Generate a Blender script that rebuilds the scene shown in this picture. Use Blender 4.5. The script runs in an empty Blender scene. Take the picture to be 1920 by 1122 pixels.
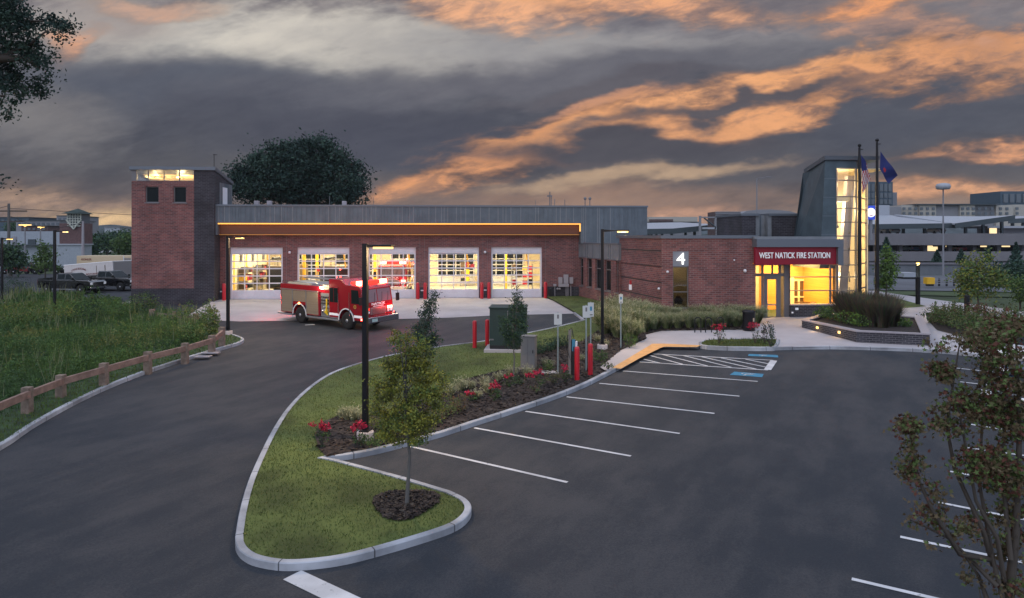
import bpy, bmesh, math, random
import numpy as np
from mathutils import Matrix, Vector
random.seed(7); RNG = np.random.default_rng(11)
S = bpy.context.scene
COL = S.collection
R = math.radians
CAMZ, F = 5.15, 1300.0            # eye height over the garage slab, focal length in photo pixels

# ---------------- camera
cam = bpy.data.cameras.new('camera'); co = bpy.data.objects.new('camera', cam); COL.objects.link(co)
cam.sensor_width = 36; cam.lens = F / 1920 * 36
cam.shift_y = -117 / 1920
cam.clip_start = 0.1; cam.clip_end = 3000
co.location = (0, 0, CAMZ); co.rotation_euler = (R(90), 0, 0)
S.camera = co
S.view_settings.view_transform = 'Standard'; S.view_settings.look = 'None'
S.view_settings.exposure = 0; S.view_settings.gamma = 1
S.cycles.max_bounces = 6; S.cycles.diffuse_bounces = 3; S.cycles.glossy_bounces = 3
S.cycles.transparent_max_bounces = 24; S.cycles.sample_clamp_indirect = 4

def lin(r, g, b):
    f = lambda c: (c / 255 / 12.92) if c <= 10 else ((c / 255 + .055) / 1.055) ** 2.4
    return (f(r), f(g), f(b), 1)

# ---------------- sky
class NG:
    def __init__(s, nt): s.nt = nt
    def n(s, t, **k):
        x = s.nt.nodes.new(t)
        for a, b in k.items(): setattr(x, a, b)
        return x
    def _in(s, sock, v):
        if hasattr(v, 'is_output'): s.nt.links.new(v, sock)
        else: sock.default_value = v
    def m(s, op, a, b=0.0, c=0.0, clamp=False):
        x = s.n('ShaderNodeMath', operation=op, use_clamp=clamp)
        s._in(x.inputs[0], a); s._in(x.inputs[1], b)
        if op in ('MULTIPLY_ADD', 'SMOOTH_MIN'): s._in(x.inputs[2], c)
        return x.outputs[0]
    def ss(s, v, a, b, lo=0.0, hi=1.0):
        x = s.n('ShaderNodeMapRange', interpolation_type='SMOOTHSTEP')
        s._in(x.inputs[0], v)
        for i, q in enumerate((a, b, lo, hi)): x.inputs[i + 1].default_value = q
        return x.outputs[0]
    def mix(s, f, a, b, mode='MIX'):
        x = s.n('ShaderNodeMix', data_type='RGBA', blend_type=mode)
        s._in(x.inputs[0], f); s._in(x.inputs[6], a); s._in(x.inputs[7], b)
        return x.outputs[2]
    def noise(s, vec, scale, detail=4, rough=.55, dist=0.0):
        x = s.n('ShaderNodeTexNoise')
        if vec is not None: s.nt.links.new(vec, x.inputs['Vector'])
        x.inputs['Scale'].default_value = scale; x.inputs['Detail'].default_value = detail
        x.inputs['Roughness'].default_value = rough; x.inputs['Distortion'].default_value = dist
        return x.outputs[0]
    def xyz(s, x, y, z=0.0):
        c = s.n('ShaderNodeCombineXYZ')
        for i, q in enumerate((x, y, z)): s._in(c.inputs[i], q)
        return c.outputs[0]

SUN_EL, SUN_AZ = 2.0, 20.0         # the sun has gone down behind the buildings
W = bpy.data.worlds.new('World'); S.world = W; W.use_nodes = True
nt = W.node_tree; nt.nodes.clear(); g = NG(nt)
out = g.n('ShaderNodeOutputWorld'); bg = g.n('ShaderNodeBackground')
tc = g.n('ShaderNodeTexCoord'); sep = g.n('ShaderNodeSeparateXYZ')
nt.links.new(tc.outputs['Generated'], sep.inputs[0])
X_, Y_, Z_ = sep.outputs
yy = g.m('MAXIMUM', Y_, .08)
U = g.m('MULTIPLY_ADD', g.m('DIVIDE', X_, yy), 1.3, .96)      # direction slopes, in thousandths of a photo pixel
V = g.m('MULTIPLY_ADD', g.m('DIVIDE', Z_, yy), -1.3, .444)
# slow warp, then streaky cloud noise that rises gently to the right
wv = g.xyz(g.m('MULTIPLY', U, 2.1), g.m('MULTIPLY', V, 5.0), 3.1)
wn = g.noise(wv, 1.0, 3, .5)
wn2 = g.noise(g.xyz(g.m('MULTIPLY', U, 5.5), g.m('MULTIPLY', V, 13.0), 9.3), 1.0, 4, .6)
Uw = g.m('ADD', U, g.m('MULTIPLY', g.m('SUBTRACT', wn, .5), .30))
Vw = g.m('ADD', g.m('ADD', V, g.m('MULTIPLY', g.m('SUBTRACT', wn, .5), .13)), g.m('MULTIPLY', g.m('SUBTRACT', wn2, .5), .075))
rot = g.m('ADD', V, g.m('MULTIPLY', U, .17))
fb = g.noise(g.xyz(g.m('MULTIPLY', U, 4.2), g.m('MULTIPLY', rot, 14.0), 1.7), 1.0, 6, .58, .35)
fb2 = g.noise(g.xyz(g.m('MULTIPLY', U, 9.0), g.m('MULTIPLY', V, 24.0), 5.2), 1.0, 6, .62, .2)
fb3 = g.noise(g.xyz(g.m('MULTIPLY', U, 17.0), g.m('MULTIPLY', rot, 60.0), 2.2), 1.0, 5, .6, .6)
fbm = g.m('ADD', g.m('ADD', g.m('MULTIPLY', fb, .50), g.m('MULTIPLY', fb2, .32)), g.m('MULTIPLY', fb3, .18))
ramp = g.n('ShaderNodeValToRGB'); nt.links.new(g.m('ADD', Vw, .0), ramp.inputs[0])
stops = [(0.0, (128, 122, 126)), (.06, (124, 122, 128)), (.12, (112, 112, 118)), (.17, (92, 94, 103)), (.25, (82, 84, 93)),
         (.31, (86, 85, 90)), (.37, (104, 94, 92)), (.42, (138, 116, 102)), (.47, (150, 128, 110))]
el = ramp.color_ramp.elements
while len(el) < len(stops): el.new(.5)
for e_, (p_, c_) in zip(el, stops): e_.position = p_; e_.color = lin(*c_)
sky = ramp.outputs[0]
# soft tonal mottling
sky = g.mix(1.0, sky, g.mix(g.ss(fbm, .3, .7), (.74, .75, .80, 1), (1.24, 1.22, 1.18, 1)), 'MULTIPLY')
# billowy texture inside the lit clouds
mott = g.m('ADD', g.m('MULTIPLY', g.noise(g.xyz(g.m('MULTIPLY', U, 11.0), g.m('MULTIPLY', rot, 26.0), 7.7), 1.0, 6, .62, .8), .7), g.m('MULTIPLY', fb3, .3))
# (cx, cy, half width, half height, tilt deg, colour, low, high, noise gain) : clouds by direction
CL = [
 (.42, .070, .34, .060, 4, (178, 175, 171), .22, .75, .55),
 (.56, .060, .34, .055, 2, (214, 207, 196), .26, .85, .7),
 (1.00, .085, .46, .050, 2, (152, 150, 152), .25, .95, .6),
 (.20, .03, .14, .06, 10, (160, 152, 150), .3, .9, .5),
 (.30, .165, .40, .050, 0, (90, 94, 106), .15, .8, .5),
 (.70, .245, .34, .065, 3, (78, 80, 92), .15, .8, .4),
 (.62, .335, .30, .03, 3, (98, 92, 94), .2, .8, .4),
 (1.10, .135, .50, .035, -4, (104, 104, 113), .2, .8, .5),
 (1.75, .225, .30, .060, -12, (84, 87, 98), .15, .75, .4),
 (1.60, .300, .36, .035, -3, (86, 85, 92), .2, .8, .4),
 (.10, .385, .20, .036, 2, (182, 150, 124), .30, 1.0, .6),
 (.17, .418, .20, .030, 0, (228, 192, 140), .30, .95, .5),
 (.09, .23, .16, .06, 0, (118, 116, 119), .3, .9, .5),
 (.36, .295, .14, .02, 0, (86, 86, 92), .3, .9, .6),
 (1.74, .372, .22, .026, -3, (214, 158, 118), .30, .85, .55),
 (1.10, .370, .34, .034, 0, (150, 122, 106), .25, .9, .5),
 (1.27, .402, .20, .022, 0, (200, 152, 122), .3, .95, .4),
 (1.38, .200, .48, .045, -10, (150, 118, 104), .28, .90, .8),
 (.92, .302, .24, .024, -16, (222, 156, 108), .22, .66, .9),
 (1.02, .258, .22, .026, -14, (220, 156, 112), .26, .70, 1.0),
 (1.32, .230, .36, .020, -5, (226, 162, 114), .22, .66, .9),
 (1.16, .195, .24, .016, -10, (190, 140, 112), .36, .84, 1.1),
 (1.52, .158, .42, .030, -11, (230, 166, 116), .22, .68, 1.0),
 (1.84, .115, .28, .045, -14, (222, 158, 112), .22, .70, 1.0),
 (1.72, .060, .24, .045, 12, (184, 140, 116), .28, .80, 1.0),
 (1.17, .272, .26, .022, -3, (80, 79, 87), .18, .65, .7),
 (1.42, .196, .28, .013, -8, (92, 88, 94), .22, .65, .9),
 (1.20, .162, .26, .016, -6, (96, 94, 102), .22, .65, .9),
 (1.15, .325, .26, .016, -6, (176, 150, 126), .30, .8, .8),
 (1.84, .282, .16, .014, -4, (208, 150, 112), .30, .8, .8),
 (.93, .006, .20, .034, 6, (234, 174, 132), .20, .66, .8),
 (1.24, .010, .20, .026, 4, (230, 168, 126), .22, .70, .8),
 (1.65, .008, .14, .020, -4, (230, 158, 108), .28, .75, .8),
 (.29, .008, .12, .020, 0, (192, 156, 136), .35, .85, .7),
 (.13, .075, .06, .022, -30, (208, 154, 122), .35, .85, .7),
]
for (cx, cy, sx, sy, ta, colr, lo, hi, ng) in CL:
    c_, s_ = math.cos(R(ta)), math.sin(R(ta))
    du = g.m('SUBTRACT', Uw, cx); dv = g.m('SUBTRACT', Vw, cy)
    a_ = g.m('MULTIPLY', g.m('MULTIPLY_ADD', dv, s_, g.m('MULTIPLY', du, c_)), 1 / sx)
    b_ = g.m('MULTIPLY', g.m('MULTIPLY_ADD', dv, c_, g.m('MULTIPLY', du, -s_)), 1 / sy)
    d2 = g.m('MULTIPLY_ADD', a_, a_, g.m('MULTIPLY', b_, b_))
    ga = g.m('POWER', math.e, g.m('MULTIPLY', d2, -.6))
    org = colr[0] > colr[2] + 55
    k_ = g.ss(g.m('ADD', ga, g.m('MULTIPLY', g.m('SUBTRACT', fbm, .5), ng * (3.0 if org else 2.2))), lo, hi + (.34 if org else .20))
    k_ = g.m('MULTIPLY', k_, g.ss(ga, .02, .30))
    sky = g.mix(g.m('MULTIPLY', k_, g.ss(mott, .38, .55, .50, 1.0)) if org else k_, sky, g.mix(g.ss(k_, .15, .9), lin(*[int(q * .80) for q in colr]), lin(colr[0] + 4, colr[1] + 3, colr[2] + 4)) if org else lin(*colr))
sky = g.mix(1.0, sky, g.mix(g.ss(g.m('ADD', g.m('MULTIPLY', mott, .6), g.m('MULTIPLY', fb, .4)), .30, .68), (.88, .88, .90, 1), (1.13, 1.12, 1.09, 1)), 'MULTIPLY')
# unseen sky overhead and behind the camera, brightened to light the scene
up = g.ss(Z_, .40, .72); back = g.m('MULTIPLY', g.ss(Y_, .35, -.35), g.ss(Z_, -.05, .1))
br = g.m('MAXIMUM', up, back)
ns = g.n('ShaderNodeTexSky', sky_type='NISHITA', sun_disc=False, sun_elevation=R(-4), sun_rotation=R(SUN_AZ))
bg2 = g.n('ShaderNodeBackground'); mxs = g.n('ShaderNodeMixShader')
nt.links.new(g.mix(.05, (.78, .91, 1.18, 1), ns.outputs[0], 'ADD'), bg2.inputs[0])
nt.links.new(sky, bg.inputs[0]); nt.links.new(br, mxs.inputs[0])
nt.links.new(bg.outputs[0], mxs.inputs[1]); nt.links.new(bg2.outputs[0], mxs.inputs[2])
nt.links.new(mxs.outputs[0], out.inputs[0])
W.cycles.sampling_method = 'MANUAL'; W.cycles.sample_map_resolution = 512
sd = bpy.data.lights.new('soft_fill', 'SUN'); sd.energy = .5; sd.angle = R(50); sd.color = (1, .93, .9)  # added soft fill from behind the camera; the real sun has set
so = bpy.data.objects.new('soft_fill', sd); COL.objects.link(so); so.rotation_euler = (R(48), 0, R(-38))

# ---------------- where things stand: the lot falls gently away from the station
GA, GB, GC = -1.80, .010, .032
def gz(x, y): return min(0.0, GA + GB * x + GC * y)
def G(px, py, off=0.0):            # photo pixel -> point on the ground (raised by off)
    dx, dz = (px - 960) / F, (444 - py) / F
    t = (GA + off - CAMZ) / (dz - GB * dx - GC) if (dz - GB * dx - GC) < 0 else 1e9
    p = Vector((dx * t, t, CAMZ + dz * t))
    if t > 1e8 or GA + GB * p.x + GC * p.y > 0:
        t = (off - CAMZ) / min(dz, -.002); p = Vector((dx * t, t, CAMZ + dz * t))
    return p
def P(px, py, Y): return Vector(((px - 960) / F * Y, Y, CAMZ + (444 - py) / F * Y))

# ---------------- materials
MATS = {}
def mat(name, col, rough=.6, metal=0.0, spec=.4, var=0.0, vscale=3.0, bump=0.0, bscale=40.0, emit=None, estr=0.0, coat=0.0, detail=5):
    if name in MATS: return MATS[name]
    m = bpy.data.materials.new(name); m.use_nodes = True; b = m.node_tree.nodes['Principled BSDF']; n = NG(m.node_tree)
    c4 = (*col[:3], 1)
    b.inputs['Base Color'].default_value = c4
    b.inputs['Roughness'].default_value = rough; b.inputs['Metallic'].default_value = metal
    b.inputs['Specular IOR Level'].default_value = spec; b.inputs['Coat Weight'].default_value = coat
    t = n.n('ShaderNodeTexCoord')
    if var:
        nz = n.noise(t.outputs['Object'], vscale, detail, .6)
        lo = tuple(c * (1 - var) for c in col[:3]) + (1,); hi = tuple(min(1, c * (1 + var)) for c in col[:3]) + (1,)
        m.node_tree.links.new(n.mix(n.ss(nz, .3, .7), lo, hi), b.inputs['Base Color'])
    if bump:
        bp = n.n('ShaderNodeBump'); bp.inputs['Strength'].default_value = bump; bp.inputs['Distance'].default_value = .02
        m.node_tree.links.new(n.noise(t.outputs['Object'], bscale, 4, .6), bp.inputs['Height'])
        m.node_tree.links.new(bp.outputs[0], b.inputs['Normal'])
    if emit:
        b.inputs['Emission Color'].default_value = (*emit[:3], 1); b.inputs['Emission Strength'].default_value = estr
    MATS[name] = m; return m
def brickmat(name, c1, c2, mortar, bw=.30, rh=.10, ms=.012, var=.25):
    m = bpy.data.materials.new(name); m.use_nodes = True; b = m.node_tree.nodes['Principled BSDF']; n = NG(m.node_tree)
    t = n.n('ShaderNodeTexCoord'); br = n.n('ShaderNodeTexBrick')
    m.node_tree.links.new(t.outputs['UV'], br.inputs['Vector'])
    br.inputs['Scale'].default_value = 1; br.inputs['Brick Width'].default_value = bw; br.inputs['Row Height'].default_value = rh
    br.inputs['Mortar Size'].default_value = ms; br.inputs['Mortar Smooth'].default_value = .2
    br.inputs['Color1'].default_value = (*c1, 1); br.inputs['Color2'].default_value = (*c2, 1); br.inputs['Mortar'].default_value = (*mortar, 1)
    nz = n.noise(t.outputs['UV'], .6, 5, .6)
    col = n.mix(1.0, br.outputs['Color'], n.mix(n.ss(nz, .3, .7), (1 - var,) * 3 + (1,), (1 + var,) * 3 + (1,)), 'MULTIPLY')
    m.node_tree.links.new(col, b.inputs['Base Color']); b.inputs['Roughness'].default_value = .85
    bp = n.n('ShaderNodeBump'); bp.inputs['Strength'].default_value = .4; bp.inputs['Distance'].default_value = .01
    m.node_tree.links.new(n.m('MULTIPLY', br.outputs['Fac'], -1), bp.inputs['Height']); m.node_tree.links.new(bp.outputs[0], b.inputs['Normal'])
    MATS[name] = m; return m
def glassmat(name, tint=(1, 1, 1), refl=.12, rough=.02):
    m = bpy.data.materials.new(name); m.use_nodes = True; t_ = m.node_tree; t_.nodes.clear(); n = NG(t_)
    o = n.n('ShaderNodeOutputMaterial'); tr = n.n('ShaderNodeBsdfTransparent'); gl = n.n('ShaderNodeBsdfGlossy'); mx = n.n('ShaderNodeMixShader')
    tr.inputs[0].default_value = (*tint, 1); gl.inputs[0].default_value = (.9, .95, 1, 1); gl.inputs['Roughness'].default_value = rough
    mx.inputs[0].default_value = refl
    t_.links.new(tr.outputs[0], mx.inputs[1]); t_.links.new(gl.outputs[0], mx.inputs[2]); t_.links.new(mx.outputs[0], o.inputs[0])
    MATS[name] = m; return m
def stripemat(name, c1, c2, scale, rough=.6, vert=False, metal=0.0):   # boards or slats along u (or v)
    m = bpy.data.materials.new(name); m.use_nodes = True; b = m.node_tree.nodes['Principled BSDF']; n = NG(m.node_tree)
    t = n.n('ShaderNodeTexCoord'); sp = n.n('ShaderNodeSeparateXYZ'); m.node_tree.links.new(t.outputs['UV'], sp.inputs[0])
    u, v = (sp.outputs[0], sp.outputs[1]) if vert else (sp.outputs[1], sp.outputs[0])
    fl = n.m('FLOOR', n.m('MULTIPLY', u, scale)); wh = n.n('ShaderNodeTexWhiteNoise', noise_dimensions='1D'); m.node_tree.links.new(fl, wh.inputs['W'])
    gr = n.noise(n.xyz(n.m('MULTIPLY', v, .8), n.m('MULTIPLY', u, scale * 4)), 3, 3)
    f = n.m('MULTIPLY_ADD', gr, .5, n.m('MULTIPLY', wh.outputs[0], .6))
    fr = n.m('FRACT', n.m('MULTIPLY', u, scale)); gap = n.ss(fr, .0, .08)
    m.node_tree.links.new(n.mix(n.m('MULTIPLY_ADD', gap, .5, .5), (0.01, .008, .006, 1), n.mix(f, (*c1, 1), (*c2, 1))), b.inputs['Base Color'])
    b.inputs['Roughness'].default_value = rough; b.inputs['Metallic'].default_value = metal
    MATS[name] = m; return m

# ---------------- mesh builder
class MB:
    def __init__(s): s.v = []; s.f = []; s.mi = []; s.sm = []; s.M = Matrix(); s.uv = {}
    def add(s, vs, fs, mi=0, smooth=False):
        o = len(s.v); s.v += [s.M @ Vector(p) for p in vs]
        for f in fs: s.f.append([i + o for i in f]); s.mi.append(mi); s.sm.append(smooth)
        return s
    def box(s, x0, x1, y0, y1, z0, z1, mi=0):
        return s.add([(x, y, z) for z in (z0, z1) for y in (y0, y1) for x in (x0, x1)],
                     [(0, 2, 3, 1), (4, 5, 7, 6), (0, 1, 5, 4), (2, 6, 7, 3), (0, 4, 6, 2), (1, 3, 7, 5)], mi)
    def hexa(s, p, mi=0):          # 8 points: bottom 4 (ccw), top 4
        return s.add(p, [(3, 2, 1, 0), (4, 5, 6, 7), (0, 1, 5, 4), (1, 2, 6, 5), (2, 3, 7, 6), (3, 0, 4, 7)], mi)
    def quad(s, a, b, c, d, mi=0): return s.add([a, b, c, d], [(0, 1, 2, 3)], mi)
    def prism(s, poly, z0, z1, mi=0):
        n = len(poly); vs = [(p[0], p[1], z0) for p in poly] + [(p[0], p[1], z1) for p in poly]
        return s.add(vs, [tuple(range(n))[::-1], tuple(range(n, 2 * n))] + [(i, (i + 1) % n, n + (i + 1) % n, n + i) for i in range(n)], mi)
    def extr(s, prof, y0, y1, mi=0, inset=None):   # profile in x,z swept along y
        n = len(prof); vs = [(p[0], y0, p[1]) for p in prof] + [(p[0], y1, p[1]) for p in prof]
        return s.add(vs, [tuple(range(n)), tuple(range(n, 2 * n))[::-1]] + [(i, n + i, n + (i + 1) % n, (i + 1) % n) for i in range(n)], mi)
    def tube(s, pts, rad, n=8, mi=0, cap=True, smooth=True):
        pts = [Vector(p) for p in pts]
        if not hasattr(rad, '__len__'): rad = [rad] * len(pts)
        vs = []; fs = []; ref = None
        for i, p in enumerate(pts):
            d = (pts[min(i + 1, len(pts) - 1)] - pts[max(i - 1, 0)]).normalized()
            if ref is None: ref = Vector((1, 0, 0)) if abs(d.x) < .9 else Vector((0, 1, 0))
            a = (ref - d * ref.dot(d)).normalized(); b = d.cross(a); ref = a
            for k in range(n):
                t = 2 * math.pi * k / n; vs.append(p + (a * math.cos(t) + b * math.sin(t)) * rad[i])
        for i in range(len(pts) - 1):
            for k in range(n): fs.append((i * n + k, i * n + (k + 1) % n, (i + 1) * n + (k + 1) % n, (i + 1) * n + k))
        s.add(vs, fs, mi, smooth)
        if cap: s.add(vs[:n], [tuple(range(n))[::-1]], mi); s.add(vs[-n:], [tuple(range(n))], mi)
        return s
    def lathe(s, prof, c=(0, 0, 0), n=16, mi=0, axis='z', smooth=True):   # prof: (r, h)
        vs = []; fs = []
        for (r, h) in prof:
            for k in range(n):
                t = 2 * math.pi * k / n; a, b = r * math.cos(t), r * math.sin(t)
                vs.append((c[0] + a, c[1] + b, c[2] + h) if axis == 'z' else (c[0] + a, c[1] + h, c[2] - b) if axis == 'y' else (c[0] + h, c[1] + a, c[2] + b))
        m = len(prof)
        for i in range(m - 1):
            for k in range(n): fs.append((i * n + k, i * n + (k + 1) % n, (i + 1) * n + (k + 1) % n, (i + 1) * n + k))
        s.add(vs, fs, mi, smooth)
        if prof[0][0] > 1e-4: s.add(vs[:n], [tuple(range(n))[::-1]], mi)
        if prof[-1][0] > 1e-4: s.add(vs[-n:], [tuple(range(n))], mi)
        return s
    def ball(s, c, r, n=10, mi=0, sq=(1, 1, 1)):
        vs = []; fs = []; m = n // 2 + 1
        for i in range(m + 1):
            ph = math.pi * i / m
            for k in range(n):
                t = 2 * math.pi * k / n
                vs.append((c[0] + r * sq[0] * math.sin(ph) * math.cos(t), c[1] + r * sq[1] * math.sin(ph) * math.sin(t), c[2] + r * sq[2] * math.cos(ph)))
        for i in range(m):
            for k in range(n): fs.append((i * n + k, (i + 1) * n + k, (i + 1) * n + (k + 1) % n, i * n + (k + 1) % n))
        return s.add(vs, fs, mi, True)
    def build(s, name, mats, parent=None, bevel=0.0, loc=None, recalc=False):
        me = bpy.data.meshes.new(name); me.from_pydata([tuple(p) for p in s.v], [], s.f)
        if not isinstance(mats, (list, tuple)): mats = [mats]
        for m in mats: me.materials.append(MATS[m] if isinstance(m, str) else m)
        me.polygons.foreach_set('material_index', s.mi); me.polygons.foreach_set('use_smooth', s.sm)
        uv = me.uv_layers.new(name='UVMap'); nl = len(me.loops); arr = np.zeros((nl, 2), np.float32)
        for p in me.polygons:
            nn = p.normal; hz = math.hypot(nn.x, nn.y)
            for li in p.loop_indices:
                c = me.vertices[me.loops[li].vertex_index].co
                if abs(nn.z) > .75: arr[li] = (c.x, c.y)
                else: arr[li] = ((c.y * nn.x - c.x * nn.y) / hz, c.z)
        for li, q in s.uv.items(): arr[li] = q
        uv.data.foreach_set('uv', arr.ravel())
        o = bpy.data.objects.new(name, me); COL.objects.link(o)
        if parent: o.parent = parent
        if loc: o.location = loc
        if bevel:
            b = o.modifiers.new('bevel', 'BEVEL'); b.width = bevel; b.segments = 2; b.limit_method = 'ANGLE'; b.angle_limit = R(40)
        if recalc:
            bm = bmesh.new(); bm.from_mesh(me); bmesh.ops.recalc_face_normals(bm, faces=bm.faces); bm.to_mesh(me); bm.free()
        return o
def tag(o, label=None, cat=None, group=None, kind=None):
    if label: o['label'] = label
    if cat: o['category'] = cat
    if group: o['group'] = group
    if kind: o['kind'] = kind
    return o
def thing(name, label, cat, loc=(0, 0, 0), rz=0.0, group=None):
    o = bpy.data.objects.new(name, None); COL.objects.link(o); o.location = loc; o.rotation_euler = (0, 0, rz); o.empty_display_size = .2
    return tag(o, label, cat, group)
def kids(o): return [c for c in COL.objects if c.parent == o]
def dup(root, loc, rz=0.0, label=None, sc=1.0, group=None):
    r = root.copy(); COL.objects.link(r); r.location = loc; r.rotation_euler = (0, 0, rz); r.scale = (sc,) * 3
    if label: r['label'] = label
    if group: r['group'] = group
    for ch in kids(root):
        c = ch.copy(); COL.objects.link(c); c.parent = r
        for gch in kids(ch):
            d = gch.copy(); COL.objects.link(d); d.parent = c
    return r
def text(name, s, x0, x1, zbase, height, y, m, parent=None, depth=.02, M=None, bold=0.0, arc=0.0):   # lettering facing -y, stretched between x0 and x1
    cu = bpy.data.curves.new(name, 'FONT'); cu.body = s; cu.extrude = depth / 2; cu.offset = bold
    o = bpy.data.objects.new(name, cu); COL.objects.link(o); bpy.context.view_layer.update()
    me = bpy.data.meshes.new_from_object(o); bpy.data.objects.remove(o)
    n = len(me.vertices); a = np.zeros(n * 3); me.vertices.foreach_get('co', a); a = a.reshape(-1, 3)
    mn, mx = a.min(0), a.max(0)
    x = (a[:, 0] - mn[0]) / (mx[0] - mn[0]); z = (a[:, 1] - mn[1]) / (mx[1] - mn[1])
    zz = zbase + z * height + arc * (1 - (2 * x - 1) ** 2)
    b = np.stack([x0 + x * (x1 - x0), y + a[:, 2] * 0 - (a[:, 2] - mn[2]), zz], 1)
    if M is not None: b = np.array([tuple(M @ Vector(p)) for p in b])
    me.vertices.foreach_set('co', b.ravel()); me.update(); me.materials.clear(); me.materials.append(MATS[m])
    q = bpy.data.objects.new(name, me); COL.objects.link(q)
    if parent: q.parent = parent
    return q
def lamp(name, loc, power, col, parent=None, r=.15):
    l = bpy.data.lights.new(name, 'POINT'); l.energy = power; l.color = col; l.shadow_soft_size = r
    o = bpy.data.objects.new(name, l); COL.objects.link(o); o.location = loc
    if parent: o.parent = parent
    return o
def area(name, loc, sx, sy, power, col, rot=(0, 0, 0), parent=None):
    l = bpy.data.lights.new(name, 'AREA'); l.shape = 'RECTANGLE'; l.size = sx; l.size_y = sy; l.energy = power; l.color = col
    o = bpy.data.objects.new(name, l); COL.objects.link(o); o.location = loc; o.rotation_euler = rot
    if parent: o.parent = parent
    return o
def npmesh(name, V_, nper, mats, mi, parent=None, loc=None, smooth=False):      # V_: (n*nper, 3), every nper verts one face
    n = len(V_) // nper; me = bpy.data.meshes.new(name)
    me.vertices.add(len(V_)); me.loops.add(len(V_)); me.polygons.add(n)
    me.vertices.foreach_set('co', V_.astype(np.float32).ravel())
    me.loops.foreach_set('vertex_index', np.arange(len(V_), dtype=np.int32))
    me.polygons.foreach_set('loop_start', np.arange(0, len(V_), nper, dtype=np.int32))
    me.polygons.foreach_set('material_index', np.asarray(mi, np.int32))
    for m in mats: me.materials.append(MATS[m] if isinstance(m, str) else m)
    me.update(calc_edges=True); me.validate()
    o = bpy.data.objects.new(name, me); COL.objects.link(o)
    if parent: o.parent = parent
    if loc is not None: o.location = loc
    return o
def rdir(n):
    a = RNG.normal(size=(n, 3)); return a / np.linalg.norm(a, axis=1, keepdims=True)
def leafverts(c, size, flat=.0, asp=.55):      # c (n,3): one small leaf-shaped quad at each point
    n = len(c); d = rdir(n); d[:, 2] *= (1 - flat); d /= np.linalg.norm(d, axis=1, keepdims=True)
    t = np.cross(d, rdir(n)); t /= np.linalg.norm(t, axis=1, keepdims=True) + 1e-9
    s_ = (size * RNG.uniform(.6, 1.4, n))[:, None]
    return np.stack([c - d * s_ * .5, c + t * s_ * asp * .5, c + d * s_ * .5, c - t * s_ * asp * .5], 1).reshape(-1, 3)
def blobpts(blobs, ncl, nl, spread, hollow=.45):    # leaf clumps inside ellipsoids (x, y, z, rx, ry, rz)
    vol = np.array([b[3] * b[4] * b[5] for b in blobs]) ** .75; k = RNG.choice(len(blobs), ncl, p=vol / vol.sum())
    B = np.array([b[:6] for b in blobs])[k]
    r = RNG.uniform(hollow, 1, ncl)[:, None] ** .6
    c = B[:, :3] + rdir(ncl) * r * B[:, 3:6]
    sp = spread * RNG.uniform(.6, 1.3, ncl)
    pts = np.repeat(c, nl, 0) + RNG.normal(size=(ncl * nl, 3)) * np.repeat(sp, nl)[:, None] * np.array([1, 1, .7])
    tone = np.repeat(RNG.random(ncl), nl)
    return pts, tone
def tree(name, label, base, blobs, trunk, ncl, nl, spread, lsize, mats, limbs=6, bark='bark', group=None, cat='tree', hollow=.45, trunkpath=None):
    """blobs and trunk are relative to the base; trunk = (radius at foot, radius at top, height)."""
    t = thing(name, label, cat, base, 0, group)
    m = MB(); r0, r1, h = trunk
    path = trunkpath or [(0, 0, -.15), (.02 * h, 0, h * .3), (-.01 * h, .01 * h, h * .65), (0, 0, h)]
    k = len(path); m.tube(path, [r0 * 1.25] + [r0 + (r1 - r0) * i / (k - 1) for i in range(1, k)], 8)
    rr = random.Random(len(label))
    for b in sorted(blobs, key=lambda b: -b[5])[:limbs]:
        z0 = h * rr.uniform(.35, .8); s0 = Vector((0, 0, z0)); e = Vector(b[:3]) + Vector((0, 0, -.1 * b[5]))
        mid = (s0 + e) / 2 + Vector((0, 0, -.08 * (e - s0).length))
        m.tube([s0, mid, e], [r1 * .9 + .004, r1 * .55 + .003, .006 + r1 * .15], 6)
    m.build('trunk', bark, t)
    pts, tone = blobpts(blobs, ncl, nl, spread, hollow)
    n = len(pts); v = leafverts(pts, lsize)
    mi = np.clip(((tone * .7 + RNG.random(n) * .3) * len(mats)).astype(int), 0, len(mats) - 1)
    npmesh('crown', v, 4, mats, mi, t)
    return t
def inpoly(x, y, poly):
    c = np.zeros(len(x), bool); n = len(poly)
    for i in range(n):
        x0, y0 = poly[i][:2]; x1, y1 = poly[(i + 1) % n][:2]
        k = ((y0 > y) != (y1 > y)) & (x < (x1 - x0) * (y - y0) / ((y1 - y0) or 1e-9) + x0); c ^= k
    return c
def scatter(poly, n):
    xs = [p[0] for p in poly]; ys = [p[1] for p in poly]; o = []
    x = RNG.uniform(min(xs), max(xs), n * 3); y = RNG.uniform(min(ys), max(ys), n * 3); k = inpoly(x, y, poly)
    return x[k][:n], y[k][:n]
def gza(x, y): return np.minimum(0, GA + GB * x + GC * y)
def bladeverts(x, y, z, h, w, lean):
    n = len(x); a = RNG.uniform(0, 2 * np.pi, n); l = lean * h * RNG.uniform(.2, 1, n); b = RNG.uniform(0, 2 * np.pi, n)
    p = np.stack([x, y, z], 1); ww = np.stack([np.cos(a), np.sin(a), a * 0], 1) * (w / 2)[:, None]
    tip = p + np.stack([np.cos(b) * l, np.sin(b) * l, h], 1)
    return np.stack([p - ww, p + ww, tip], 1).reshape(-1, 3)
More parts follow.
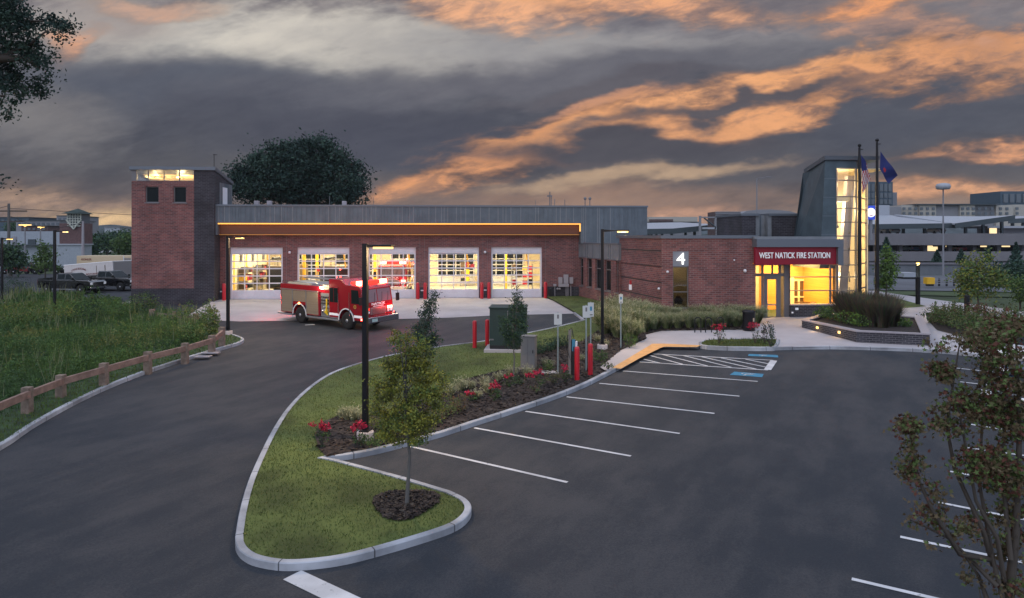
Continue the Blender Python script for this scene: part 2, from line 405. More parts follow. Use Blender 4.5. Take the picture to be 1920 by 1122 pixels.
def smooth(pts, k=4, closed=False):        # Catmull-Rom through the points
    o = []; n = len(pts); pts = [Vector(p) for p in pts]
    for i in range(n if closed else n - 1):
        p0 = pts[(i - 1) % n] if closed or i > 0 else pts[i]; p1 = pts[i]; p2 = pts[(i + 1) % n]; p3 = pts[(i + 2) % n] if closed or i + 2 < n else p2
        for j in range(k):
            t = j / k
            o.append(.5 * ((2 * p1) + (p2 - p0) * t + (2 * p0 - 5 * p1 + 4 * p2 - p3) * t * t + (3 * p1 - p0 - 3 * p2 + p3) * t ** 3))
    if not closed: o.append(pts[-1])
    return o
def sheet(name, poly, m, off, kind='structure', parent=None, cell=None, zf=None):
    """a ground sheet: polygon of world points draped on the ground, off metres above it"""
    bm = bmesh.new(); bm.faces.new([bm.verts.new((p[0], p[1], 0)) for p in poly])
    bmesh.ops.bisect_plane(bm, geom=bm.verts[:] + bm.edges[:] + bm.faces[:], plane_co=(0, -GA / GC, 0), plane_no=Vector((GB, GC, 0)).normalized())
    bmesh.ops.triangulate(bm, faces=bm.faces[:])
    for v in bm.verts: v.co.z = (zf or gz)(v.co.x, v.co.y) + off
    bmesh.ops.recalc_face_normals(bm, faces=bm.faces[:])
    for f in bm.faces:
        if f.normal.z < 0: f.normal_flip()
    uvl = bm.loops.layers.uv.new('UVMap')
    for f in bm.faces:
        for l in f.loops: l[uvl].uv = l.vert.co.xy
    me = bpy.data.meshes.new(name); bm.to_mesh(me); bm.free(); me.materials.append(MATS[m])
    o = bpy.data.objects.new(name, me); COL.objects.link(o)
    if parent: o.parent = parent
    elif kind: o['kind'] = kind
    return o
def inset(poly, d):            # move a closed world polygon inwards by d (sign by its winding)
    n = len(poly); A = sum(poly[i][0] * poly[(i + 1) % n][1] - poly[(i + 1) % n][0] * poly[i][1] for i in range(n)); s = 1 if A > 0 else -1
    o = []
    for i in range(n):
        a, c = Vector(poly[i - 1][:2]), Vector(poly[(i + 1) % n][:2]); t = (c - a).normalized(); nn = Vector((-t.y, t.x)) * s
        o.append((poly[i][0] + nn.x * d, poly[i][1] + nn.y * d))
    return o
def kerb(name, pts, side, w=.16, h=.15, m='granite', closed=False):
    """a kerb along world points; side=+1 puts its thickness to the left of the walking direction"""
    n = len(pts); vs = []; fs = []; uvs = []; L = 0; b = MB()
    for i in range(n):
        a = Vector(pts[i - 1 if i or closed else 0][:2]); c = Vector(pts[(i + 1) % n if i < n - 1 or closed else n - 1][:2]); t = (c - a).normalized()
        nn = Vector((-t.y, t.x)) * side; x, y = pts[i][:2]; z = gz(x, y)
        if i: L += (Vector(pts[i][:2]) - Vector(pts[i - 1][:2])).length
        vs += [(x, y, z - .05), (x, y, z + h - .02), (x + nn.x * .02, y + nn.y * .02, z + h), (x + nn.x * w, y + nn.y * w, z + h), (x + nn.x * w, y + nn.y * w, z - .05)]
        uvs += [(L, 0), (L, h), (L, h + .03), (L, h + w), (L, h + 2 * w)]
    li = 0
    for i in range(n if closed else n - 1):
        j = (i + 1) % n
        for k in range(4):
            f = (i * 5 + k, j * 5 + k, j * 5 + k + 1, i * 5 + k + 1) if side > 0 else (i * 5 + k + 1, j * 5 + k + 1, j * 5 + k, i * 5 + k)
            fs.append(f)
    b.add(vs, fs)
    for f in fs:
        for q in f: b.uv[li] = uvs[q]; li += 1
    o = b.build(name, m); o['kind'] = 'structure'; return o

# ---------------- colours
brickmat('brick', (.215, .070, .062), (.105, .038, .040), (.19, .135, .13), .36, .12, .016, .24)
brickmat('brick_dark', (.032, .030, .040), (.016, .015, .022), (.060, .057, .066),   .36, .12, .016, .36)
brickmat('brick_planter', (.040, .038, .050), (.020, .020, .028), (.13, .125, .135), .30, .10, .012)
brickmat('granite', (.36, .37, .40), (.27, .28, .31), (.09, .09, .10), 1.9, 9.0, .016, .38)
stripemat('wood_fascia', (.085, .028, .013), (.15, .052, .024), 5.5)
stripemat('wood_slat', (.56, .24, .045), (.68, .32, .07), 6.0)
def asphaltmat():
    m = bpy.data.materials.new('asphalt'); m.use_nodes = True; b = m.node_tree.nodes['Principled BSDF']; n = NG(m.node_tree); t = n.n('ShaderNodeTexCoord'); o = t.outputs['Object']; L = m.node_tree.links
    sp = n.n('ShaderNodeSeparateXYZ'); L.new(o, sp.inputs[0])
    big = n.noise(o, .10, 3, .5); med = n.noise(o, .8, 8, .68, .6); fine = n.noise(o, 22, 5, .8); lane = n.noise(n.xyz(n.m('MULTIPLY_ADD', sp.outputs[1], .55, n.m('MULTIPLY', sp.outputs[0], .35)), n.m('MULTIPLY_ADD', sp.outputs[0], 1.6, n.m('MULTIPLY', sp.outputs[1], -.9)), 4.0), .55, 5, .6)
    f = n.m('ADD', n.m('ADD', n.m('MULTIPLY', n.ss(big, .3, .7), .26), n.m('MULTIPLY', n.ss(med, .3, .7), .18)), n.m('ADD', n.m('MULTIPLY', n.ss(fine, .3, .7), .42), n.m('MULTIPLY', n.ss(lane, .34, .66), .30)))
    c = n.mix(n.ss(f, .28, .95), (.0190, .0240, .0325, 1), (.050, .050, .055, 1))
    st = n.ss(n.noise(o, .42, 6, .7, 1.2), .66, .76); c = n.mix(n.m('MULTIPLY', st, .45), c, (.020, .020, .022, 1))
    sc = n.ss(n.noise(n.xyz(n.m('MULTIPLY', sp.outputs[0], .3), n.m('MULTIPLY', sp.outputs[1], 1.4), 8.0), 1.1, 6, .75, .8), .66, .74); c = n.mix(n.m('MULTIPLY', sc, .30), c, (.10, .098, .10, 1))
    L.new(c, b.inputs['Base Color']); b.inputs['Roughness'].default_value = .82; b.inputs['Specular IOR Level'].default_value = .35
    bp = n.n('ShaderNodeBump'); bp.inputs['Strength'].default_value = .5; bp.inputs['Distance'].default_value = .02; L.new(n.noise(o, 60, 4, .7), bp.inputs['Height']); L.new(bp.outputs[0], b.inputs['Normal']); MATS['asphalt'] = m
asphaltmat()
mat('asphalt_lot', (.046, .043, .050), .86, var=.28, vscale=.3, bump=.35, bscale=60, detail=9)
mat('concrete', (.40, .365, .37), .85, var=.10, vscale=.5, bump=.15, bscale=20)
mat('walk', (.40, .37, .38), .85, var=.08, vscale=.6, bump=.12, bscale=20)
def paintmat():
    m = bpy.data.materials.new('paint_white'); m.use_nodes = True; b = m.node_tree.nodes['Principled BSDF']; n = NG(m.node_tree); t = n.n('ShaderNodeTexCoord'); o = t.outputs['Object']
    w = n.ss(n.noise(o, 7, 8, .75), .30, .42); f = n.ss(n.noise(o, 1.2, 3, .5), .25, .75)
    m.node_tree.links.new(n.mix(n.m('MULTIPLY', w, n.m('MULTIPLY_ADD', f, .35, .65)), (.07, .07, .08, 1), (.62, .62, .64, 1)), b.inputs['Base Color']); b.inputs['Roughness'].default_value = .75; MATS['paint_white'] = m
paintmat()
mat('paint_blue', (.045, .21, .34), .7, var=.15, vscale=4)
mat('tactile', (.60, .33, .13), .8, var=.12, vscale=3, bump=.8, bscale=9)
mat('soil', (.055, .055, .030), .95, var=.5, vscale=.8, bump=.5, bscale=8)
mat('lawn', (.075, .098, .024), .95, var=.42, vscale=.55, bump=.8, bscale=25, detail=10)
mat('mulch', (.030, .022, .020), .95, var=.7, vscale=9, bump=1.0, bscale=30, detail=8)
mat('meadow_soil', (.03, .055, .022), .95, var=.5, vscale=2, bump=.6, bscale=12)
mat('far_grass', (.040, .060, .022), .95, var=.4, vscale=.2)
mat('road', (.10, .105, .12), .85, var=.2, vscale=.15)
for nm, c in dict(blade_a=(0.085,0.11,0.026), blade_b=(0.068,0.095,0.022), blade_c=(0.106, 0.110, 0.037), mead_a=(0.085,0.15,0.035), mead_b=(0.06,0.115,0.036), mead_c=(0.15,0.165,0.05), mead_d=(0.045,0.085,0.034),
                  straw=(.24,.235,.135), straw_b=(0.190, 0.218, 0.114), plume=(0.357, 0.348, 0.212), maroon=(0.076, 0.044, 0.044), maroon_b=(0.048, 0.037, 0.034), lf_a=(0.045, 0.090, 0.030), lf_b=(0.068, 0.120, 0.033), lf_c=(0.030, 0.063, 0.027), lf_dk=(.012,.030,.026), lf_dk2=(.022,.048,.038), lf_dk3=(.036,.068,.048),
                  lf_gold=(0.25,0.235,0.035), lf_yel=(0.17,0.19,0.036), lf_mid=(0.083, 0.128, 0.036), lf_oliv=(0.105, 0.112, 0.045), lf_rust=(0.150, 0.075, 0.036), lf_red=(0.225, 0.068, 0.045), lf_wine=(0.112, 0.042, 0.030), lf_lime=(0.128, 0.210, 0.033), lf_teal=(0.045, 0.090, 0.072),
                  rose=(0.34,0.01,0.035), rose_b=(0.44,0.03,0.07), bark=(0.072, 0.060, 0.050), bark_grey=(0.120, 0.114, 0.108), shrub_br=(0.112, 0.083, 0.045), far_leaf=(0.045, 0.075, 0.060)).items():
    mat(nm, c, .75, spec=.25)

# ---------------- ground
g_ = MB()
xs = [-700, -400, -150] + [-60 + 5 * i for i in range(25)] + [150, 400, 900]; ys = [-30 + 4 * i for i in range(30)] + [110, 180, 300, 500, 760]
vs = [(x, y, gz(x, y) - .06) for y in ys for x in xs]; nx = len(xs)
g_.add(vs, [(j * nx + i, j * nx + i + 1, (j + 1) * nx + i + 1, (j + 1) * nx + i) for j in range(len(ys) - 1) for i in range(nx - 1)])
tag(g_.build('ground', 'far_grass'), kind='structure')
sheet('asphalt_drive', [(-45, -20), (1.5, -20), (1.5, 10), (.0, 24), (4, 34), (8, 40), (14, 52), (-34, 52), (-45, 44)], 'asphalt', -.012)
lot = sheet('parking_lot', [(1.5, -20), (60, -20), (60, 39), (19.0, 39.5), (8.2, 40), (4, 34), (0, 24), (1.5, 10)], 'asphalt', -.012)
rear_lot = sheet('rear_parking_area', [(-70, 50), (-24, 50), (-24.5, 75), (-24.5, 96), (-90, 96), (-90, 60)], 'asphalt', -.004)

GP = lambda l, off=0.0: [G(x, y, off) for x, y in l]
# island between the drive and the stalls, joined to the lawn beside the station
road_edge = [(441, 1018), (448, 975), (458, 935), (470, 900), (490, 855), (512, 812), (540, 770), (575, 735), (620, 705), (680, 684), (740, 669), (800, 658), (850, 651), (900, 645), (950, 636), (1000, 626), (1050, 615), (1097, 603)]
tip = [(441, 1018), (443, 1035), (455, 1050), (480, 1062), (530, 1070), (590, 1067), (650, 1058), (720, 1040), (800, 1016), (850, 998), (876, 980), (884, 962), (874, 946), (845, 931)]
notch = [(845, 931), (760, 905), (690, 886), (630, 870), (606, 866)]
stalls = [(606, 866), (650, 862), (700, 853), (760, 838), (830, 819), (890, 799), (940, 783), (985, 768), (1030, 753), (1062, 741), (1100, 725), (1124, 713), (1140, 704.5)]
w_road = smooth(GP(road_edge), 3); w_tip = smooth(GP(tip), 4); w_notch = GP(notch); w_st = smooth(GP(stalls), 2)
front = list(reversed(w_road)) + w_tip[1:] + w_notch[1:] + w_st[1:]
kerb('kerb', front, +1)
# outline of the green area: kerb line, then the walk edge, then the foot of the station and the apron
rest = GP([(1142, 703), (1122, 692), (1163, 658), (1212, 636), (1208, 629), (1240, 621), (1392, 619), (1405, 603)], .1) + [Vector(p) for p in ((15.5, 46, 0), (9.2, 46, 0), (7.6, 52.5, 0), (5.6, 60, 0), (2.2, 60, 0))] + GP([(1025, 560), (1079, 589)], .0)
green = front + rest
gi = [(p[0], p[1]) for p in green]; gin = inset(gi, .12)
lawn_poly = gin[:len(front)] + gi[len(front):]
sheet('lawn', lawn_poly, 'lawn', .125)
bed = GP([(612, 858), (597, 842), (590, 815), (603, 793), (640, 778), (690, 775), (745, 765), (800, 748), (842, 733), (872, 712), (930, 697), (980, 688), (998, 660), (1060, 648), (1092, 640), (1118, 622), (1150, 600), (1168, 590), (1240, 600), (1400, 603), (1392, 619), (1240, 621), (1208, 629), (1212, 636), (1163, 658), (1122, 692)], .13)
k0 = len(front) - len(w_st) + 1; bed = bed + [Vector((*p, 0)) for p in reversed(inset(gin, .07)[k0 + 2:len(front)])]
sheet('mulch_bed', bed, 'mulch', .15)
ring = [G(760, 945, .13) + Vector((.74 * math.cos(a), .80 * math.sin(a), 0)) * (1 + .12 * math.sin(3 * a)) for a in np.linspace(0, 2 * math.pi, 24, endpoint=False)]
sheet('mulch_ring', ring, 'mulch', .15)
# left verge
lroad = [(-320, 1000), (-160, 920), (0, 845), (60, 805), (130, 765), (200, 731), (270, 703), (330, 683), (390, 664), (440, 650), (455, 644), (457, 639), (446, 634), (430, 629)]
w_l = smooth(GP(lroad), 3)
kerb('kerb', w_l, +1)
mead = [(p[0], p[1]) for p in w_l] + [tuple(p[:2]) for p in GP([(405, 612), (385, 606), (345, 600), (290, 588), (240, 578), (200, 566), (120, 556), (55, 556), (0, 566), (-300, 580), (-900, 640)])] + [(-45, 5)]
mead_in = inset(mead, .12)[:len(w_l)] + mead[len(w_l):]
sheet('meadow_ground', mead_in, 'meadow_soil', .125)
# concrete apron rising to the door thresholds
ap_f = [(345, 598), (395, 601), (450, 603.5), (540, 602), (700, 600), (850, 596), (930, 592), (1079, 588.5)]
apr = [p for p in GP(ap_f)] + [G(1026, 559.5)] + [Vector((2.45, 58.6, 0)), Vector((-23.3, 56.85, 0)), Vector((-24.6, 55.4, 0))] + [G(402, 567), G(372, 584)]
def apz(x, y):
    th = 58.5 + (x - 2.4) * .07; f0 = 47.0 + .12 * max(0, x + 10); k = min(1, max(0, (y - f0) / (th - f0)))
    return gz(x, y) * (1 - k) + 0 * k
sheet('apron', apr, 'concrete', .012, zf=apz)
sheet('tower_walk', GP([(205, 571), (246, 565.5), (402, 566), (372, 571), (300, 573)]), 'walk', .02)
kerb('kerb', GP([(1079, 589), (1097, 602.5)]), -1, .14, .12)
# plaza, ramp walk and path
pl = GP([(1140, 704.5), (1168, 690), (1228, 652.5), (1243, 652), (1310, 653.5), (1452, 657), (1560, 655), (1700, 659), (1780, 664), (1830, 670), (1990, 684), (1990, 660), (1905, 650), (1850, 645), (1800, 633), (1755, 622), (1738, 604), (1735, 590), (1795, 592), (1880, 600), (1990, 612), (1990, 601), (1850, 578), (1760, 566), (1690, 556), (1640, 548), (1600, 548), (1560, 575), (1480, 598), (1405, 602), (1392, 619), (1240, 621), (1208, 629), (1212, 636), (1163, 658), (1122, 692)])
plaza = sheet('plaza', pl, 'walk', .135)
kerb('kerb', GP([(1452, 657), (1500, 655.5), (1560, 655), (1640, 657), (1700, 659), (1780, 664), (1830, 670), (1990, 684)]), +1, .16, .15)
kerb('flush_kerb', GP([(1140, 704.5), (1168, 690), (1198, 672), (1228, 653), (1243, 652.5), (1310, 653.5)]), +1, .18, .145)
tac = GP([(1148, 690), (1205, 656), (1223, 645), (1245, 644.8), (1315, 648), (1306, 651.6), (1243, 650.8), (1200, 672), (1164, 692)], .14)
sheet('tactile_strip', tac, 'tactile', .150)
isl = smooth(GP([(1311, 653.3), (1319, 644), (1360, 642), (1452, 641.5), (1461, 646), (1459, 653), (1450, 658), (1400, 658), (1350, 657)]), 2, True)
kerb('kerb', list(reversed(isl)) if sum(isl[i - 1][0] * isl[i][1] - isl[i][0] * isl[i - 1][1] for i in range(len(isl))) < 0 else isl, +1, .16, .19, closed=True)
sheet('rose_island', [p[:2] for p in isl], 'lawn', .175)
sheet('path_lawn', GP([(1600, 585), (1640, 555), (1690, 562), (1737, 575), (1700, 578), (1650, 580)], .13), 'lawn', .15)
sheet('shrub_bed_ground', GP([(1740, 592), (1800, 594), (1990, 614), (1990, 658), (1905, 648), (1850, 643), (1800, 631), (1757, 620), (1741, 603)], .13), 'mulch', .15)
sheet('road', [(22, 70), (40, 66), (120, 47), (160, 60), (160, 92), (22, 92)], 'road', .01)
sheet('verge', [(24, 64), (38, 60), (120, 40), (120, 44), (40, 63.5), (26, 67)], 'far_grass', .02)

# painted markings (each a part of the parking lot)
def line(a, b, w, m='paint_white', name='parking_line', par=None, off=.0):
    a, b = G(*a) if len(a) == 2 else Vector(a), G(*b) if len(b) == 2 else Vector(b)
    d = (b - a); d.z = 0; d.normalize(); nn = Vector((-d.y, d.x, 0)) * w / 2
    return sheet(name, [a + nn, b + nn, b - nn, a - nn], m, off, parent=par or lot)
for a, b in (((769, 837), (1064, 904.5)), ((889.5, 802.5), (1183, 855.3)), ((985, 771.5), (1274.5, 813)), ((1062.5, 744.3), (1339.5, 775.4)), ((1123.8, 719), (1386.4, 743.1)), ((1167.8, 695.8), (1420.6, 715.4)), ((1199, 678.8), (1440, 694.2)), ((1223.7, 663.7), (1450, 675.8))):
    line(a, b, .11)
for k, ((ax, ay), (bx, by)) in enumerate((((1207, 674), (1237, 681)), ((1219, 667), (1280, 683.5)), ((1240, 664.5), (1326, 686.5)), ((1281, 667), (1371, 689)), ((1316, 669.5), (1418, 692.5)), ((1352, 671.5), (1440, 689.5)), ((1398, 674), (1443, 683)))):
    line((ax, ay), (bx, by), .11, off=.004)
line((1451, 676.5), (1439, 694), .30, off=.008)
for (a, b) in (((1597, 1085.5), (1752, 1122)), ((1688, 1006.5), (1868, 1044)), ((1760, 942), (1900, 970)), ((1781.5, 884), (1900, 905.5)), ((1809, 839), (1904, 852)), ((1790, 690), (1822, 693.5)), ((1800, 716), (1850, 722)), ((1812, 752), (1880, 761)), ((1815, 795), (1890, 807))):
    p, q = G(*a), G(*b); d = (q - p); d.z = 0; d.normalize(); line(tuple(p), tuple(p + d * 5.4), .11)
line((548, 1078), (720, 1160), .42, name='stop_bar')
def access(c, ux, sc, par):          # painted wheelchair symbol on a blue panel
    pa = sheet('accessible_panel', [G(*q) for q in c], 'paint_blue', .0, parent=par)
    p = [G(*q) for q in c]; o = (p[0] + p[1] + p[2] + p[3]) / 4; ex = (p[1] - p[0]).normalized(); ey = (p[3] - p[0]).normalized()
    L = min((p[3] - p[0]).length, (p[1] - p[0]).length) * .42; A = []
    m = MB(); zz = lambda q: Vector((q.x, q.y, gz(q.x, q.y) - .012 + .020))
    def stroke(pts, w):
        for i in range(len(pts) - 1):
            a, b = Vector(pts[i]), Vector(pts[i + 1]); d = (b - a).normalized(); nn = Vector((-d.y, d.x)) * w
            m.quad(*[zz(o + ex * (q.x * L * 1.5) + ey * (q.y * L)) for q in (a + nn, b + nn, b - nn, a - nn)])
    stroke([(-.15 + .42 * math.cos(t), -.3 + .42 * math.sin(t)) for t in np.linspace(2.2, 6.4, 12)], .06)
    stroke([(-.15, .55), (-.12, -.1), (.35, -.1), (.5, -.6), (.65, -.55)], .08); stroke([(-.14, .2), (.3, .2)], .06)
    stroke([(-.15 + .1 * math.cos(t), .78 + .12 * math.sin(t)) for t in np.linspace(0, 6.3, 9)], .07)
    q = m.build('accessible_symbol', 'paint_white', par); return pa
access([(1404, 664), (1458, 666), (1459.5, 670.5), (1402.5, 667.5)], 0, 1, lot)
access([(1377, 697.2), (1432, 701.5), (1429, 707.5), (1368, 703)], 0, 1, lot)
line((572, 610.5), (590, 609.5), .28, par=lot, off=.03)

# ---------------- the fire station: one thing in its own frame (x along the garage front, y away from the viewer)
TH = R(4.0); ORG = Vector((-23.07, 56.75, 0))
ST = thing('fire_station', 'long red brick fire station with five glazed garage doors and a glass stair tower', 'fire station', ORG, TH)
INV = Matrix.Translation(-ORG); INV = Matrix.Rotation(-TH, 4, 'Z') @ INV
def SL(px, py, Y): return INV @ P(px, py, Y)                    # station coordinates of a pixel at world depth Y
def SW(px, py, w):                                              # ... of a pixel on the station plane y = w
    d = Vector(((px - 960) / F, 1, (444 - py) / F)); a = INV.to_3x3() @ d; o = INV @ Vector((0, 0, CAMZ)); t = (w - o.y) / a.y
    return o + a * t
def US(w, *pxs): return [SW(p, 444, w).x for p in pxs]
def ZS(w, px, *pys): return [SW(px, p, w).z for p in pys]
mat('siding', (.115, .140, .165), .5, .35, var=.10, vscale=1.5)
mat('siding_lt', (.20, .215, .235), .5, .3, var=.10, vscale=1.5)
mat('panel_zinc', (.080, .110, .130), .5, .4, var=.15, vscale=1.2)
mat('coping', (.15, .17, .20), .45, .5)
mat('frame_grey', (.17, .165, .175), .5, .3)
mat('white_metal', (.66, .66, .70), .5)
mat('door_white', (.62, .61, .66), .5, var=.05)
mat('roof_membrane', (.30, .31, .33), .9, var=.15)
mat('cream', (.70, .60, .42), .8, var=.06, vscale=.6)
mat('bay_floor', (.48, .43, .36), .4, var=.1)
mat('yellow_paint', (.75, .42, .02), .5)
mat('black', (.012, .012, .014), .5)
mat('black_metal', (.010, .010, .013), .4, .3)
mat('dark_glass', (.010, .015, .017), .15, spec=.10)
mat('sign_red', (.24, .006, .022), .45)
mat('red_paint', (.46, .010, .022), .35, coat=.3)
mat('soffit', (.16, .15, .15), .7)
mat('led', (1, .6, .2), emit=(1, .40, .06), estr=1.6)
mat('lamp_bay', (1, .9, .7), emit=(1, .80, .48), estr=14.0)
mat('lamp_warm', (1, .8, .5), emit=(1, .70, .28), estr=2.0)
mat('lamp_amber', (1, .7, .3), emit=(1, .60, .17), estr=2.0)
mat('lamp_white', (1, .97, .92), emit=(1, .96, .92), estr=1.5)
mat('lamp_red', (1, .05, .03), emit=(1, .05, .03), estr=60.0)
mat('lamp_orange', (1, .35, .1), emit=(1, .30, .08), estr=10.0)
mat('sign_white', (.80, .80, .84), .6, emit=(1, 1, 1), estr=.12)
mat('plate_white', (.50, .53, .54), .5)
mat('chrome', (.60, .60, .63), .15, 1.0)
mat('alu', (.45, .45, .47), .35, .8)
glassmat('glass', (.92, .96, .97), .07); glassmat('glass_lobby', (.97, .97, .95), .05); glassmat('glass_dim', (.50, .50, .46), .07)

def wall(m, p0, p1, z0, z1, th, ops=(), mi=0):
    """a wall from p0 to p1 (front face on the line, thickness th to its left), with openings (s0, s1, za, zb) in metres along it"""
    p0, p1 = Vector(p0[:2]), Vector(p1[:2]); d = (p1 - p0); L = d.length; d.normalize(); nn = Vector((-d.y, d.x))
    ss = sorted({0, L, *[q for o in ops for q in o[:2]]})
    for a, b in zip(ss[:-1], ss[1:]):
        o = sorted([q for q in ops if q[0] < (a + b) / 2 < q[1]], key=lambda q: q[2]); z = z0
        for q in o + [(0, 0, z1, z1)]:
            if q[2] > z + 1e-4:
                c = [p0 + d * a, p0 + d * b, p0 + d * b + nn * th, p0 + d * a + nn * th]
                m.hexa([(k.x, k.y, z) for k in c] + [(k.x, k.y, q[2]) for k in c], mi)
            z = q[3]
def ribs(m, p0, p1, z0, z1, mi=0, seed=1, step=(.12, .42), dep=.03):     # standing-seam siding
    p0, p1 = Vector(p0[:2]), Vector(p1[:2]); d = (p1 - p0); L = d.length; d.normalize(); nn = Vector((d.y, -d.x)); rr = random.Random(seed); s = .05
    mj = mi
    while s < L - .08:
        mi = mj if mj < 0 else (1 if rr.random() < .45 else 0)
        c = [p0 + d * s, p0 + d * (s + .05), p0 + d * (s + .05) + nn * dep, p0 + d * s + nn * dep]
        m.hexa([(k.x, k.y, z0) for k in (c[3], c[2], c[1], c[0])] + [(k.x, k.y, z1) for k in (c[3], c[2], c[1], c[0])], mi); s += rr.uniform(*step)

# --- garage
DPX = [(431, 530), (557, 655), (690, 779.5), (803, 898), (921, 1016)]
DU = [US(0, *d) for d in DPX]; DT = 4.27
u_l, u_r = US(0, 403)[0], SL(1085, 444, 58.9).x
m = MB(); wall(m, (u_l, 0), (u_r + .3, 0), .92, 6.3, .35, [(a - u_l, b - u_l, .9, DT) for a, b in DU])
m.build('garage_wall', 'brick', ST)
m = MB(); wall(m, (u_l, -.03), (u_r + .2, -.03), -.7, .92, .38, [(a - u_l, b - u_l, -.02, 1.0) for a, b in DU])
m.build('garage_plinth', 'brick_dark', ST)
for a, b in DU:
    for q in (a - .33, b + .31): m = MB(); m.box(q, q + .02, -.006, .1, .93, 5.2); m.build('control_joint', 'soffit', ST)
# metal band above, with the lit cove and timber fascia under it
WB = -1.0
zb_top, zb_bot = 7.72, ZS(WB, 760, 418.5)[0]
ub0, ub1, ub2 = US(WB, 402, 1089, 1213.5)
zb_low = ZS(WB, 1150, 457)[0]
m = MB(); m.box(ub0, ub1, WB, 18, zb_bot, zb_top - .12); m.box(ub1, ub2, WB, 18, zb_low, zb_top - .12)
ribs(m, (ub0, WB), (ub1, WB), zb_bot + .03, zb_top - .14, 0, 3); ribs(m, (ub1 + .02, WB), (ub2, WB), zb_low + .03, zb_top - .14, 0, 4)
m.build('metal_band', ['siding', 'siding_lt'], ST)
m = MB(); m.box(ub0 - .05, ub2 + .06, WB - .08, 18.05, zb_top - .12, zb_top + .02); m.build('roof_coping', 'coping', ST)
m = MB(); m.box(ub0 + .1, ub2 - .1, WB + .2, 17.8, zb_top + .021, zb_top + .03); m.build('roof', 'roof_membrane', ST)
uf0, uf1 = US(WB + .15, 409, 1087)
zf0 = ZS(WB + .15, 760, 441)[0]
m = MB(); m.box(uf0, uf1, WB + .42, -.001, zf0 + .06, zb_bot - .001); m.build('timber_fascia', 'wood_fascia', ST)
m = MB(); m.box(uf0 - .02, uf1 + .02, WB + .38, WB + .52, zf0, zf0 + .058); m.build('fascia_trim', 'wood_slat', ST)
m = MB(); m.box(uf0, uf1, WB + .10, WB + .20, zb_bot - .11, zb_bot - .02); m.box(uf1 - .02, uf1 + .08, WB + .1, WB + .2, zf0 + .3, zb_bot - .02, 0)
m.build('cove_light', 'led', ST)
m = MB(); m.box(uf0 - .3, uf0, WB, 0, zf0, zb_bot - .001); m.build('band_return', 'coping', ST)
m = MB(); m.box(uf1 + .08, ub1 + .02, WB + .002, 0, zf0, zb_bot - .001); m.build('band_return', 'coping', ST)
area('cove_wash', (0, 0, 0), uf1 - uf0 - .4, .10, 20, (1, .5, .16), (R(30), 0, 0), ST).location = ((uf0 + uf1) / 2, WB + .22, zb_bot - .13)
# garage doors
for i, (a, b) in enumerate(DU):
    w = .18; gd = MB(); gd.box(a - .001, b + .001, w, w + .06, 3.72, DT + .001); gd.build('garage_door', 'door_white', ST)
    gd = COL.objects[-1]
    f = MB(); f.box(a, a + .14, w - .06, w + .05, 0, 3.72); f.box(b - .14, b, w - .06, w + .05, 0, 3.72)
    z0, z1 = .70, 3.72
    for k in range(6):
        z = z0 + (z1 - z0) * k / 5; f.box(a + .14, b - .14, w, w + .05, z - .045, z + .045)
    for k in range(1, 4):
        u = a + .14 + (b - a - .28) * k / 4; f.box(u - .035, u + .035, w + .002, w + .047, z0 + .045, z1 - .045)
    f.build('door_frame', 'white_metal', gd)
    f = MB(); f.box(a + .14, b - .14, w + .002, w + .05, .012, .655)
    f.build('bottom_panel', 'door_white', gd)
    f = MB(); f.box(a + .14, b - .14, w + .02, w + .028, .7, 3.7); f.build('pane', 'glass', gd)
    f = MB(); f.box(a + .14, b - .14, w, w + .05, 0, .011); f.build('door_seal', 'black', gd)
# the bays behind the doors
m = MB(); D = 16.5
m.box(u_l + .3, u_r, .36, D, -.05, .003)
m.build('bay_floor', 'bay_floor', ST)
m = MB()
m.box(u_l + .3, u_l + .5, .37, D, .004, 5.6); m.box(u_r - .2, u_r, .37, D, .004, 5.6); m.box(u_l + .5, u_r - .2, D - .2, D, .004, 5.6); m.box(u_l + .3, u_r, .36, D, 5.6, 5.75)
m.build('bay_wall', 'cream', ST)
for k in range(5):
    a, b = DU[k]
    for y in (3.2, 7.2, 11.2): m = MB(); m.box((a + b) / 2 - 2.2, (a + b) / 2 + 2.2, y, y + .16, 5.42, 5.50); m.build('bay_light', 'lamp_bay', ST)
for k in range(5):
    a, b = DU[k]; area('bay_lamp', ((a + b) / 2, 7, 5.38), 3.6, 9, 2100, (1, .80, .48), (0, 0, 0), ST)
    f = MB(); z0 = .9
    for j in range(6): f.box(a + .2, b - .2, D - .31, D - .24, z0 + .62 * j - .05, z0 + .62 * j + .05)
    for j in range(5):
        u = a + .2 + (b - a - .4) * j / 4; f.box(u - .05, u + .05, D - .31, D - .24, .02, 4.05)
    r_ = f.build('rear_door', 'white_metal', ST)
    f = MB(); f.box(a + .2, b - .2, D - .235, D - .205, .9, 4.0); f.build('pane', 'dark_glass', r_)
    f = MB(); f.box(a + .2, b - .2, D - .235, D - .205, .02, .85); f.build('panel', 'door_white', r_)
for k in range(4):
    u = (DU[k][1] + DU[k + 1][0]) / 2
    for y in (5.0, 10.5): m = MB(); m.box(u - .12, u + .12, y, y + .24, .004, 5.6); m.build('bay_column', 'yellow_paint', ST)
for u, y in ((DU[2][1] - .55, 6), (DU[4][0] + 1.7, 9)): m = MB(); m.box(u, u + .2, y, y + .2, .004, 5.6); m.build('bay_column', 'yellow_paint', ST)
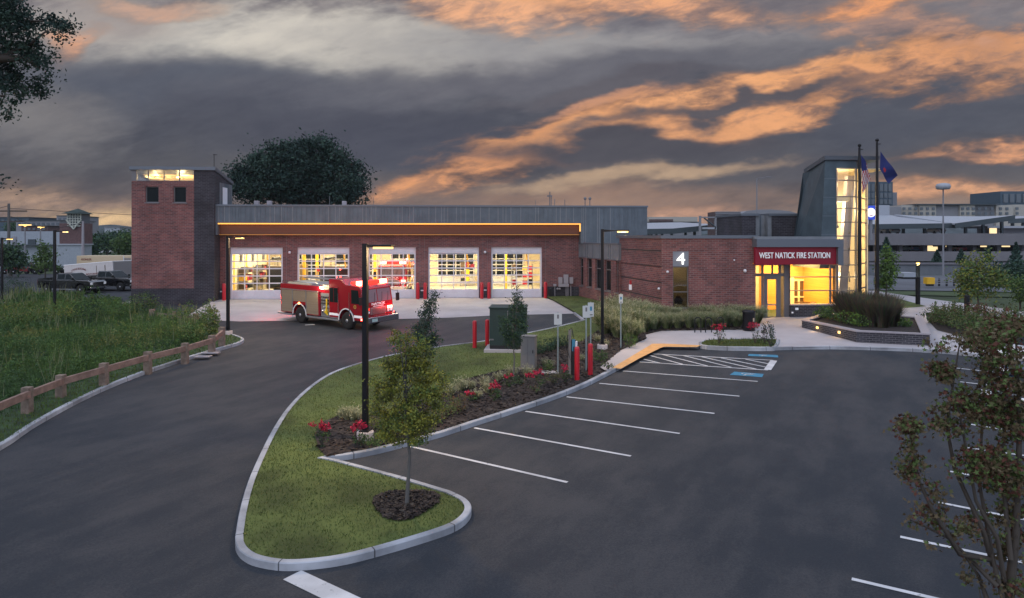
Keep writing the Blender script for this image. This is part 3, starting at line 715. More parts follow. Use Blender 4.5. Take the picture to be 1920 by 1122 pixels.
for k in range(5):
    a, b = DU[k]
    m = MB(); m.tube([((a + b) / 2 + .6, 2, 5.2), ((a + b) / 2 + .6, 14, 5.2)], .16, 8); m.build('bay_duct', 'alu', ST)
    m = MB(); m.tube([((a + b) / 2 + 1.3, 3, 5.3), ((a + b) / 2 + 1.1, 3.2, 3.9), ((a + b) / 2 + 1.25, 3.4, 2.4)], .06, 6); m.build('hose_drop', 'yellow_paint', ST)
    m = MB(); m.tube([(a + .5, 4, 5.1), (b - .4, 4.2, 5.1)], .07, 6); m.build('sprinkler_pipe', 'red_paint', ST)
for k in range(7):
    m = MB(); m.box(u_l + .501, u_l + .52 + .14 * (k % 2), 3.0 + 1.7 * k, 3.35 + 1.7 * k, 2.9 if k % 2 else .02, 5.2); m.build('wall_pilaster', ['yellow_paint', 'frame_grey'][k % 2], ST)
for k in range(5):
    m = MB(); m.box(DU[k][0] - .3, DU[k][1] + .3, 5.2 + .2 * k, 5.35 + .2 * k, 5.15, 5.598); m.build('roof_beam', 'frame_grey', ST)
# small fittings on the piers
for u in [(DU[k][1] + DU[k + 1][0]) / 2 - .1 for k in range(4)] + [u_l + .42]:
    m = MB(); m.box(u, u + .22, -.06, -.031, .61, .71); m.build('wall_socket', 'white_metal', ST)
for k in (0, 3): m = MB(); m.ball(((DU[k][1] + DU[k + 1][0]) / 2, -.10, 3.85), .11, 10, 0); m.build('security_camera', 'white_metal', ST)
# meters right of the last door
ux = lambda p: US(0, p)[0]; mat('frame_lt', (.33, .30, .32), .5)
for k, (p0, p1, y0, y1, pz_) in enumerate(((1046.5, 1054, 520, 532, ()), (1056, 1065, 515, 532, (1061, 1064.5)), (1067, 1074, 520, 532, (1070,)), (1046.5, 1066, 532.5, 538, ()), (1037, 1042.5, 533, 537, (1040,)))):
    m = MB(); m.box(ux(p0), ux(p1), -.28, -.035, ZS(0, p0, y1)[0], ZS(0, p0, y0)[0])
    for p in pz_: m.tube([(ux(p), -.12, -.1), (ux(p), -.12, ZS(0, p, y1)[0])], .035, 6)
    m.build('utility_meter', 'frame_lt', ST, bevel=.02)
m = MB(); m.box(ux(1028), ux(1033), -.45, -.035, -.05, ZS(0, 1030, 541)[0]); m.build('hydrant_cabinet', 'black', ST, bevel=.03)
for p in (1045, 1049): m = MB(); m.ball((ux(p), -.14, ZS(0, p, 541.5)[0]), .10, 8, 0); m.build('meter_dial', 'frame_lt', ST)

# --- brick tower
WT = -1.25
t0, t1, td = *US(WT, 246.5, 402), US(WT, 364)[0]
zt = ZS(WT, 320, 313)[0]; zc0, zc1 = ZS(WT, 320, 340, 318.5); dep = 4.2
tc0, tc1 = US(WT, 256, 363); dz = .85      # shed roof falls to the back
wins = [(*US(WT, 272.5, 297.5), *ZS(WT, 285, 380, 350)), (*US(WT, 325, 349), *ZS(WT, 285, 380, 350))]
zplin = ZS(WT, 320, 541)[0]
m = MB(); wall(m, (t0, WT), (td, WT), zplin, zc0, .35, [(a - t0, b - t0, c, d) for a, b, c, d in wins])
m.box(t0, t0 + .35, WT + .352, WT + dep, zplin, zc0 - .3); m.box(t0 + .352, t1 - .36, WT + dep - .35, WT + dep, zplin, zc0 - .3)
m.build('tower_wall', 'brick', ST)
m = MB(); m.box(t0 - .02, td - .002, WT - .02, WT + .3, -.8, zplin - .002)
m.hexa([(td, WT - .02, -.8), (t1, WT - .02, -.8), (t1, WT + dep, -.8), (td, WT + dep, -.8), (td, WT - .02, zt - .25), (t1, WT - .02, zt - .25), (t1, WT + dep, zt - .25 - dz), (td, WT + dep, zt - .25 - dz)])
m.build('tower_pier', 'brick_dark', ST)
m = MB()
m.box(t1 - .001, t1 + .03, WT + 1.1, WT + dep, zb_top + .05, zt - .25 - dz - .05); ribs(m, (t1 + .031, WT + 1.1), (t1 + .031, WT + dep), zb_top + .05, zt - .3 - dz, 0, 8, (.3, .45))
m.build('tower_siding', ['siding', 'siding_lt'], ST)
m = MB(); m.box(t1 + .065, t1 + .09, WT + 1.7, WT + 2.8, zb_top + .05, zb_top + 1.5); m.build('roof_door', 'white_metal', ST)
m = MB()
m.hexa([(t0 - .12, WT - .15, zt - .26), (t1 + .12, WT - .15, zt - .26), (t1 + .12, WT + dep + .1, zt - .26 - dz), (t0 - .12, WT + dep + .1, zt - .26 - dz),
        (t0 - .12, WT - .15, zt), (t1 + .12, WT - .15, zt), (t1 + .12, WT + dep + .1, zt - dz), (t0 - .12, WT + dep + .1, zt - dz)])
m.build('tower_roof', 'coping', ST)
m = MB(); m.box(t0, tc0, WT + .02, WT + .2, zc0, zt - .26); m.box(tc1, td, WT + .02, WT + .25, zc0 + .001, zt - .26)
m.box(tc0, tc1, WT, WT + .2, zc0 - .001, zc0 + .05); m.box(tc0, tc1, WT + .001, WT + .2, zc1, zt - .26)
for k in range(1, 4): u = tc0 + (tc1 - tc0) * k / 4 - .3 + .1 * k; m.box(u - .03, u + .03, WT + .01, WT + .1, zc0 + .05, zc1)
cw = m.build('clerestory_window', 'frame_grey', ST)
m = MB(); m.box(tc0, tc1, WT + .05, WT + .06, zc0 + .05, zc1); m.build('pane', 'glass_lobby', cw)
m = MB(); m.box(t0 + .36, td, WT + .36, WT + dep - .36, zc0 - .25, zc0 - .15); m.hexa([(t0 + .3, WT + .3, zt - .3), (td, WT + .3, zt - .3), (td, WT + dep - .37, zt - .3 - dz), (t0 + .3, WT + dep - .37, zt - .3 - dz)] + [(t0 + .3, WT + .3, zt - .27), (td, WT + .3, zt - .27), (td, WT + dep - .37, zt - .27 - dz), (t0 + .3, WT + dep - .37, zt - .27 - dz)])
m.box(td - .08, td - .001, WT + .36, WT + dep - .36, zc0 - .15, zt - .4 - dz * .5)
for k in range(4): m.box(tc0 + .8 * k + .3, tc0 + .8 * k + .42, WT + .6, WT + dep - .5, zt - .55 - dz * .3, zt - .42 - dz * .3)
m.build('tower_room', 'cream', ST)
lamp('tower_lamp', ((tc0 + tc1) / 2 + .8, WT + 1.0, zc0 + .2), 130, (1, .72, .34), ST, .2)
lamp('tower_lamp', ((tc0 + tc1) / 2 - 1.2, WT + 1.2, zc0 + .2), 110, (1, .72, .34), ST, .2)
for a, b, c, d in wins:
    m = MB(); m.box(a, b, WT + .12, WT + .18, c, c + .06); m.box(a, b, WT + .12, WT + .18, d - .06, d); m.box(a, a + .08, WT + .12, WT + .18, c + .06, d - .06); m.box(b - .06, b, WT + .12, WT + .18, c + .06, d - .06); m.box(a - .06, b + .06, WT - .06, WT + .1, c - .08, c - .001)
    wq = m.build('tower_window', 'frame_grey', ST); m = MB(); m.box(a + .08, b - .06, WT + .15, WT + .17, c + .06, d - .06); m.build('pane', 'dark_glass', wq)
m = MB(); m.tube([(t1 - .2, WT + .5, zt), (t1 - .2, WT + .5, zt + 1.1)], .025, 6); m.box(t1 - .28, t1 + .05, WT + .48, WT + .52, zt + 1.02, zt + 1.06); m.build('weather_mast', 'black_metal', ST)

# --- window wing between garage and the brick box
A0 = SL(1085, 444, 58.8); A1 = SL(1160, 444, 50.4)
A0, A1 = Vector((A0.x, A0.y)), Vector((A1.x, A1.y)); Ld = (A1 - A0); LA = Ld.length; dA = Ld.normalized(); rA = Vector((-dA.y, dA.x))
def sA(px):            # distance along the wing wall of a photo column
    for s in np.linspace(0, LA + 1, 400):
        q = ST_M @ Vector((*(A0 + dA * s), 0)); 
        if 960 + F * q.x / q.y >= px: return s
    return LA
ST_M = Matrix.Translation(ORG) @ Matrix.Rotation(TH, 4, 'Z')
wpx = [(1086.5, 1093.5), (1100.5, 1109.5), (1116, 1127), (1134, 1145.5), (1154.5, 1159.5)]
wops = [(max(.05, sA(a)), sA(b), 1.05, 3.36) for a, b in wpx]
# the wall faces the viewer's left, so the outside is to the right of the walking direction
m = MB(); wall(m, A0, A1, -.6, 3.42, .3, wops); m.build('wing_wall', 'brick', ST)
m = MB(); c = lambda s, o, z: (*(A0 + dA * s + rA * o), z)
wall(m, A0, A1, 3.42, 4.56, .3); ribs(m, A0 + dA * .02, A1, 3.44, 4.56, 0, 6, (.25, .5)); m.build('wing_siding', ['siding_lt', 'siding'], ST)
m = MB(); wall(m, A0 - rA * .06, A1 - rA * .06, 4.56, 4.66, .5); wall(m, A0 - rA * .05, A1 - rA * .05, 3.40, 3.47, .06); m.build('wing_coping', 'coping', ST)
for (a, b, z0, z1) in wops:
    m = MB(); q0 = A0 + dA * a + rA * .14; q1 = A0 + dA * b + rA * .14
    wall(m, q0, q1, z0, z1, .06, [(.05, b - a - .05, z0 + .05, z0 + 1.55), (.05, b - a - .05, z0 + 1.62, z1 - .05)]); wall(m, q0 - rA * .20, q1 - rA * .20, z0 - .09, z0 - .001, .3)
    wq = m.build('window', 'frame_grey', ST); m = MB(); wall(m, q0 + rA * .02, q1 + rA * .02, z0 + .05, z1 - .05, .02); m.build('pane', 'dark_glass' if a < 9 else 'glass_lobby', wq)
m = MB(); B0 = A0 + rA * .35; m.prism([tuple(A0 + rA * .3), tuple(A1 + rA * .3), (A1.x + 14, A1.y), (A0.x + 14, A0.y + 2)], 4.5, 4.55); m.build('wing_roof', 'roof_membrane', ST)

# --- brick box with the number four
C1 = SL(1240.5, 444, 43.5); WW = C1.y; C0 = SL(1161.5, 444, 50.8); uE = US(WW, 1416)[0]
zbx = ZS(WW, 1300, 447.5)[0]
n4 = (*US(WW, 1261.5, 1291.5), *ZS(WW, 1276, 577, 500)); n4p = (*US(WW, 1259.5, 1293.5), *ZS(WW, 1276, 500, 471.5))
m = MB(); wall(m, (C1.x, WW), (uE, WW), -1.2, zbx, .35, [(n4[0] - C1.x, n4[1] - C1.x, n4[2], n4p[3])])
m.build('entrance_wing_wall', 'brick', ST)
m = MB(); wall(m, (C0.x, C0.y), (C1.x, C1.y + .0005), -1.2, zbx - .001, .35); m.build('entrance_wing_wall', 'brick', ST)
dC = (Vector((C1.x, C1.y)) - Vector((C0.x, C0.y))); LC = dC.length; dC.normalize(); rC = Vector((-dC.y, dC.x)); c0 = Vector((C0.x, C0.y))
m = MB()
for z in (4.25, 3.25, 2.25, 1.25): wall(m, c0 - rC * .004, c0 + dC * LC - rC * .004, z - .035, z + .035, .1)
m.build('brick_joint', 'black', ST)
m = MB(); m.prism([(C0.x - .1, C0.y), (C1.x - .08, WW - .08), (uE + .05, WW - .08), (uE + .05, WW + 8), (C0.x - .1, WW + 8)], zbx, zbx + .20); m.build('wing_coping', 'coping', ST)
m = MB(); wall(m, (n4p[0], WW + .02), (n4p[1], WW + .02), n4p[2], n4p[3] - .002, .1); m.build('number_panel', mat('panel_blue', (.20, .215, .25), .5, .2), ST)
tp = US(WW, 1268, 1283.5); text('house_number', '4', tp[0], tp[1], ZS(WW, 1276, 496)[0], ZS(WW, 1276, 474.5)[0] - ZS(WW, 1276, 496)[0], WW - .06, 'lamp_white', ST, .05, bold=.0)
m = MB(); a, b, z0, z1 = n4; m.box(a, a + .06, WW + .1, WW + .2, z0, z1); m.box(b - .06, b, WW + .1, WW + .2, z0, z1); m.box(a + .06, b - .06, WW + .1, WW + .2, z1 - .06, z1 - .001); m.box(a - .05, b + .05, WW - .05, WW + .2, z0 - .08, z0); m.box(a + .06, b - .06, WW + .12, WW + .18, z0 + .95, z0 + 1.0)
wq = m.build('window', 'frame_grey', ST); m = MB(); m.box(a + .06, b - .06, WW + .14, WW + .16, z0, z1 - .06); m.build('pane', 'glass_dim', wq)
m = MB(); m.box(a - .2, b + 1.6, WW + 2.6, WW + 2.7, 0, 4.4); m.build('room_wall', 'cream', ST)
m = MB(); m.lathe([(.0, 0), (.22, 0), (.30, .25), (.12, .5), (.0, .55)], ((a + b) / 2 + .1, WW + .8, z0 + .15), 10); m.build('seat', 'maroon', ST)
area('room_lamp', ((a + b) / 2, WW + 1.5, 4.2), 1.5, 1, 55, (1, .75, .4), (0, 0, 0), ST)
# wall fittings (a camera on the corner, light heads, a vent)
for px, py, s in ((1251, 510, .09), (1396, 508, .11), (1234.5, 541.5, .08), (1376, 488, .05)):
    q = SW(px, py, WW); m = MB(); m.ball((q.x, WW - .08, q.z), s, 8, 0); m.box(q.x - .03, q.x + .03, WW - .1, WW, q.z - .02, q.z + .04); m.build('wall_light', 'white_metal', ST)
q = SL(1186, 537, 48.6); m = MB(); m.box(q.x - .22, q.x + .05, q.y - .15, q.y + .15, q.z - .25, q.z + .12, 0); m.box(q.x - .2, q.x + .03, q.y - .12, q.y + .12, q.z + .12, q.z + .4, 1); m.build('alarm_box', ['sign_white', 'red_paint'], ST)

# --- entrance: doors, lobby glazing, red sign under the canopy
WD = WW + .9; WS = WW - .45
e0, e1 = US(WD, 1416)[0] - .05, US(WD, 1481)[0]; zg = -.55
zsb, zst = ZS(WS, 1490, 496.5, 463.5); s0, s1 = US(WS, 1416.5, 1568)
m = MB(); m.box(s0, s1, WS, WS + .25, zsb, zst); sg = m.build('entrance_sign', 'sign_red', ST)
lt = US(WS - .02, 1423, 1555.5); zl = ZS(WS, 1490, 484.5, 473.5)
text('sign_lettering', 'WEST NATICK FIRE STATION', lt[0], lt[1], zl[0], zl[1] - zl[0], WS - .05, 'sign_white', sg, .05, bold=.004)
k1 = US(WS, 1578)[0]; zk, zkr = ZS(WS, 1490, 448.5, 498)
m = MB(); m.box(s0 - .02, k1, WS - .25, WW + 6, zst + .002, zk); m.box(s1 + .002, k1 - .002, WS - .22, WW + .6, zkr, zst + .001); m.build('canopy', 'coping', ST)
m = MB(); m.box(s0, s1, WS + .26, WW + 2.0, zsb + .02, zsb + .10); m.build('entrance_soffit', 'wood_slat', ST)
zd0 = -.45; zd1 = ZS(WD, 1450, 518.5)[0]; zt1 = zsb + .02
def post(m, px0, px1, w, z0, z1, d=.12, mi=0): a, b = US(w, px0, px1); m.box(a, b, w - .001, w + d, z0, z1, mi)
m = MB(); post(m, 1470, 1480.5, WD - .05, zd0, zt1, .5); m.build('entrance_column', 'frame_grey', ST)
m = MB()
for p in ((1413, 1417), (1428, 1432), (1447, 1450), (1460, 1464)): post(m, *p, WD, zd0 if p[0] not in (1447,) else zd1, zt1, .1)
a, b = US(WD, 1413, 1470); m.box(a, b, WD + .002, WD + .10, zd1, zd1 + .2); m.box(a, b, WD + .002, WD + .1, zt1 - .12, zt1 - .001)
fr = m.build('entrance_frame', 'frame_grey', ST)
m = MB(); m.box(a, b, WD + .04, WD + .05, zd0, zt1 - .1); m.build('pane', 'glass_lobby', fr)
for (q0, q1) in ((1432.5, 1459.5),):
    a, b = US(WD, q0, q1); m = MB(); m.box(a, a + .22, WD - .03, WD + .03, zd0, zd1); m.box(b - .16, b, WD - .03, WD + .03, zd0, zd1); m.box(a + .22, b - .16, WD - .03, WD + .03, zd1 - .2, zd1); m.box(a + .22, b - .16, WD - .03, WD + .03, zd0, zd0 + .42)
    dr = m.build('entrance_door', 'frame_grey', ST); m = MB(); m.box(a + .2, b - .14, WD - .08, WD - .05, zd0 + 1.15, zd0 + 1.24); m.box(a + .16, a + .2, WD - .1, WD - .03, zd0 + 1.0, zd0 + 1.5); m.build('handle', 'alu', dr)
# lobby window with light shelves and dark brick below
WG = WD - .12; g0, g1 = US(WG, 1480.5, 1572); zs = ZS(WG, 1500, 571)[0]
m = MB(); m.box(g0, g1 + .6, WG - .15, WG + .25, -.8, zs - .06); m.build('lobby_plinth', 'brick_planter', ST)
m = MB(); m.box(g0, g1 + .9, WG - .2, WG + .25, zs - .059, zs + .02); m.build('sill', 'frame_lt', ST)
m = MB(); post(m, 1556, 1559, WG, zs + .02, zt1); post(m, 1568, 1572, WG, zs + .02, zt1); m.box(g0, g0 + .05, WG, WG + .1, zs + .02, zt1)
zsh = ZS(WG, 1520, 519.5, 545)
for z in zsh: m.box(g0, g1, WG - .12, WG + .12, z - .03, z + .03)
lw = m.build('lobby_window', 'frame_grey', ST)
m = MB(); m.box(g0 + .05, g1, WG + .04, WG + .05, zs + .02, zt1); m.build('pane', 'glass_lobby', lw)
m = MB(); m.box(US(WG, 1482)[0], US(WG, 1485)[0], WG - .19, WG - .15, .2, .3); ZZ = ZS(WG, 1492, 581, 577); qq = US(WG, 1489, 1494); m.box(qq[0], qq[1], WG - .22, WG - .151, ZZ[0], ZZ[1]); m.build('wall_light', 'sign_white', ST)
# lobby room
LB = WG + 5.5
m = MB(); m.box(e0 - .3, g1 + .2, WG + .3, LB, zd0 - .05, zd0 + .002); m.build('lobby_floor', 'bay_floor', ST)
m = MB(); m.box(g0 + .3, g1 + .3, LB - .6, LB, zd0, 4.2); m.box(g1 + .1, g1 + .3, WG + .9, LB - .6, zd0, 4.2); m.box(g0 - .3, g1 + .3, WG + .4, LB, 3.66, 3.74); m.box(e0, g0 - .3, WG + .6, LB, 3.66, 3.74); m.build('lobby_wall', 'wood_slat', ST)
m = MB(); m.box(e0 - .4, e0 - .2, WG + .4, LB, zd0, 3.66); m.box(e0 - .2, g0 + .3, LB - .2, LB, zd0, 3.6); m.build('lobby_wall', 'cream', ST)
m = MB()
q = US(LB - .7, 1482, 1489, 1498, 1501, 1522, 1526, 1535); zz = ZS(LB - .7, 1500, 575, 527, 518)
m.box(q[0], q[1], LB - .72, LB - .62, zd0, zz[1] + .3)
for k in (2, 4, 6): m.box(q[k] - .07, q[k] + .05, LB - .74, LB - .61, zd0, zz[1])
m.box(q[1], q[6], LB - .74, LB - .61, zz[1], zz[1] + .12); m.box(q[1], q[6], LB - .73, LB - .61, zz[1] - 1.2, zz[1] - 1.1); m.box(q[1], q[6], LB - .73, LB - .61, zd0 + .6, zd0 + .7)
m.build('reception_screen', 'cream', ST)
m = MB(); m.box(q[1] + .02, q[6] - .02, LB - .66, LB - .605, zd0, zz[1]); m.build('reception_glass', mat('brown', (.11, .07, .04), .4), ST)
m = MB(); m.box(q[1], q[6] + .1, LB - 1.6, LB - .8, zd0, zd0 + .95); m.lathe([(.28, 0), (.3, .4), (.2, .55), (0, .56)], (q[4] - .6, LB - 2.2, zd0 + .5), 12, 0); m.build('reception_desk', 'brown', ST)
area('lobby_lamp', ((g0 + g1) / 2, WG + 2.6, 3.60), 3.2, 3.5, 1150, (1, .62, .20), (0, 0, 0), ST)
area('vestibule_lamp', ((e0 + g0) / 2, WG + 2.6, 3.60), 1.6, 3.5, 300, (1, .68, .30), (0, 0, 0), ST)

# --- roof boxes behind the entrance wing
WP = WW + 6.5
pz = ZS(WP, 1440, 402)[0]
u0, u1, u2, u3 = US(WP, 1391, 1417, 1448, 1496)
m = MB(); m.box(u0, u1, WP, WP + 5, 3, pz - .12); m.box(u2, u3, WP, WP + 5, 3, pz - .12); m.build('penthouse_wall', 'brick_dark', ST)
m = MB(); m.box(u1 + .3, u2 - .3, WP + .6, WP + .8, 3, pz - .05); ribs(m, (u1 + .3, WP + .6), (u2 - .3, WP + .6), 3, pz - .05, 0, 9, (.2, .3)); m.box(u1 + .002, u1 + .3, WP + .1, WP + 5, 3, pz - .121); m.box(u2 - .3, u2 - .002, WP + .1, WP + 5, 3, pz - .121); m.build('penthouse_siding', ['siding_lt', 'siding'], ST)
m = MB(); m.box(u0 - .08, u1 + .25, WP - .08, WP + 5, pz - .12, pz + .05); m.box(u2 - .28, u3, WP - .08, WP + 5, pz - .119, pz + .051); m.build('penthouse_coping', 'coping', ST)
m = MB(); q = US(WS, 1416, 1570); m.box(q[0], q[1], WS + .1, WP - .1, zk + .001, zk + .16); m.build('canopy_roof', 'siding_lt', ST)

# --- glass stair tower
WX = WW + 1.6
def X(px, py, w=WX): return SW(px, py, w)
WBk = WX + 4.5
gr_ = X(1567.5, 302); zg0 = -.5; ztp = X(1590, 301).z; zgt = X(1585, 315.5).z; g1x = X(1605, 400).x
fb_, ft_ = X(1537, 470), X(1547.5, 302); bb_, bt_ = X(1481, 470, WBk), X(1511.5, 325, WBk); zlo = fb_.z - 1.2
m = MB(); m.add([(fb_.x, WX, zlo), (gr_.x, WX, zlo), (gr_.x, WX, ztp), (ft_.x, WX, ztp), (bb_.x, WBk, zlo), (gr_.x, WBk, zlo), (gr_.x, WBk, bt_.z), (bt_.x, WBk, bt_.z)],
    [(0, 1, 2, 3), (4, 0, 3, 7), (5, 4, 7, 6), (1, 5, 6, 2), (3, 2, 6, 7)]); m.box(gr_.x, g1x + .02, WX, WX + .4, zgt, ztp)
m.build('stair_tower_wall', 'panel_zinc', ST)
for k in range(1, 5):
    f = k / 5; z = zlo + 1.0 + (ztp - zlo - 1) * f; xa = fb_.x + (ft_.x - fb_.x) * (z - zlo - 1.2) / (ztp - zlo - 1.2)
    m = MB(); m.box(xa + .01, gr_.x - .001, WX - .012, WX, z, z + .03); m.build('panel_seam', 'coping', ST)
S2 = INV @ P(1625.5, 444, 49.4); S2 = Vector((S2.x, S2.y))
m = MB(); xr = g1x + 1.5
m.hexa([(ft_.x - .15, WX - .2, ztp + .01), (xr, WX - .2, ztp + .01), (xr, WBk, bt_.z + .01), (bt_.x - .15, WBk, bt_.z + .01)] + [(ft_.x - .2, WX - .25, ztp + .27), (xr, WX - .25, ztp + .27), (xr, WBk, bt_.z + .27), (bt_.x - .2, WBk, bt_.z + .27)])
m.build('stair_tower_roof', 'coping', ST)
m = MB(); hz = [X(1585, y).z for y in (338.5, 369, 391, 417, 443, 469.5, 497, 519.5, 545, 571)]
for z in hz: m.box(gr_.x, g1x, WX - .05, WX + .1, z - .035, z + .035)
m.box(gr_.x - .001, gr_.x + .05, WX - .03, WX + .1, zs, zgt); m.box(g1x - .05, g1x + .05, WX - .03, WX + .1, zs, zgt)
G1 = Vector((g1x, WX))
for z in hz: wall(m, G1, S2, z - .035, z + .035, .08)
wall(m, G1 + (S2 - G1) * .45, G1 + (S2 - G1) * .49, zs, zgt, .07); wall(m, G1 + (S2 - G1) * .97, S2, zs, ztp, .1); wall(m, G1, S2, zgt, ztp, .3)
for z in hz[5:9]: m.box(gr_.x - .6, g1x + .1, WX - .42, WX - .06, z - .02, z + .02)
sw = m.build('stair_window', 'frame_grey', ST)
m = MB(); m.box(gr_.x + .05, g1x, WX + .03, WX + .04, zs, zgt); wall(m, G1 + Vector((.03, .03)), S2 + Vector((.03, .03)), zs, zgt, .012); m.build('pane', 'glass_lobby', sw)
m = MB(); m.box(gr_.x - .3, S2.x + .4, WX - .1, WX + .5, -.8, zs - .07); wall(m, G1, S2, -.8, zs - .07, .3); m.build('stair_plinth', 'brick_planter', ST)
m = MB(); m.box(gr_.x + .002, S2.x + .2, WX + 4.3, WX + 4.5, zg0, bt_.z); m.box(gr_.x + .001, gr_.x + .06, WX + .42, WX + 4.3, zg0, bt_.z - .1); m.box(S2.x, S2.x + .2, S2.y + .2, WX + 4.3, zg0, bt_.z); m.box(gr_.x + .07, S2.x, WX + .5, WX + 4.3, bt_.z - .1, bt_.z - .02)
m.box(gr_.x + .07, g1x - .1, WX + .6, WX + 4.2, X(1585, 371).z - .2, X(1585, 371).z + .1)
m.build('stair_room', 'cream', ST)
m = MB(); b0, b1 = X(1580, 575, WX + 1.6), X(1588, 330, WX + 1.6)
m.hexa([(b0.x - .35, WX + 1.5, zs), (b0.x + .25, WX + 1.5, zs), (b0.x + .25, WX + 1.9, zs), (b0.x - .35, WX + 1.9, zs), (b1.x, WX + 1.5, b1.z), (b1.x + .5, WX + 1.5, b1.z), (b1.x + .5, WX + 1.9, b1.z), (b1.x, WX + 1.9, b1.z)])
m.build('leaning_column', 'frame_lt', ST)
m = MB()
for k in range(5): m.tube([(g1x + .25, WX + 1.2, 1.0 + 1.1 * k), (g1x + 1.6, WX + 3.6, 1.5 + 1.1 * k)], .05, 6)
m.tube([(gr_.x + .6, WX + .9, ztp - .2), (gr_.x + .6, WX + .9, X(1580, 425).z)], .02, 5); m.ball((gr_.x + .6, WX + .9, X(1580, 425).z), .1)
m.build('stair_rail', 'frame_grey', ST)
lamp('stair_lamp', (gr_.x + .45, WX + 2.2, X(1580, 392).z), 1000, (1, .74, .40), ST, .25)
lamp('stair_lamp', (gr_.x + .5, WX + 1.2, X(1580, 345).z), 260, (1, .74, .40), ST, .2)
lamp('stair_lamp', (gr_.x + .8, WX + 2.6, X(1580, 520).z), 420, (1, .74, .40), ST, .25)
# things on the roof
zt_ = zb_top + .03
for px, h, r in ((1031, .95, .05), (1034, .5, .03), (1040, .3, .03), (1059, .25, .03), (1097, .4, .04), (1106, .4, .04), (1004, .2, .02), (618, .5, .02), (700, .4, .02)):
    u = US(4, px)[0]; m = MB(); m.tube([(u, 4, zt_), (u, 4, zt_ + h + .5)], r, 6)
    if px == 1031: m.box(u - .25, u + .2, 3.9, 4.1, zt_ + 1.0, zt_ + 1.12)
    if px in (1097, 1106): m.ball((u, 4, zt_ + .85), .14)
    m.build('roof_vent', 'frame_grey', ST)
for p in (500, 476, 641): m = MB(); u = US(3, p)[0]; m.box(u, u + .35, 3, 3.5, zt_, zt_ + .5); m.build('roof_unit', 'frame_lt', ST, bevel=.03)

# gear stored inside the bays
def rack(label, u, w, n, seed):
    t = thing('gear_rack', label, 'rack', stw_(u, w), TH); rr = random.Random(seed); m = MB()
    for x in (0, n * .5): m.box(x - .03, x + .03, 0, .05, 0, 2.5); m.box(x - .03, x + .03, .5, .55, 0, 2.5)
    for z in (.5, 1.2, 1.9): m.box(-.03, n * .5 + .03, 0, .55, z, z + .04)
    m.build('frame', 'alu', t)
    for k in range(n):
        for z in (.54, 1.24, 1.94):
            if rr.random() < .8: q = MB(); q.box(k * .5 + .05, k * .5 + .45, .03, .5, z, z + rr.uniform(.25, .55)); q.build('gear', rr.choice(['brown', 'red_paint', 'yellow_paint', 'black', 'frame_grey', 'sign_red']), t)
stw_ = lambda u, w: ST_M @ Vector((u, w, .003))
def turned(label, u, w, n, seed):
    before = set(COL.objects); rack(label, u, w, n, seed)
    for o in set(COL.objects) - before:
        if o.get('label'): o.rotation_euler = (0, 0, TH - R(90))
turned('metal gear rack on the side wall of the first garage bay, closer to the door', u_l + .55, 6.6, 5, 11); turned('metal gear rack on the side wall of the first garage bay, deeper in', u_l + .55, 11.5, 6, 12)
rack('metal gear rack along the back of the first garage bay', DU[0][0] + .4, 12, 4, 1); rack('metal gear rack beside the engine in the second garage bay', DU[1][0] + .2, 6.5, 3, 2)
rack('metal gear rack beside the yellow column in the third garage bay', DU[2][0] - .2, 8.0, 3, 3); rack('metal gear rack at the back of the fourth garage bay', DU[3][0] + 2.6, 14, 3, 4); rack('metal gear rack at the far wall of the last garage bay', DU[4][0] + 2.3, 8, 4, 5)

# ---------------- vehicles
mat('engine_red', (.25, .006, .016), .22, spec=.5, coat=.6)
mat('tyre', (.012, .012, .013), .85)
mat('car_black', (.008, .008, .010), .18, spec=.5, coat=.8)
mat('car_white', (.62, .62, .64), .3, coat=.5)
mat('car_silver', (.34, .36, .39), .3, .4, coat=.5)
mat('car_red', (.22, .012, .016), .3, coat=.5)
mat('car_blue', (.015, .05, .12), .3, coat=.5)
mat('tan', (.38, .30, .22), .7); mat('gold', (.55, .36, .08), .4, .5); mat('plate', (.30, .48, .50), .5)
mat('yellow_cap', (.80, .55, .02), .4)
stripemat('shutter', (.27, .215, .16), (.34, .275, .21), 14, .35, metal=.35)
def wheel(par, x, y, r, w, out, rim='alu'):
    t = MB(); t.lathe([(r * .62, -w / 2), (r * .93, -w / 2), (r, -w * .32), (r, w * .32), (r * .93, w / 2), (r * .62, w / 2)], (0, 0, 0), 24, axis='y')
    o = t.build('wheel', 'tyre', par, loc=(x, y, r))
    k = MB(); k.lathe([(r * .63, out * w * .34), (r * .60, out * w * .46), (r * .48, out * w * .30), (r * .22, out * w * .34), (r * .20, out * w * .52), (.001, out * w * .53)], (0, 0, 0), 20, axis='y')
    for q in range(10): a = 2 * math.pi * q / 10; k.ball((math.cos(a) * r * .36, out * w * .34, math.sin(a) * r * .36), r * .05, 6)
    k.build('rim', rim, o)
def pbox(name, m, par, *a, bevel=0.0): q = MB(); q.box(*a); return q.build(name, m, par, bevel)
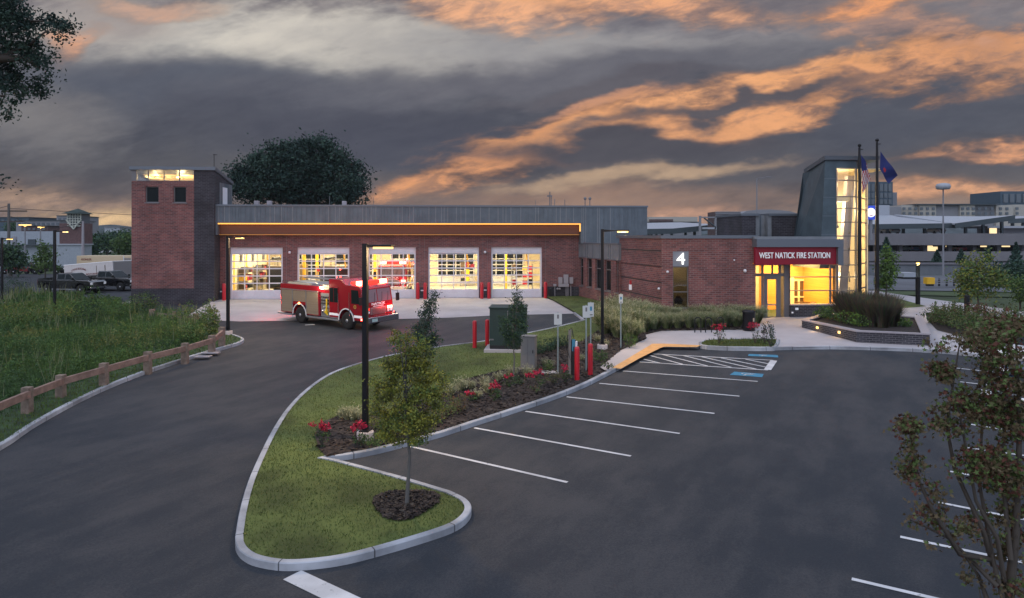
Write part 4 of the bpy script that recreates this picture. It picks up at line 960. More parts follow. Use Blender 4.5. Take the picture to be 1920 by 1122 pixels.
def fire_engine(label, loc, rz):
    t = thing('fire_engine', label, 'fire engine', loc, rz, None); H = 1.24
    pbox('chassis', 'black', t, -1.9, 6.2, -.95, .95, .42, .74)
    m = MB()
    for y0, y1 in ((-H, -.75), (.75, H)):
        m.box(-2.0, -.68, y0, y1, .62, 2.18); m.box(-.68, .68, y0, y1, 1.22, 2.18); m.box(.68, 2.0, y0, y1, .62, 2.18)
    m.box(-2.0, 2.0, -.75, .75, .75, 2.1); m.build('body', 'engine_red', t, .012)
    m = MB(); m.box(-2.0, 2.0, -H - .01, -.95, 2.181, 2.52); m.box(-2.0, 2.0, .95, H + .01, 2.181, 2.52); m.box(-2.0, -1.9, -.95, .95, 2.1, 2.40); m.build('top_panel', 'engine_red', t, .012)
    m = MB(); m.box(-2.02, 2.02, -H - .03, -H + .1, 2.15, 2.20); m.box(-2.02, 2.02, H - .1, H + .03, 2.15, 2.20); m.build('trim_rail', 'alu', t)
    for sd in (-1, 1):
        y0, y1 = sorted((sd * H, sd * (H + .018)))
        for (a, b, z0) in ((-1.90, -.76, .68), (-.66, .66, 1.42), (.76, 1.92, .68)): pbox('compartment_door', 'shutter', t, a, b, y0, y1, z0, 2.12)
        pbox('warning_panel', 'engine_red', t, -.66, .66, y0, y1 if sd > 0 else y1, 1.23, 1.40)
        y2, y3 = sorted((sd * H, sd * (H + .05))); m = MB(); m.ball((0, sd * (H + .03), 1.31), .07, 8); m.build('side_light', 'lamp_orange' if sd < 0 else 'lamp_red', t)
        m = MB(); y2, y3 = sorted((sd * .9, sd * (H + .06))); m.box(.7, 3.95, y2, y3, .46, .56); m.box(-2.05, -.72, y2, y3, .46, .56); m.build('running_board', 'alu', t, .01)
        y2, y3 = sorted((sd * (H + .001), sd * (H + .03)))
        for ax_ in (0, 4.6):
            m = MB()
            pts = [(ax_ + .66 * math.cos(a), .56 + .68 * math.sin(a)) for a in np.linspace(0, math.pi, 13)]
            for i in range(12):
                (xa, za), (xb, zb) = pts[i], pts[i + 1]; f = 1.10
                xo, zo, xp, zp = ax_ + (xa - ax_) * f, .56 + (za - .56) * f, ax_ + (xb - ax_) * f, .56 + (zb - .56) * f
                m.hexa([(xa, y2, za), (xo, y2, zo), (xo, y3, zo), (xa, y3, za), (xb, y2, zb), (xp, y2, zp), (xp, y3, zp), (xb, y3, zb)])
            m.build('fender_trim', 'white_metal', t)
        y2, y3 = sorted((sd * (H + .001), sd * (H + .008)))
        for xa, xb in ((2.98, 3.90), (5.30, 6.02)): pbox('reflective_stripe', 'sign_white', t, xa, xb, y2, y3, .78, .93)
        # pump panel
        pp = pbox('pump_panel', 'alu', t, 2.06, 2.90, *sorted((sd * .6, sd * 1.14)), .60, 2.10)
        yv = sd * 1.17; m = MB()
        for i in range(4):
            for j in range(3): m.lathe([(.055, 0), (.055, sd * .03), (.001, sd * .035)], (2.22 + .2 * i, yv, 1.45 + .2 * j), 10, axis='y')
        m.build('gauge', 'black', pp)
        for (vx, vz, r) in ((2.3, .95, .11), (2.62, .92, .12), (2.45, 1.2, .07), (2.75, 1.2, .07)):
            m = MB(); m.lathe([(r, 0), (r, sd * .09), (r * .7, sd * .12), (.001, sd * .125)], (vx, yv - sd * .03, vz), 12, axis='y'); m.build('hose_cap', 'yellow_cap' if r > .115 else 'chrome', pp)
        m = MB(); m.tube([(2.72, sd * 1.2, 1.75), (2.78, sd * 1.27, 1.3), (2.74, sd * 1.27, .95), (2.84, sd * 1.25, .75)], .05, 8); m.build('drain_hose', 'yellow_cap', pp)
    m = MB(); m.box(2.06, 2.90, -.6, .6, .75, 2.2); m.box(2.0, 2.95, -1.16, 1.16, 2.11, 2.30); m.build('pump_house', 'engine_red', t)
    for sd in (-1, 1): pbox('scene_light', 'lamp_white' if sd > 0 else mat('lamp_scene', (1, 1, .9), emit=(1, .88, .66), estr=16), t, 2.08, 2.36, *sorted((sd * 1.165, sd * 1.20)), 2.36, 2.50)
    m = MB(); m.box(2.04, 2.92, -1.05, 1.05, 2.305, 2.42)
    for k in range(8): m.box(2.08, 2.88, -1.0 + .25 * k, -.78 + .25 * k, 2.42, 2.60)
    m.build('hose_load', 'tan', t, .02)
    m = MB(); m.hexa([(-1.9, -.9, 2.42), (.6, -.9, 2.42), (.6, .9, 2.42), (-1.9, .9, 2.42), (-1.75, -.8, 2.60), (.35, -.8, 2.60), (.35, .8, 2.60), (-1.75, .8, 2.60)]); m.build('hose_bed_cover', mat('tarp', (.40, .35, .26), .8), t, .05)
    m = MB(); m.box(.7, 1.9, -.8, .8, 2.2, 2.62); m.build('tank_hatch', 'alu', t, .03)
    # cab
    prof = [(2.96, .60), (3.93, .60), (3.96, .95), (4.18, 1.18), (4.6, 1.26), (5.02, 1.18), (5.24, .95), (5.27, .60), (6.05, .60), (6.10, 1.55), (5.93, 2.52), (5.78, 2.70), (4.55, 2.74), (4.15, 3.04), (2.96, 3.04)]
    m = MB(); m.extr(prof, -1.22, 1.22); cab = m.build('cab', 'engine_red', t, .03, recalc=True)
    for sd in (-1, 1):
        y0, y1 = sorted((sd * 1.215, sd * 1.238))
        dr = pbox('cab_door', 'engine_red', t, 3.02, 3.86, *sorted((sd * 1.19, sd * 1.240)), .66, 2.60, bevel=.01)
        pbox('window', 'dark_glass', dr, 3.06, 3.42, *sorted((sd * 1.235, sd * 1.250)), 1.60, 2.50); pbox('window', 'dark_glass', dr, 3.46, 3.83, *sorted((sd * 1.235, sd * 1.250)), 1.60, 2.50)
        m = MB(); y = sd * 1.30; m.tube([(3.92, y, .9), (3.92, y, 2.2)], .022, 6); m.build('handle', 'chrome', dr)
        dr = pbox('cab_door', 'engine_red', t, 5.00, 5.86, *sorted((sd * 1.19, sd * 1.240)), 1.28, 2.56, bevel=.01)
        m = MB(); m.hexa([(5.08, sd * 1.235, 1.62), (5.82, sd * 1.235, 1.62), (5.82, sd * 1.25, 1.62), (5.08, sd * 1.25, 1.62), (5.08, sd * 1.235, 2.46), (5.72, sd * 1.235, 2.46), (5.72, sd * 1.25, 2.46), (5.08, sd * 1.25, 2.46)]); m.build('window', 'dark_glass', dr, recalc=True)
        m = MB(); m.tube([(4.95, sd * 1.30, .8), (4.95, sd * 1.30, 2.3)], .022, 6); m.build('handle', 'chrome', dr)
        m = MB()
        for a in range(8): q = a * math.pi / 4; m.box(5.40 + .09 * math.cos(q) - .035, 5.40 + .09 * math.cos(q) + .035, *sorted((sd * 1.241, sd * 1.246)), 1.44 + .09 * math.sin(q) - .035, 1.44 + .09 * math.sin(q) + .035)
        m.build('door_emblem', 'gold', dr)
        m = MB(); m.tube([(6.0, sd * 1.2, 2.3), (6.25, sd * 1.5, 2.25), (6.25, sd * 1.5, 2.1)], .02, 6); m.box(6.20, 6.28, sd * 1.5 - .12, sd * 1.5 + .12, 1.62, 2.10); m.build('mirror', 'black', t)
    fx = lambda z: 6.05 + (z - .6) * .05 / .95 if z < 1.55 else 6.10 - (z - 1.55) * .17 / .97
    for sd in (-1, 1):      # grab rails and ladder on the body top
        m = MB(); y = sd * 1.15; m.tube([(-1.9, y, 2.52), (-1.9, y, 2.68), (1.85, y, 2.68), (1.85, y, 2.52)], .022, 6); m.build('grab_rail', 'chrome', t)
        for x in (-.71, .71): pbox('door_seam', 'alu', t, x - .035, x + .035, *sorted((sd * (H + .001), sd * (H + .024))), .66, 2.14)
        pbox('kick_plate', 'alu', t, 3.0, 3.9, *sorted((sd * 1.225, sd * 1.236)), .60, .76)
    m = MB()
    for y in (.55, .95): m.box(-1.9, 1.7, y - .03, y + .03, 2.72, 2.80)
    for k in range(11): m.box(-1.8 + .34 * k, -1.76 + .34 * k, .58, .92, 2.74, 2.78)
    m.build('roof_ladder', 'alu', t)
    for y0, y1 in ((-1.10, -.03), (.03, 1.10)):
        m = MB(); m.hexa([(fx(1.70) - .02, y0, 1.70), (fx(1.70) + .008, y0, 1.70), (fx(1.70) + .008, y1, 1.70), (fx(1.70) - .02, y1, 1.70), (fx(2.45) - .02, y0, 2.45), (fx(2.45) + .008, y0, 2.45), (fx(2.45) + .008, y1, 2.45), (fx(2.45) - .02, y1, 2.45)]); m.build('windscreen', mat('screen_glass', (.17, .17, .20), .25, spec=.3), t, recalc=True)
    m = MB()
    for y in (-.8, -.3, .3, .8): m.tube([(fx(1.7) + .03, y, 1.68), (fx(2.3) + .03, y + .12, 2.25)], .012, 5)
    m.build('wiper', 'black', t)
    gr = pbox('grille', 'alu', t, 6.06, 6.13, -.62, .62, .92, 1.36, bevel=.02)
    m = MB()
    for k in range(6): m.box(6.131, 6.14, -.58, .58, .95 + .065 * k, .98 + .065 * k)
    m.build('grille_bar', 'black', gr)
    MX = Matrix.Translation((6.12, 0, 0)) @ Matrix.Rotation(R(90), 4, 'Z')
    text('front_lettering', 'NATICK', -.55, .55, 1.50, .15, 0, 'sign_white', t, .02, MX, bold=.02)
    pbox('front_stripe', 'sign_white', t, 6.10, 6.125, -.42, .42, 1.41, 1.45)
    for sd in (-1, 1):
        hl = pbox('headlight', 'chrome', t, 6.04, 6.12, *sorted((sd * .70, sd * 1.16)), .98, 1.40, bevel=.02)
        for k in (0, 1): m = MB(); m.lathe([(.075, 0), (.075, .03), (.001, .05)], (6.12, sd * (.81 + .23 * k), 1.09), 12, axis='x'); m.build('lens', 'sign_white', hl)
        m = MB(); m.box(6.121, 6.15, *sorted((sd * .74, sd * 1.12)), 1.20, 1.36); m.build('warning_light', 'lamp_red' if sd > 0 else mat('red_dim', (.4, .02, .02), .3, emit=(1, .05, .03), estr=1.5), hl)
    bp = MB(); bp.box(6.08, 6.62, -1.24, 1.24, .50, .86); bp = bp.build('bumper', 'chrome', t, .04)
    pbox('hose_tray', 'engine_red', bp, 6.14, 6.56, -.6, .6, .861, .90); pbox('number_plate', 'plate', bp, 6.621, 6.632, -.98, -.55, .58, .76)
    m = MB(); m.lathe([(.09, 0), (.05, -.2), (.03, -.24)], (6.62, .9, .96), 10, axis='x'); m.build('air_horn', 'chrome', bp)
    for (x, y) in ((5.55, -.85), (5.55, .85), (5.5, -.3), (5.5, .3)):
        m = MB(); m.box(x - .16, x + .16, y - .28, y + .28, 2.74, 2.98); m.build('roof_beacon', 'lamp_red' if abs(y) > .5 else 'red_dim', t, .03)
    pbox('light_bar', 'red_dim', t, 4.75, 5.0, -1.0, 1.0, 2.76, 2.92, bevel=.03)
    for sd in (-1, 1):
        m = MB(); m.ball((-2.03, sd * 1.05, 2.36), .09, 8); m.build('rear_beacon', 'lamp_red', t); pbox('tail_light', 'lamp_red', t, -2.05, -2.0, *sorted((sd * .95, sd * 1.2)), 1.15, 1.75)
    pbox('tailboard', 'alu', t, -2.45, -2.0, -1.2, 1.2, .46, .56, bevel=.01)
    m = MB(); m.box(5.95, 6.02, -1.27, -1.24, .66, .74); m.build('marker_light', 'lamp_red', t)
    for x in (0, 4.6):
        for sd in (-1, 1): wheel(t, x, sd * 1.04, .53, .34, sd)
    return t
pr, pf = G(563, 606), G(651, 618)
hd = math.atan2(pf.y - pr.y, pf.x - pr.x); ax = Vector((math.cos(hd), math.sin(hd), 0)); lf = Vector((-ax.y, ax.x, 0))
mid = (pr + pf) / 2 + lf * 1.2; base = mid - ax * 2.3
en = fire_engine('red fire engine with tan shutters and lit red beacons turning out of the apron', (base.x, base.y, gz(base.x, base.y) + .0), hd)
# it leans with the fall of the ground
sx, sy = GB * ax.x + GC * ax.y, GB * lf.x + GC * lf.y; en.rotation_euler = (math.atan(sy), -math.atan(sx), hd); en.rotation_mode = 'XYZ'
lamp('beacon_glow', (5.9, -.9, 3.3), 80, (1, .06, .05), en, .1); lamp('beacon_glow', (6.9, .9, 1.4), 60, (1, .06, .05), en, .1); lamp('beacon_glow', (-2.5, -1.0, 1.6), 25, (1, .06, .05), en, .1)
lamp('scene_glow', (2.25, -1.6, 2.45), 45, (1, .85, .6), en, .06)
def stw(u, w, z=0): return ST_M @ Vector((u, w, z))
def parked(i, off, w): a, b = DU[i]; return stw((a + b) / 2 + off, w)
dup(en, parked(2, -.25, 9.0), TH - R(90), 'red fire engine parked nose out behind the third garage door from the tower')
# closed equipment trailer in the first bay
c = parked(0, .95, 4.2); t = thing('equipment_trailer', 'dark brown box trailer with a roof rack inside the first garage bay', 'trailer', c, TH)
pbox('box', 'brown', t, -1.3, 1.2, 0, 5.0, .55, 2.55, bevel=.03); pbox('door', 'black', t, -1.15, 1.05, -.03, -.001, .7, 2.4)
m = MB()
for x in (-1.1, -.4, .3, 1.0): m.tube([(x, .3, 2.55), (x, .3, 3.1), (x, 4, 3.1)], .03, 6)
m.tube([(-1.2, .3, 3.1), (1.1, .3, 3.1)], .03, 6); m.tube([(-.9, .5, 3.2), (-.9, 4.5, 3.2)], .12, 8); m.build('roof_rack', 'black', t)
for sd in (-1, 1): wheel(t, sd * 1.0, 2.6, .38, .25, 1)

dup(t, parked(1, .3, 3.6), TH, 'dark brown box trailer with a roof rack inside the second garage bay')
def pickup(label, loc, rz):
    t = thing('pickup_truck', label, 'pickup truck', loc, rz, 'pickup trucks beside the brick tower'); H = .98
    def arch(x): return [(x - .50, .48), (x - .45, .80), (x - .22, .98), (x, 1.02), (x + .22, .98), (x + .45, .80), (x + .50, .48)]
    prof = [(-2.95, .55)] + arch(-1.95) + arch(1.80) + [(2.72, .48), (2.90, .62), (2.92, 1.10), (2.72, 1.24), (1.35, 1.30), (1.15, 1.28), (-1.0, 1.28), (-2.95, 1.30)]
    m = MB(); m.extr(prof, -H, H); m.build('body', 'car_black', t, .035, recalc=True)
    m = MB(); m.hexa([(-1.0, -.93, 1.27), (1.32, -.93, 1.27), (1.32, .93, 1.27), (-1.0, .93, 1.27), (-.82, -.76, 1.93), (.45, -.76, 1.93), (.45, .76, 1.93), (-.82, .76, 1.93)]); m.build('cabin', 'car_black', t, .05)
    def side(x0, x1, sd):      # window on the sloping cabin side
        f = lambda z: .93 - (z - 1.27) * .17 / .66; z0, z1 = 1.36, 1.84; fr = lambda x, z: min(x, 1.32 - (z - 1.27) * .87 / .66 - .09)
        m = MB(); v = [(fr(x0, z0), z0), (fr(x1, z0), z0), (fr(x1, z1), z1), (fr(x0, z1), z1)]
        m.hexa([(x, sd * (f(z) - .01), z) for x, z in v] + [(x, sd * (f(z) + .008), z) for x, z in v]); m.build('window', 'dark_glass', t, recalc=True)
    for sd in (-1, 1): side(-.78, .02, sd); side(.10, 1.2, sd)
    m = MB(); v = [(1.28, -.84, 1.31), (1.28, .84, 1.31), (.53, .72, 1.88), (.53, -.72, 1.88)]; m.hexa([(x - .02, y, z - .01) for x, y, z in v] + [(x + .012, y, z + .012) for x, y, z in v]); m.build('windscreen', 'dark_glass', t, recalc=True)
    pbox('bed_floor', 'black', t, -2.85, -1.08, -.86, .86, 1.285, 1.31); m = MB()
    for a in ((-2.93, -1.02, -.96, -.88), (-2.93, -1.02, .88, .96), (-2.93, -2.86, -.88, .88)): m.box(*a, 1.30, 1.40)
    m.build('bed_rail', 'car_black', t)
    g2 = pbox('grille', 'chrome', t, 2.86, 2.95, -.62, .62, .72, 1.12, bevel=.02); m = MB()
    for k in range(4): m.box(2.951, 2.957, -.55, .55, .76 + .09 * k, .81 + .09 * k)
    m.build('grille_bar', 'black', g2)
    for sd in (-1, 1): pbox('headlight', 'sign_white', t, 2.80, 2.935, *sorted((sd * .66, sd * .95)), .86, 1.08, bevel=.02); pbox('fog_light', 'lamp_warm' if sd < 0 else 'chrome', t, 2.9, 2.96, *sorted((sd * .74, sd * .86)), .56, .63)
    pbox('bumper', 'chrome', t, 2.78, 2.98, -.95, .95, .48, .66, bevel=.03); pbox('rear_bumper', 'chrome', t, -3.05, -2.93, -.9, .9, .55, .72, bevel=.03)
    pbox('side_step', 'alu', t, -1.3, 1.2, -1.02, -.90, .40, .46)
    for sd in (-1, 1): pbox('mirror', 'car_black', t, 1.0, 1.12, *sorted((sd * .95, sd * 1.18)), 1.32, 1.55, bevel=.03); pbox('tail_light', 'car_red', t, -2.97, -2.94, *sorted((sd * .78, sd * .96)), .9, 1.25)
    for x in (-1.95, 1.80):
        for sd in (-1, 1): wheel(t, x, sd * .86, .42, .27, sd)
    return t
a, b = P(78, 444, 64.6), P(163, 444, 63.6); hd = math.atan2(b.y - a.y, b.x - a.x); ax = Vector((math.cos(hd), math.sin(hd), 0)); lf = Vector((-ax.y, ax.x, 0)); sc = .98
base = (a + b) / 2 + lf * .9; base.z = gz(base.x, base.y)
pk = pickup('black crew cab pickup truck nearer the tall grass, its whole side showing', base, hd); pk.scale = (sc,) * 3
b2 = base + ax * 1.9 + lf * 2.7; b2.z = gz(b2.x, b2.y)
dup(pk, b2, hd, 'black pickup truck half hidden behind another pickup and in front of the white trailer', sc)
# white cargo trailer and the long box trailer behind it
mat('trailer_white', (.60, .55, .53), .5, var=.04)
Yt = 72.0; q0, q1 = P(121.5, 535, Yt + 2.5), P(213.5, 535, Yt); hd = math.atan2(q1.y - q0.y, q1.x - q0.x); L = math.hypot(q1.x - q0.x, q1.y - q0.y); zt_ = P(121.5, 496, Yt + 2.5).z
t = thing('cargo_trailer', 'white enclosed cargo trailer with arched red lettering behind the black pickups', 'trailer', (q0.x, q0.y, -.12), hd); t.rotation_euler = (0, R(-4.2), hd)
pbox('box', 'trailer_white', t, 0, L, 0, 2.3, .55, zt_, bevel=.03); pbox('roof_trim', 'sign_white', t, -.02, L + .02, -.02, 2.32, zt_ + .001, zt_ + .06)
dd = pbox('side_door', 'trailer_white', t, L * .68, L * .84, -.02, .0, .75, zt_ - .35)
m = MB(); m.box(L * .67, L * .68, -.03, 0, .75, zt_ - .3); m.box(L * .84, L * .85, -.03, 0, .75, zt_ - .3); m.build('door_frame', 'brown', dd)
mat('letter_red', (.20, .04, .03), .6)
text('side_lettering', 'STONE BUILDING', L * .16, L * .46, zt_ - .78, .20, -.02, 'letter_red', t, .01, arc=.22)
pbox('side_badge', 'letter_red', t, L * .28, L * .38, -.015, -.001, zt_ - 1.3, zt_ - .92)
text('side_lettering', 'RESTORATION', L * .46, L * .80, .95, .18, -.03, 'letter_red', t, .01)
pbox('rear_frame', 'alu', t, L + .001, L + .05, .02, 2.28, .5, zt_ - .02); pbox('axle_guard', 'black', t, L * .3, L * .6, .05, 2.2, .35, .54)
for x in (.38, .52):
    for sd in (0, 1): wheel(t, L * x, .15 + 2.0 * sd, .36, .22, 2 * sd - 1)
Y2 = 80.0; q0, q1 = P(143.5, 535, Y2), P(247, 535, Y2); L = q1.x - q0.x + .4; z1 = P(200, 480, Y2).z; z0 = P(200, 513, Y2).z
t = thing('box_trailer', 'long tan box trailer with dark lettering parked beside the brick tower', 'trailer', (q0.x, Y2, 0), 0)
mat('trailer_tan', (.60, .46, .30), .5); pbox('box', 'trailer_tan', t, 0, L, 0, 2.5, z0, z1, bevel=.03); pbox('rear_door', mat('door_tan', (.25, .22, .20), .5), t, L - 1.25, L - .5, -.03, 0, z0 + .1, z1 - .25)
for xx in (L - 1.35, L - .42): pbox('door_post', 'white_metal', t, xx, xx + .08, -.04, 0, z0, z1)
text('side_lettering', 'KOHLER', P(153, 0, Y2).x - q0.x, P(172, 0, Y2).x - q0.x, P(0, 488.5, Y2).z, P(0, 484.8, Y2).z - P(0, 488.5, Y2).z, -.02, 'letter_red', t, .01, bold=.02)
for x in (L - 1.6, L - .5, .9): wheel(t, x, .3, .48, .3, -1); wheel(t, x, 2.2, .48, .3, 1)
pbox('chassis', 'black', t, .2, L - .1, .4, 2.1, .5, z0 - .01)

def car(name, label, loc, rz, paint, suv=False, group=None):
    t = thing(name, label, 'car', loc, rz, group); H = .9; h = 1.72 if suv else 1.45
    ar = lambda x: [(x - .42, .36), (x - .36, .62), (x, .74), (x + .36, .62), (x + .42, .36)]
    prof = [(-2.3, .45)] + ar(-1.38) + ar(1.38) + [(2.2, .38), (2.3, .6), (2.2, .85), (1.0, .98), (-2.2, 1.0), (-2.32, .8)]
    m = MB(); m.extr(prof, -H, H); m.build('body', paint, t, .05, recalc=True)
    xb = -2.1 if suv else -1.9
    m = MB(); m.hexa([(xb, -.84, .96), (1.15, -.84, .96), (1.15, .84, .96), (xb, .84, .96), (xb + .45, -.66, h), (.2, -.66, h), (.2, .66, h), (xb + .45, .66, h)]); m.build('cabin', 'dark_glass', t, .05)
    m = MB(); m.box(xb + .42, .25, -.68, .68, h - .03, h + .03)
    m.build('roof', paint, t, .03)
    for sd in (-1, 1): pbox('headlight', 'sign_white', t, 2.1, 2.29, *sorted((sd * .5, sd * .85)), .66, .80, bevel=.02); pbox('tail_light', 'car_red', t, -2.33, -2.2, *sorted((sd * .5, sd * .85)), .72, .90, bevel=.02)
    for x in (-1.38, 1.38):
        for sd in (-1, 1): wheel(t, x, sd * .80, .34, .22, sd)
    return t
p = G(1908, 690); car('parked_car', 'white car parked at the far end of the row of stalls', p + Vector((1.5, 0, 0)), R(200), 'car_white', True)
p = G(1905, 728); car('parked_car', 'dark blue car parked behind the wine leaved maple', p + Vector((1.8, 0, 0)), R(200), 'car_blue')
p = G(1890, 775); car('parked_car', 'black car parked closest to the wine leaved maple', p + Vector((1.5, 0, 0)), R(200), 'car_black')
for px, py, pa, lb in ((36, 508, 'car_silver', 'silver car parked by the pale metal building behind the hedge'), (52, 505, 'car_red', 'red car parked by the pale metal building'), (92, 511, 'car_black', 'black car parked behind the small street tree by the pale building'), (192, 468, 'car_white', 'white car in the far lot beyond the box trailer')):
    Y = 96 if px < 150 else 170; q = P(px, py, Y); car('parked_car', lb, (q.x, Y, max(0, q.z - 1.2)), R(8), pa)

# ---------------- street furniture
def bollard(label, p, h, r=.11, group='red steel bollards'):
    o = MB(); o.lathe([(r, -.1), (r, h - r * .9), (r * .92, h - r * .45), (r * .6, h - r * .12), (.001, h)], (0, 0, 0), 18)
    t = o.build('bollard', 'red_paint', None, loc=p); return tag(t, label, 'bollard', group)
BL = [(0, -1, 'red bollard between the brick tower and the first garage door'), (0, 1, 'red bollard behind the fire engine tail, beside the first garage door'),
      (2, 1, 'red bollard at the edge of the third garage door away from the tower'), (3, -1, 'red bollard at the edge of the fourth garage door nearer the tower'), (3, 1, 'red bollard at the fourth garage door edge nearer the meters'), (4, -1, 'red bollard at the edge of the last garage door nearer the tower'), (4, 1, 'red bollard between the last garage door and the utility meters')]
for i, sd, lb in BL:
    a, b = DU[i]; q = stw(a - .22 if sd < 0 else b + .22, -.75); bollard(lb, q, 1.38, .14)
for px, pb, pt, lb in ((890, 652, 601, 'red bollard standing alone on the lawn edge before the green transformer box'), (913.5, 648, 599, 'red bollard touching the side of the green transformer box'), (1082, 713.5, 650, 'red bollard beside the charging post, nearer the stalls'), (1107, 704, 644, 'red bollard beside the yellow ramp, past the charging post')):
    p = G(px, pb, .13); bollard(lb, p, (pb - pt) * p.y / F, .105)
def light_pole(label, p, h, arm, rz=0.0, power=120, lit='lamp_amber', w=.075, sc=1.0):
    t = thing('light_pole', label, 'street lamp', p, rz, 'black lamp poles of the station')
    m = MB(); m.hexa([(-w, -w, .25), (w, -w, .25), (w, w, .25), (-w, w, .25), (-w, -w, h), (w, -w, h), (w, w, h), (-w, w, h)]); m.box(-w * 2, w * 2, -w * 2, w * 2, .25, .29); m.build('pole', 'black_metal', t)
    m = MB(); m.lathe([(.26, -.3), (.26, .22), (.24, .25), (.0, .251)], (0, 0, 0), 20); m.build('foundation', 'concrete', t)
    m = MB(); m.hexa([(w, -.04, h - .14), (arm, -.03, h - .10), (arm, .03, h - .10), (w, .04, h - .14), (w, -.04, h - .02), (arm, -.03, h - .06), (arm, .03, h - .06), (w, .04, h - .02)]); m.build('arm', 'black_metal', t)
    hd_ = MB(); hd_.box(arm, arm + .62 * sc, -.16, .16, h - .10, h - .03); hd_ = hd_.build('lamp_head', 'black_metal', t, .015)
    m = MB(); m.box(arm + .04, arm + .58 * sc, -.14, .14, h - .16, h - .101); m.build('lens', lit, hd_)
    if power: lamp('lamp_light', (arm + .3, 0, h - .3), power, (1, .66, .30), t, .15)
    return t
p = G(685, 824, .13); light_pole('tall black lamp pole in the mulch bed beside the gold leaved tree', p, (822 - 455) * p.y / F, .27, R(-12), 900)
p = G(1129.5, 655, .13); light_pole('black lamp pole beside the ornamental grass hedge and the yellow ramp', p, (656 - 431) * p.y / F, .70, R(-10), 800)
p = G(427.5, 628, .10); light_pole('black lamp pole at the end of the timber rail by the first garage door', p, (628 - 443) * p.y / F, .5, R(-8), 800, sc=.75)
p = P(102.5, 575, 50); p.z = gz(p.x, p.y); light_pole('black lamp pole in the tall grass in front of the black pickups', p, P(0, 432, 50).z - p.z, .55, R(8), 18, 'lamp_warm', sc=.5)
p = P(3.5, 545, 56); p.z = gz(p.x, p.y); light_pole('black lamp pole rising from the shrubs at the edge of the rear lot', p, P(0, 446, 56).z - p.z, .4, R(4), 40, sc=.6)
# signs on steel posts
stm = mat('post_steel', (.30, .36, .36), .5, .4)
for px, pb, pt, bot, w, lb, mk in ((1046, 699, 587, 609, .34, 'small white parking sign standing on a concrete pad beside the grey cabinet', 0), (1099, 695, 573.5, 596, .32, 'small white parking sign just behind the red bollards', 0), (1107.5, 664, 567.5, 594, .30, 'two tier white parking sign behind the red bollard', 1), (1164, 652, 552, 569, .20, 'small white parking sign in the mulch beside the walk', 1)):
    p = G(px, pb, .15); s_ = p.y / F; t = thing('parking_sign', lb, 'road sign', p, R(6), 'parking signs')
    m = MB(); m.box(-.03, .03, -.012, .012, -.1, (pb - pt) * s_ + .03); m.box(-.03, -.018, -.03, -.0121, -.1, (pb - pt) * s_); m.build('post', 'post_steel', t)
    z1, z0 = (pb - pt) * s_, (pb - bot) * s_; pl_ = pbox('plate', 'plate_white', t, -w / 2, w / 2, -.03, -.0125 - .018, z0, z1)
    if mk: pbox('symbol', 'paint_blue', pl_, -w * .22, w * .22, -.034, -.031, z0 + (z1 - z0) * .42, z0 + (z1 - z0) * .72); pbox('bar', 'black', pl_, -w * .3, w * .3, -.034, -.031, z0 + (z1 - z0) * .10, z0 + (z1 - z0) * .16)
    else: pbox('symbol', 'frame_grey', pl_, -w * .12, w * .12, -.034, -.031, z0 + (z1 - z0) * .52, z0 + (z1 - z0) * .86)
for px, pb, pt, lb in ((1143, 590, 560, 'slim steel stub post in the grass beside the window wing, closer to the lamp pole'), (1148.5, 590, 562, 'slim steel stub post in the grass beside the window wing, closer to the brick box')):
    p = G(px, pb, .1); m = MB(); m.tube([(0, 0, -.1), (0, 0, (pb - pt) * p.y / F)], .05, 8); tag(m.build('stub_post', 'frame_lt', None, loc=p), lb, 'post', 'steel stub posts by the window wing')
# transformer, cabinet, charger
p = G(918, 659, .13); s_ = p.y / F
t = thing('transformer', 'dark green electrical transformer box on a concrete pad', 'transformer', p, R(-4)); mat('green_box', (.018, .038, .036), .5, var=.1)
wt, ht = 68 * s_, 80 * s_; pbox('pad', 'concrete', t, -.25, wt + .1, -.35, 1.7, -.1, .12); bx = pbox('cabinet', 'green_box', t, 0, wt, 0, 1.5, .121, ht, bevel=.03)
pbox('lid', 'green_box', t, -.05, wt + .05, -.06, 1.55, ht + .001, ht + .07, bevel=.02); m = MB(); m.box(wt * .49, wt * .51, -.012, 0, .2, ht - .1); m.box(.02, .2, -.03, -.001, .55, .62); m.build('latch', 'frame_grey', bx); pbox('base_skirt', 'black', t, .02, wt - .02, -.012, -.001, .122, .3)
p = G(976, 692, .15); s_ = p.y / F
t = thing('electrical_cabinet', 'grey steel electrical cabinet standing beside the mulch bed', 'cabinet', p, R(-14)); mat('grey_box', (.20, .19, .185), .55, .2); w_, h_ = 27 * s_, 60 * s_
bx = pbox('cabinet', 'grey_box', t, 0, w_, 0, .5, 0, h_, bevel=.015); pbox('top', 'grey_box', t, -.02, w_ + .02, -.02, .52, h_ + .001, h_ + .04); m = MB(); m.box(w_ * .5, w_ * .51, -.006, 0, .1, h_ - .1); m.box(w_ * .85, w_ * .9, -.03, -.001, h_ * .5, h_ * .6); m.build('latch', 'black', bx); pbox('plinth', 'concrete', t, -.1, w_ + .1, -.12, .6, -.15, -.001)
p = G(1040, 702, .13); pbox('pad', 'concrete', None, 0, 1, 0, 1, 0, 1); o = COL.objects[-1]; o.location = p + Vector((-.55, 0, -.05)); o.scale = (.75, .6, .10); o.name = 'concrete_pad'; tag(o, 'flat concrete pad at the foot of a white parking sign', 'concrete pad')
p = G(1070, 703, .15); s_ = p.y / F; t = thing('charging_station', 'slim grey electric car charging post with a looped black cable', 'car charger', p, R(-10))
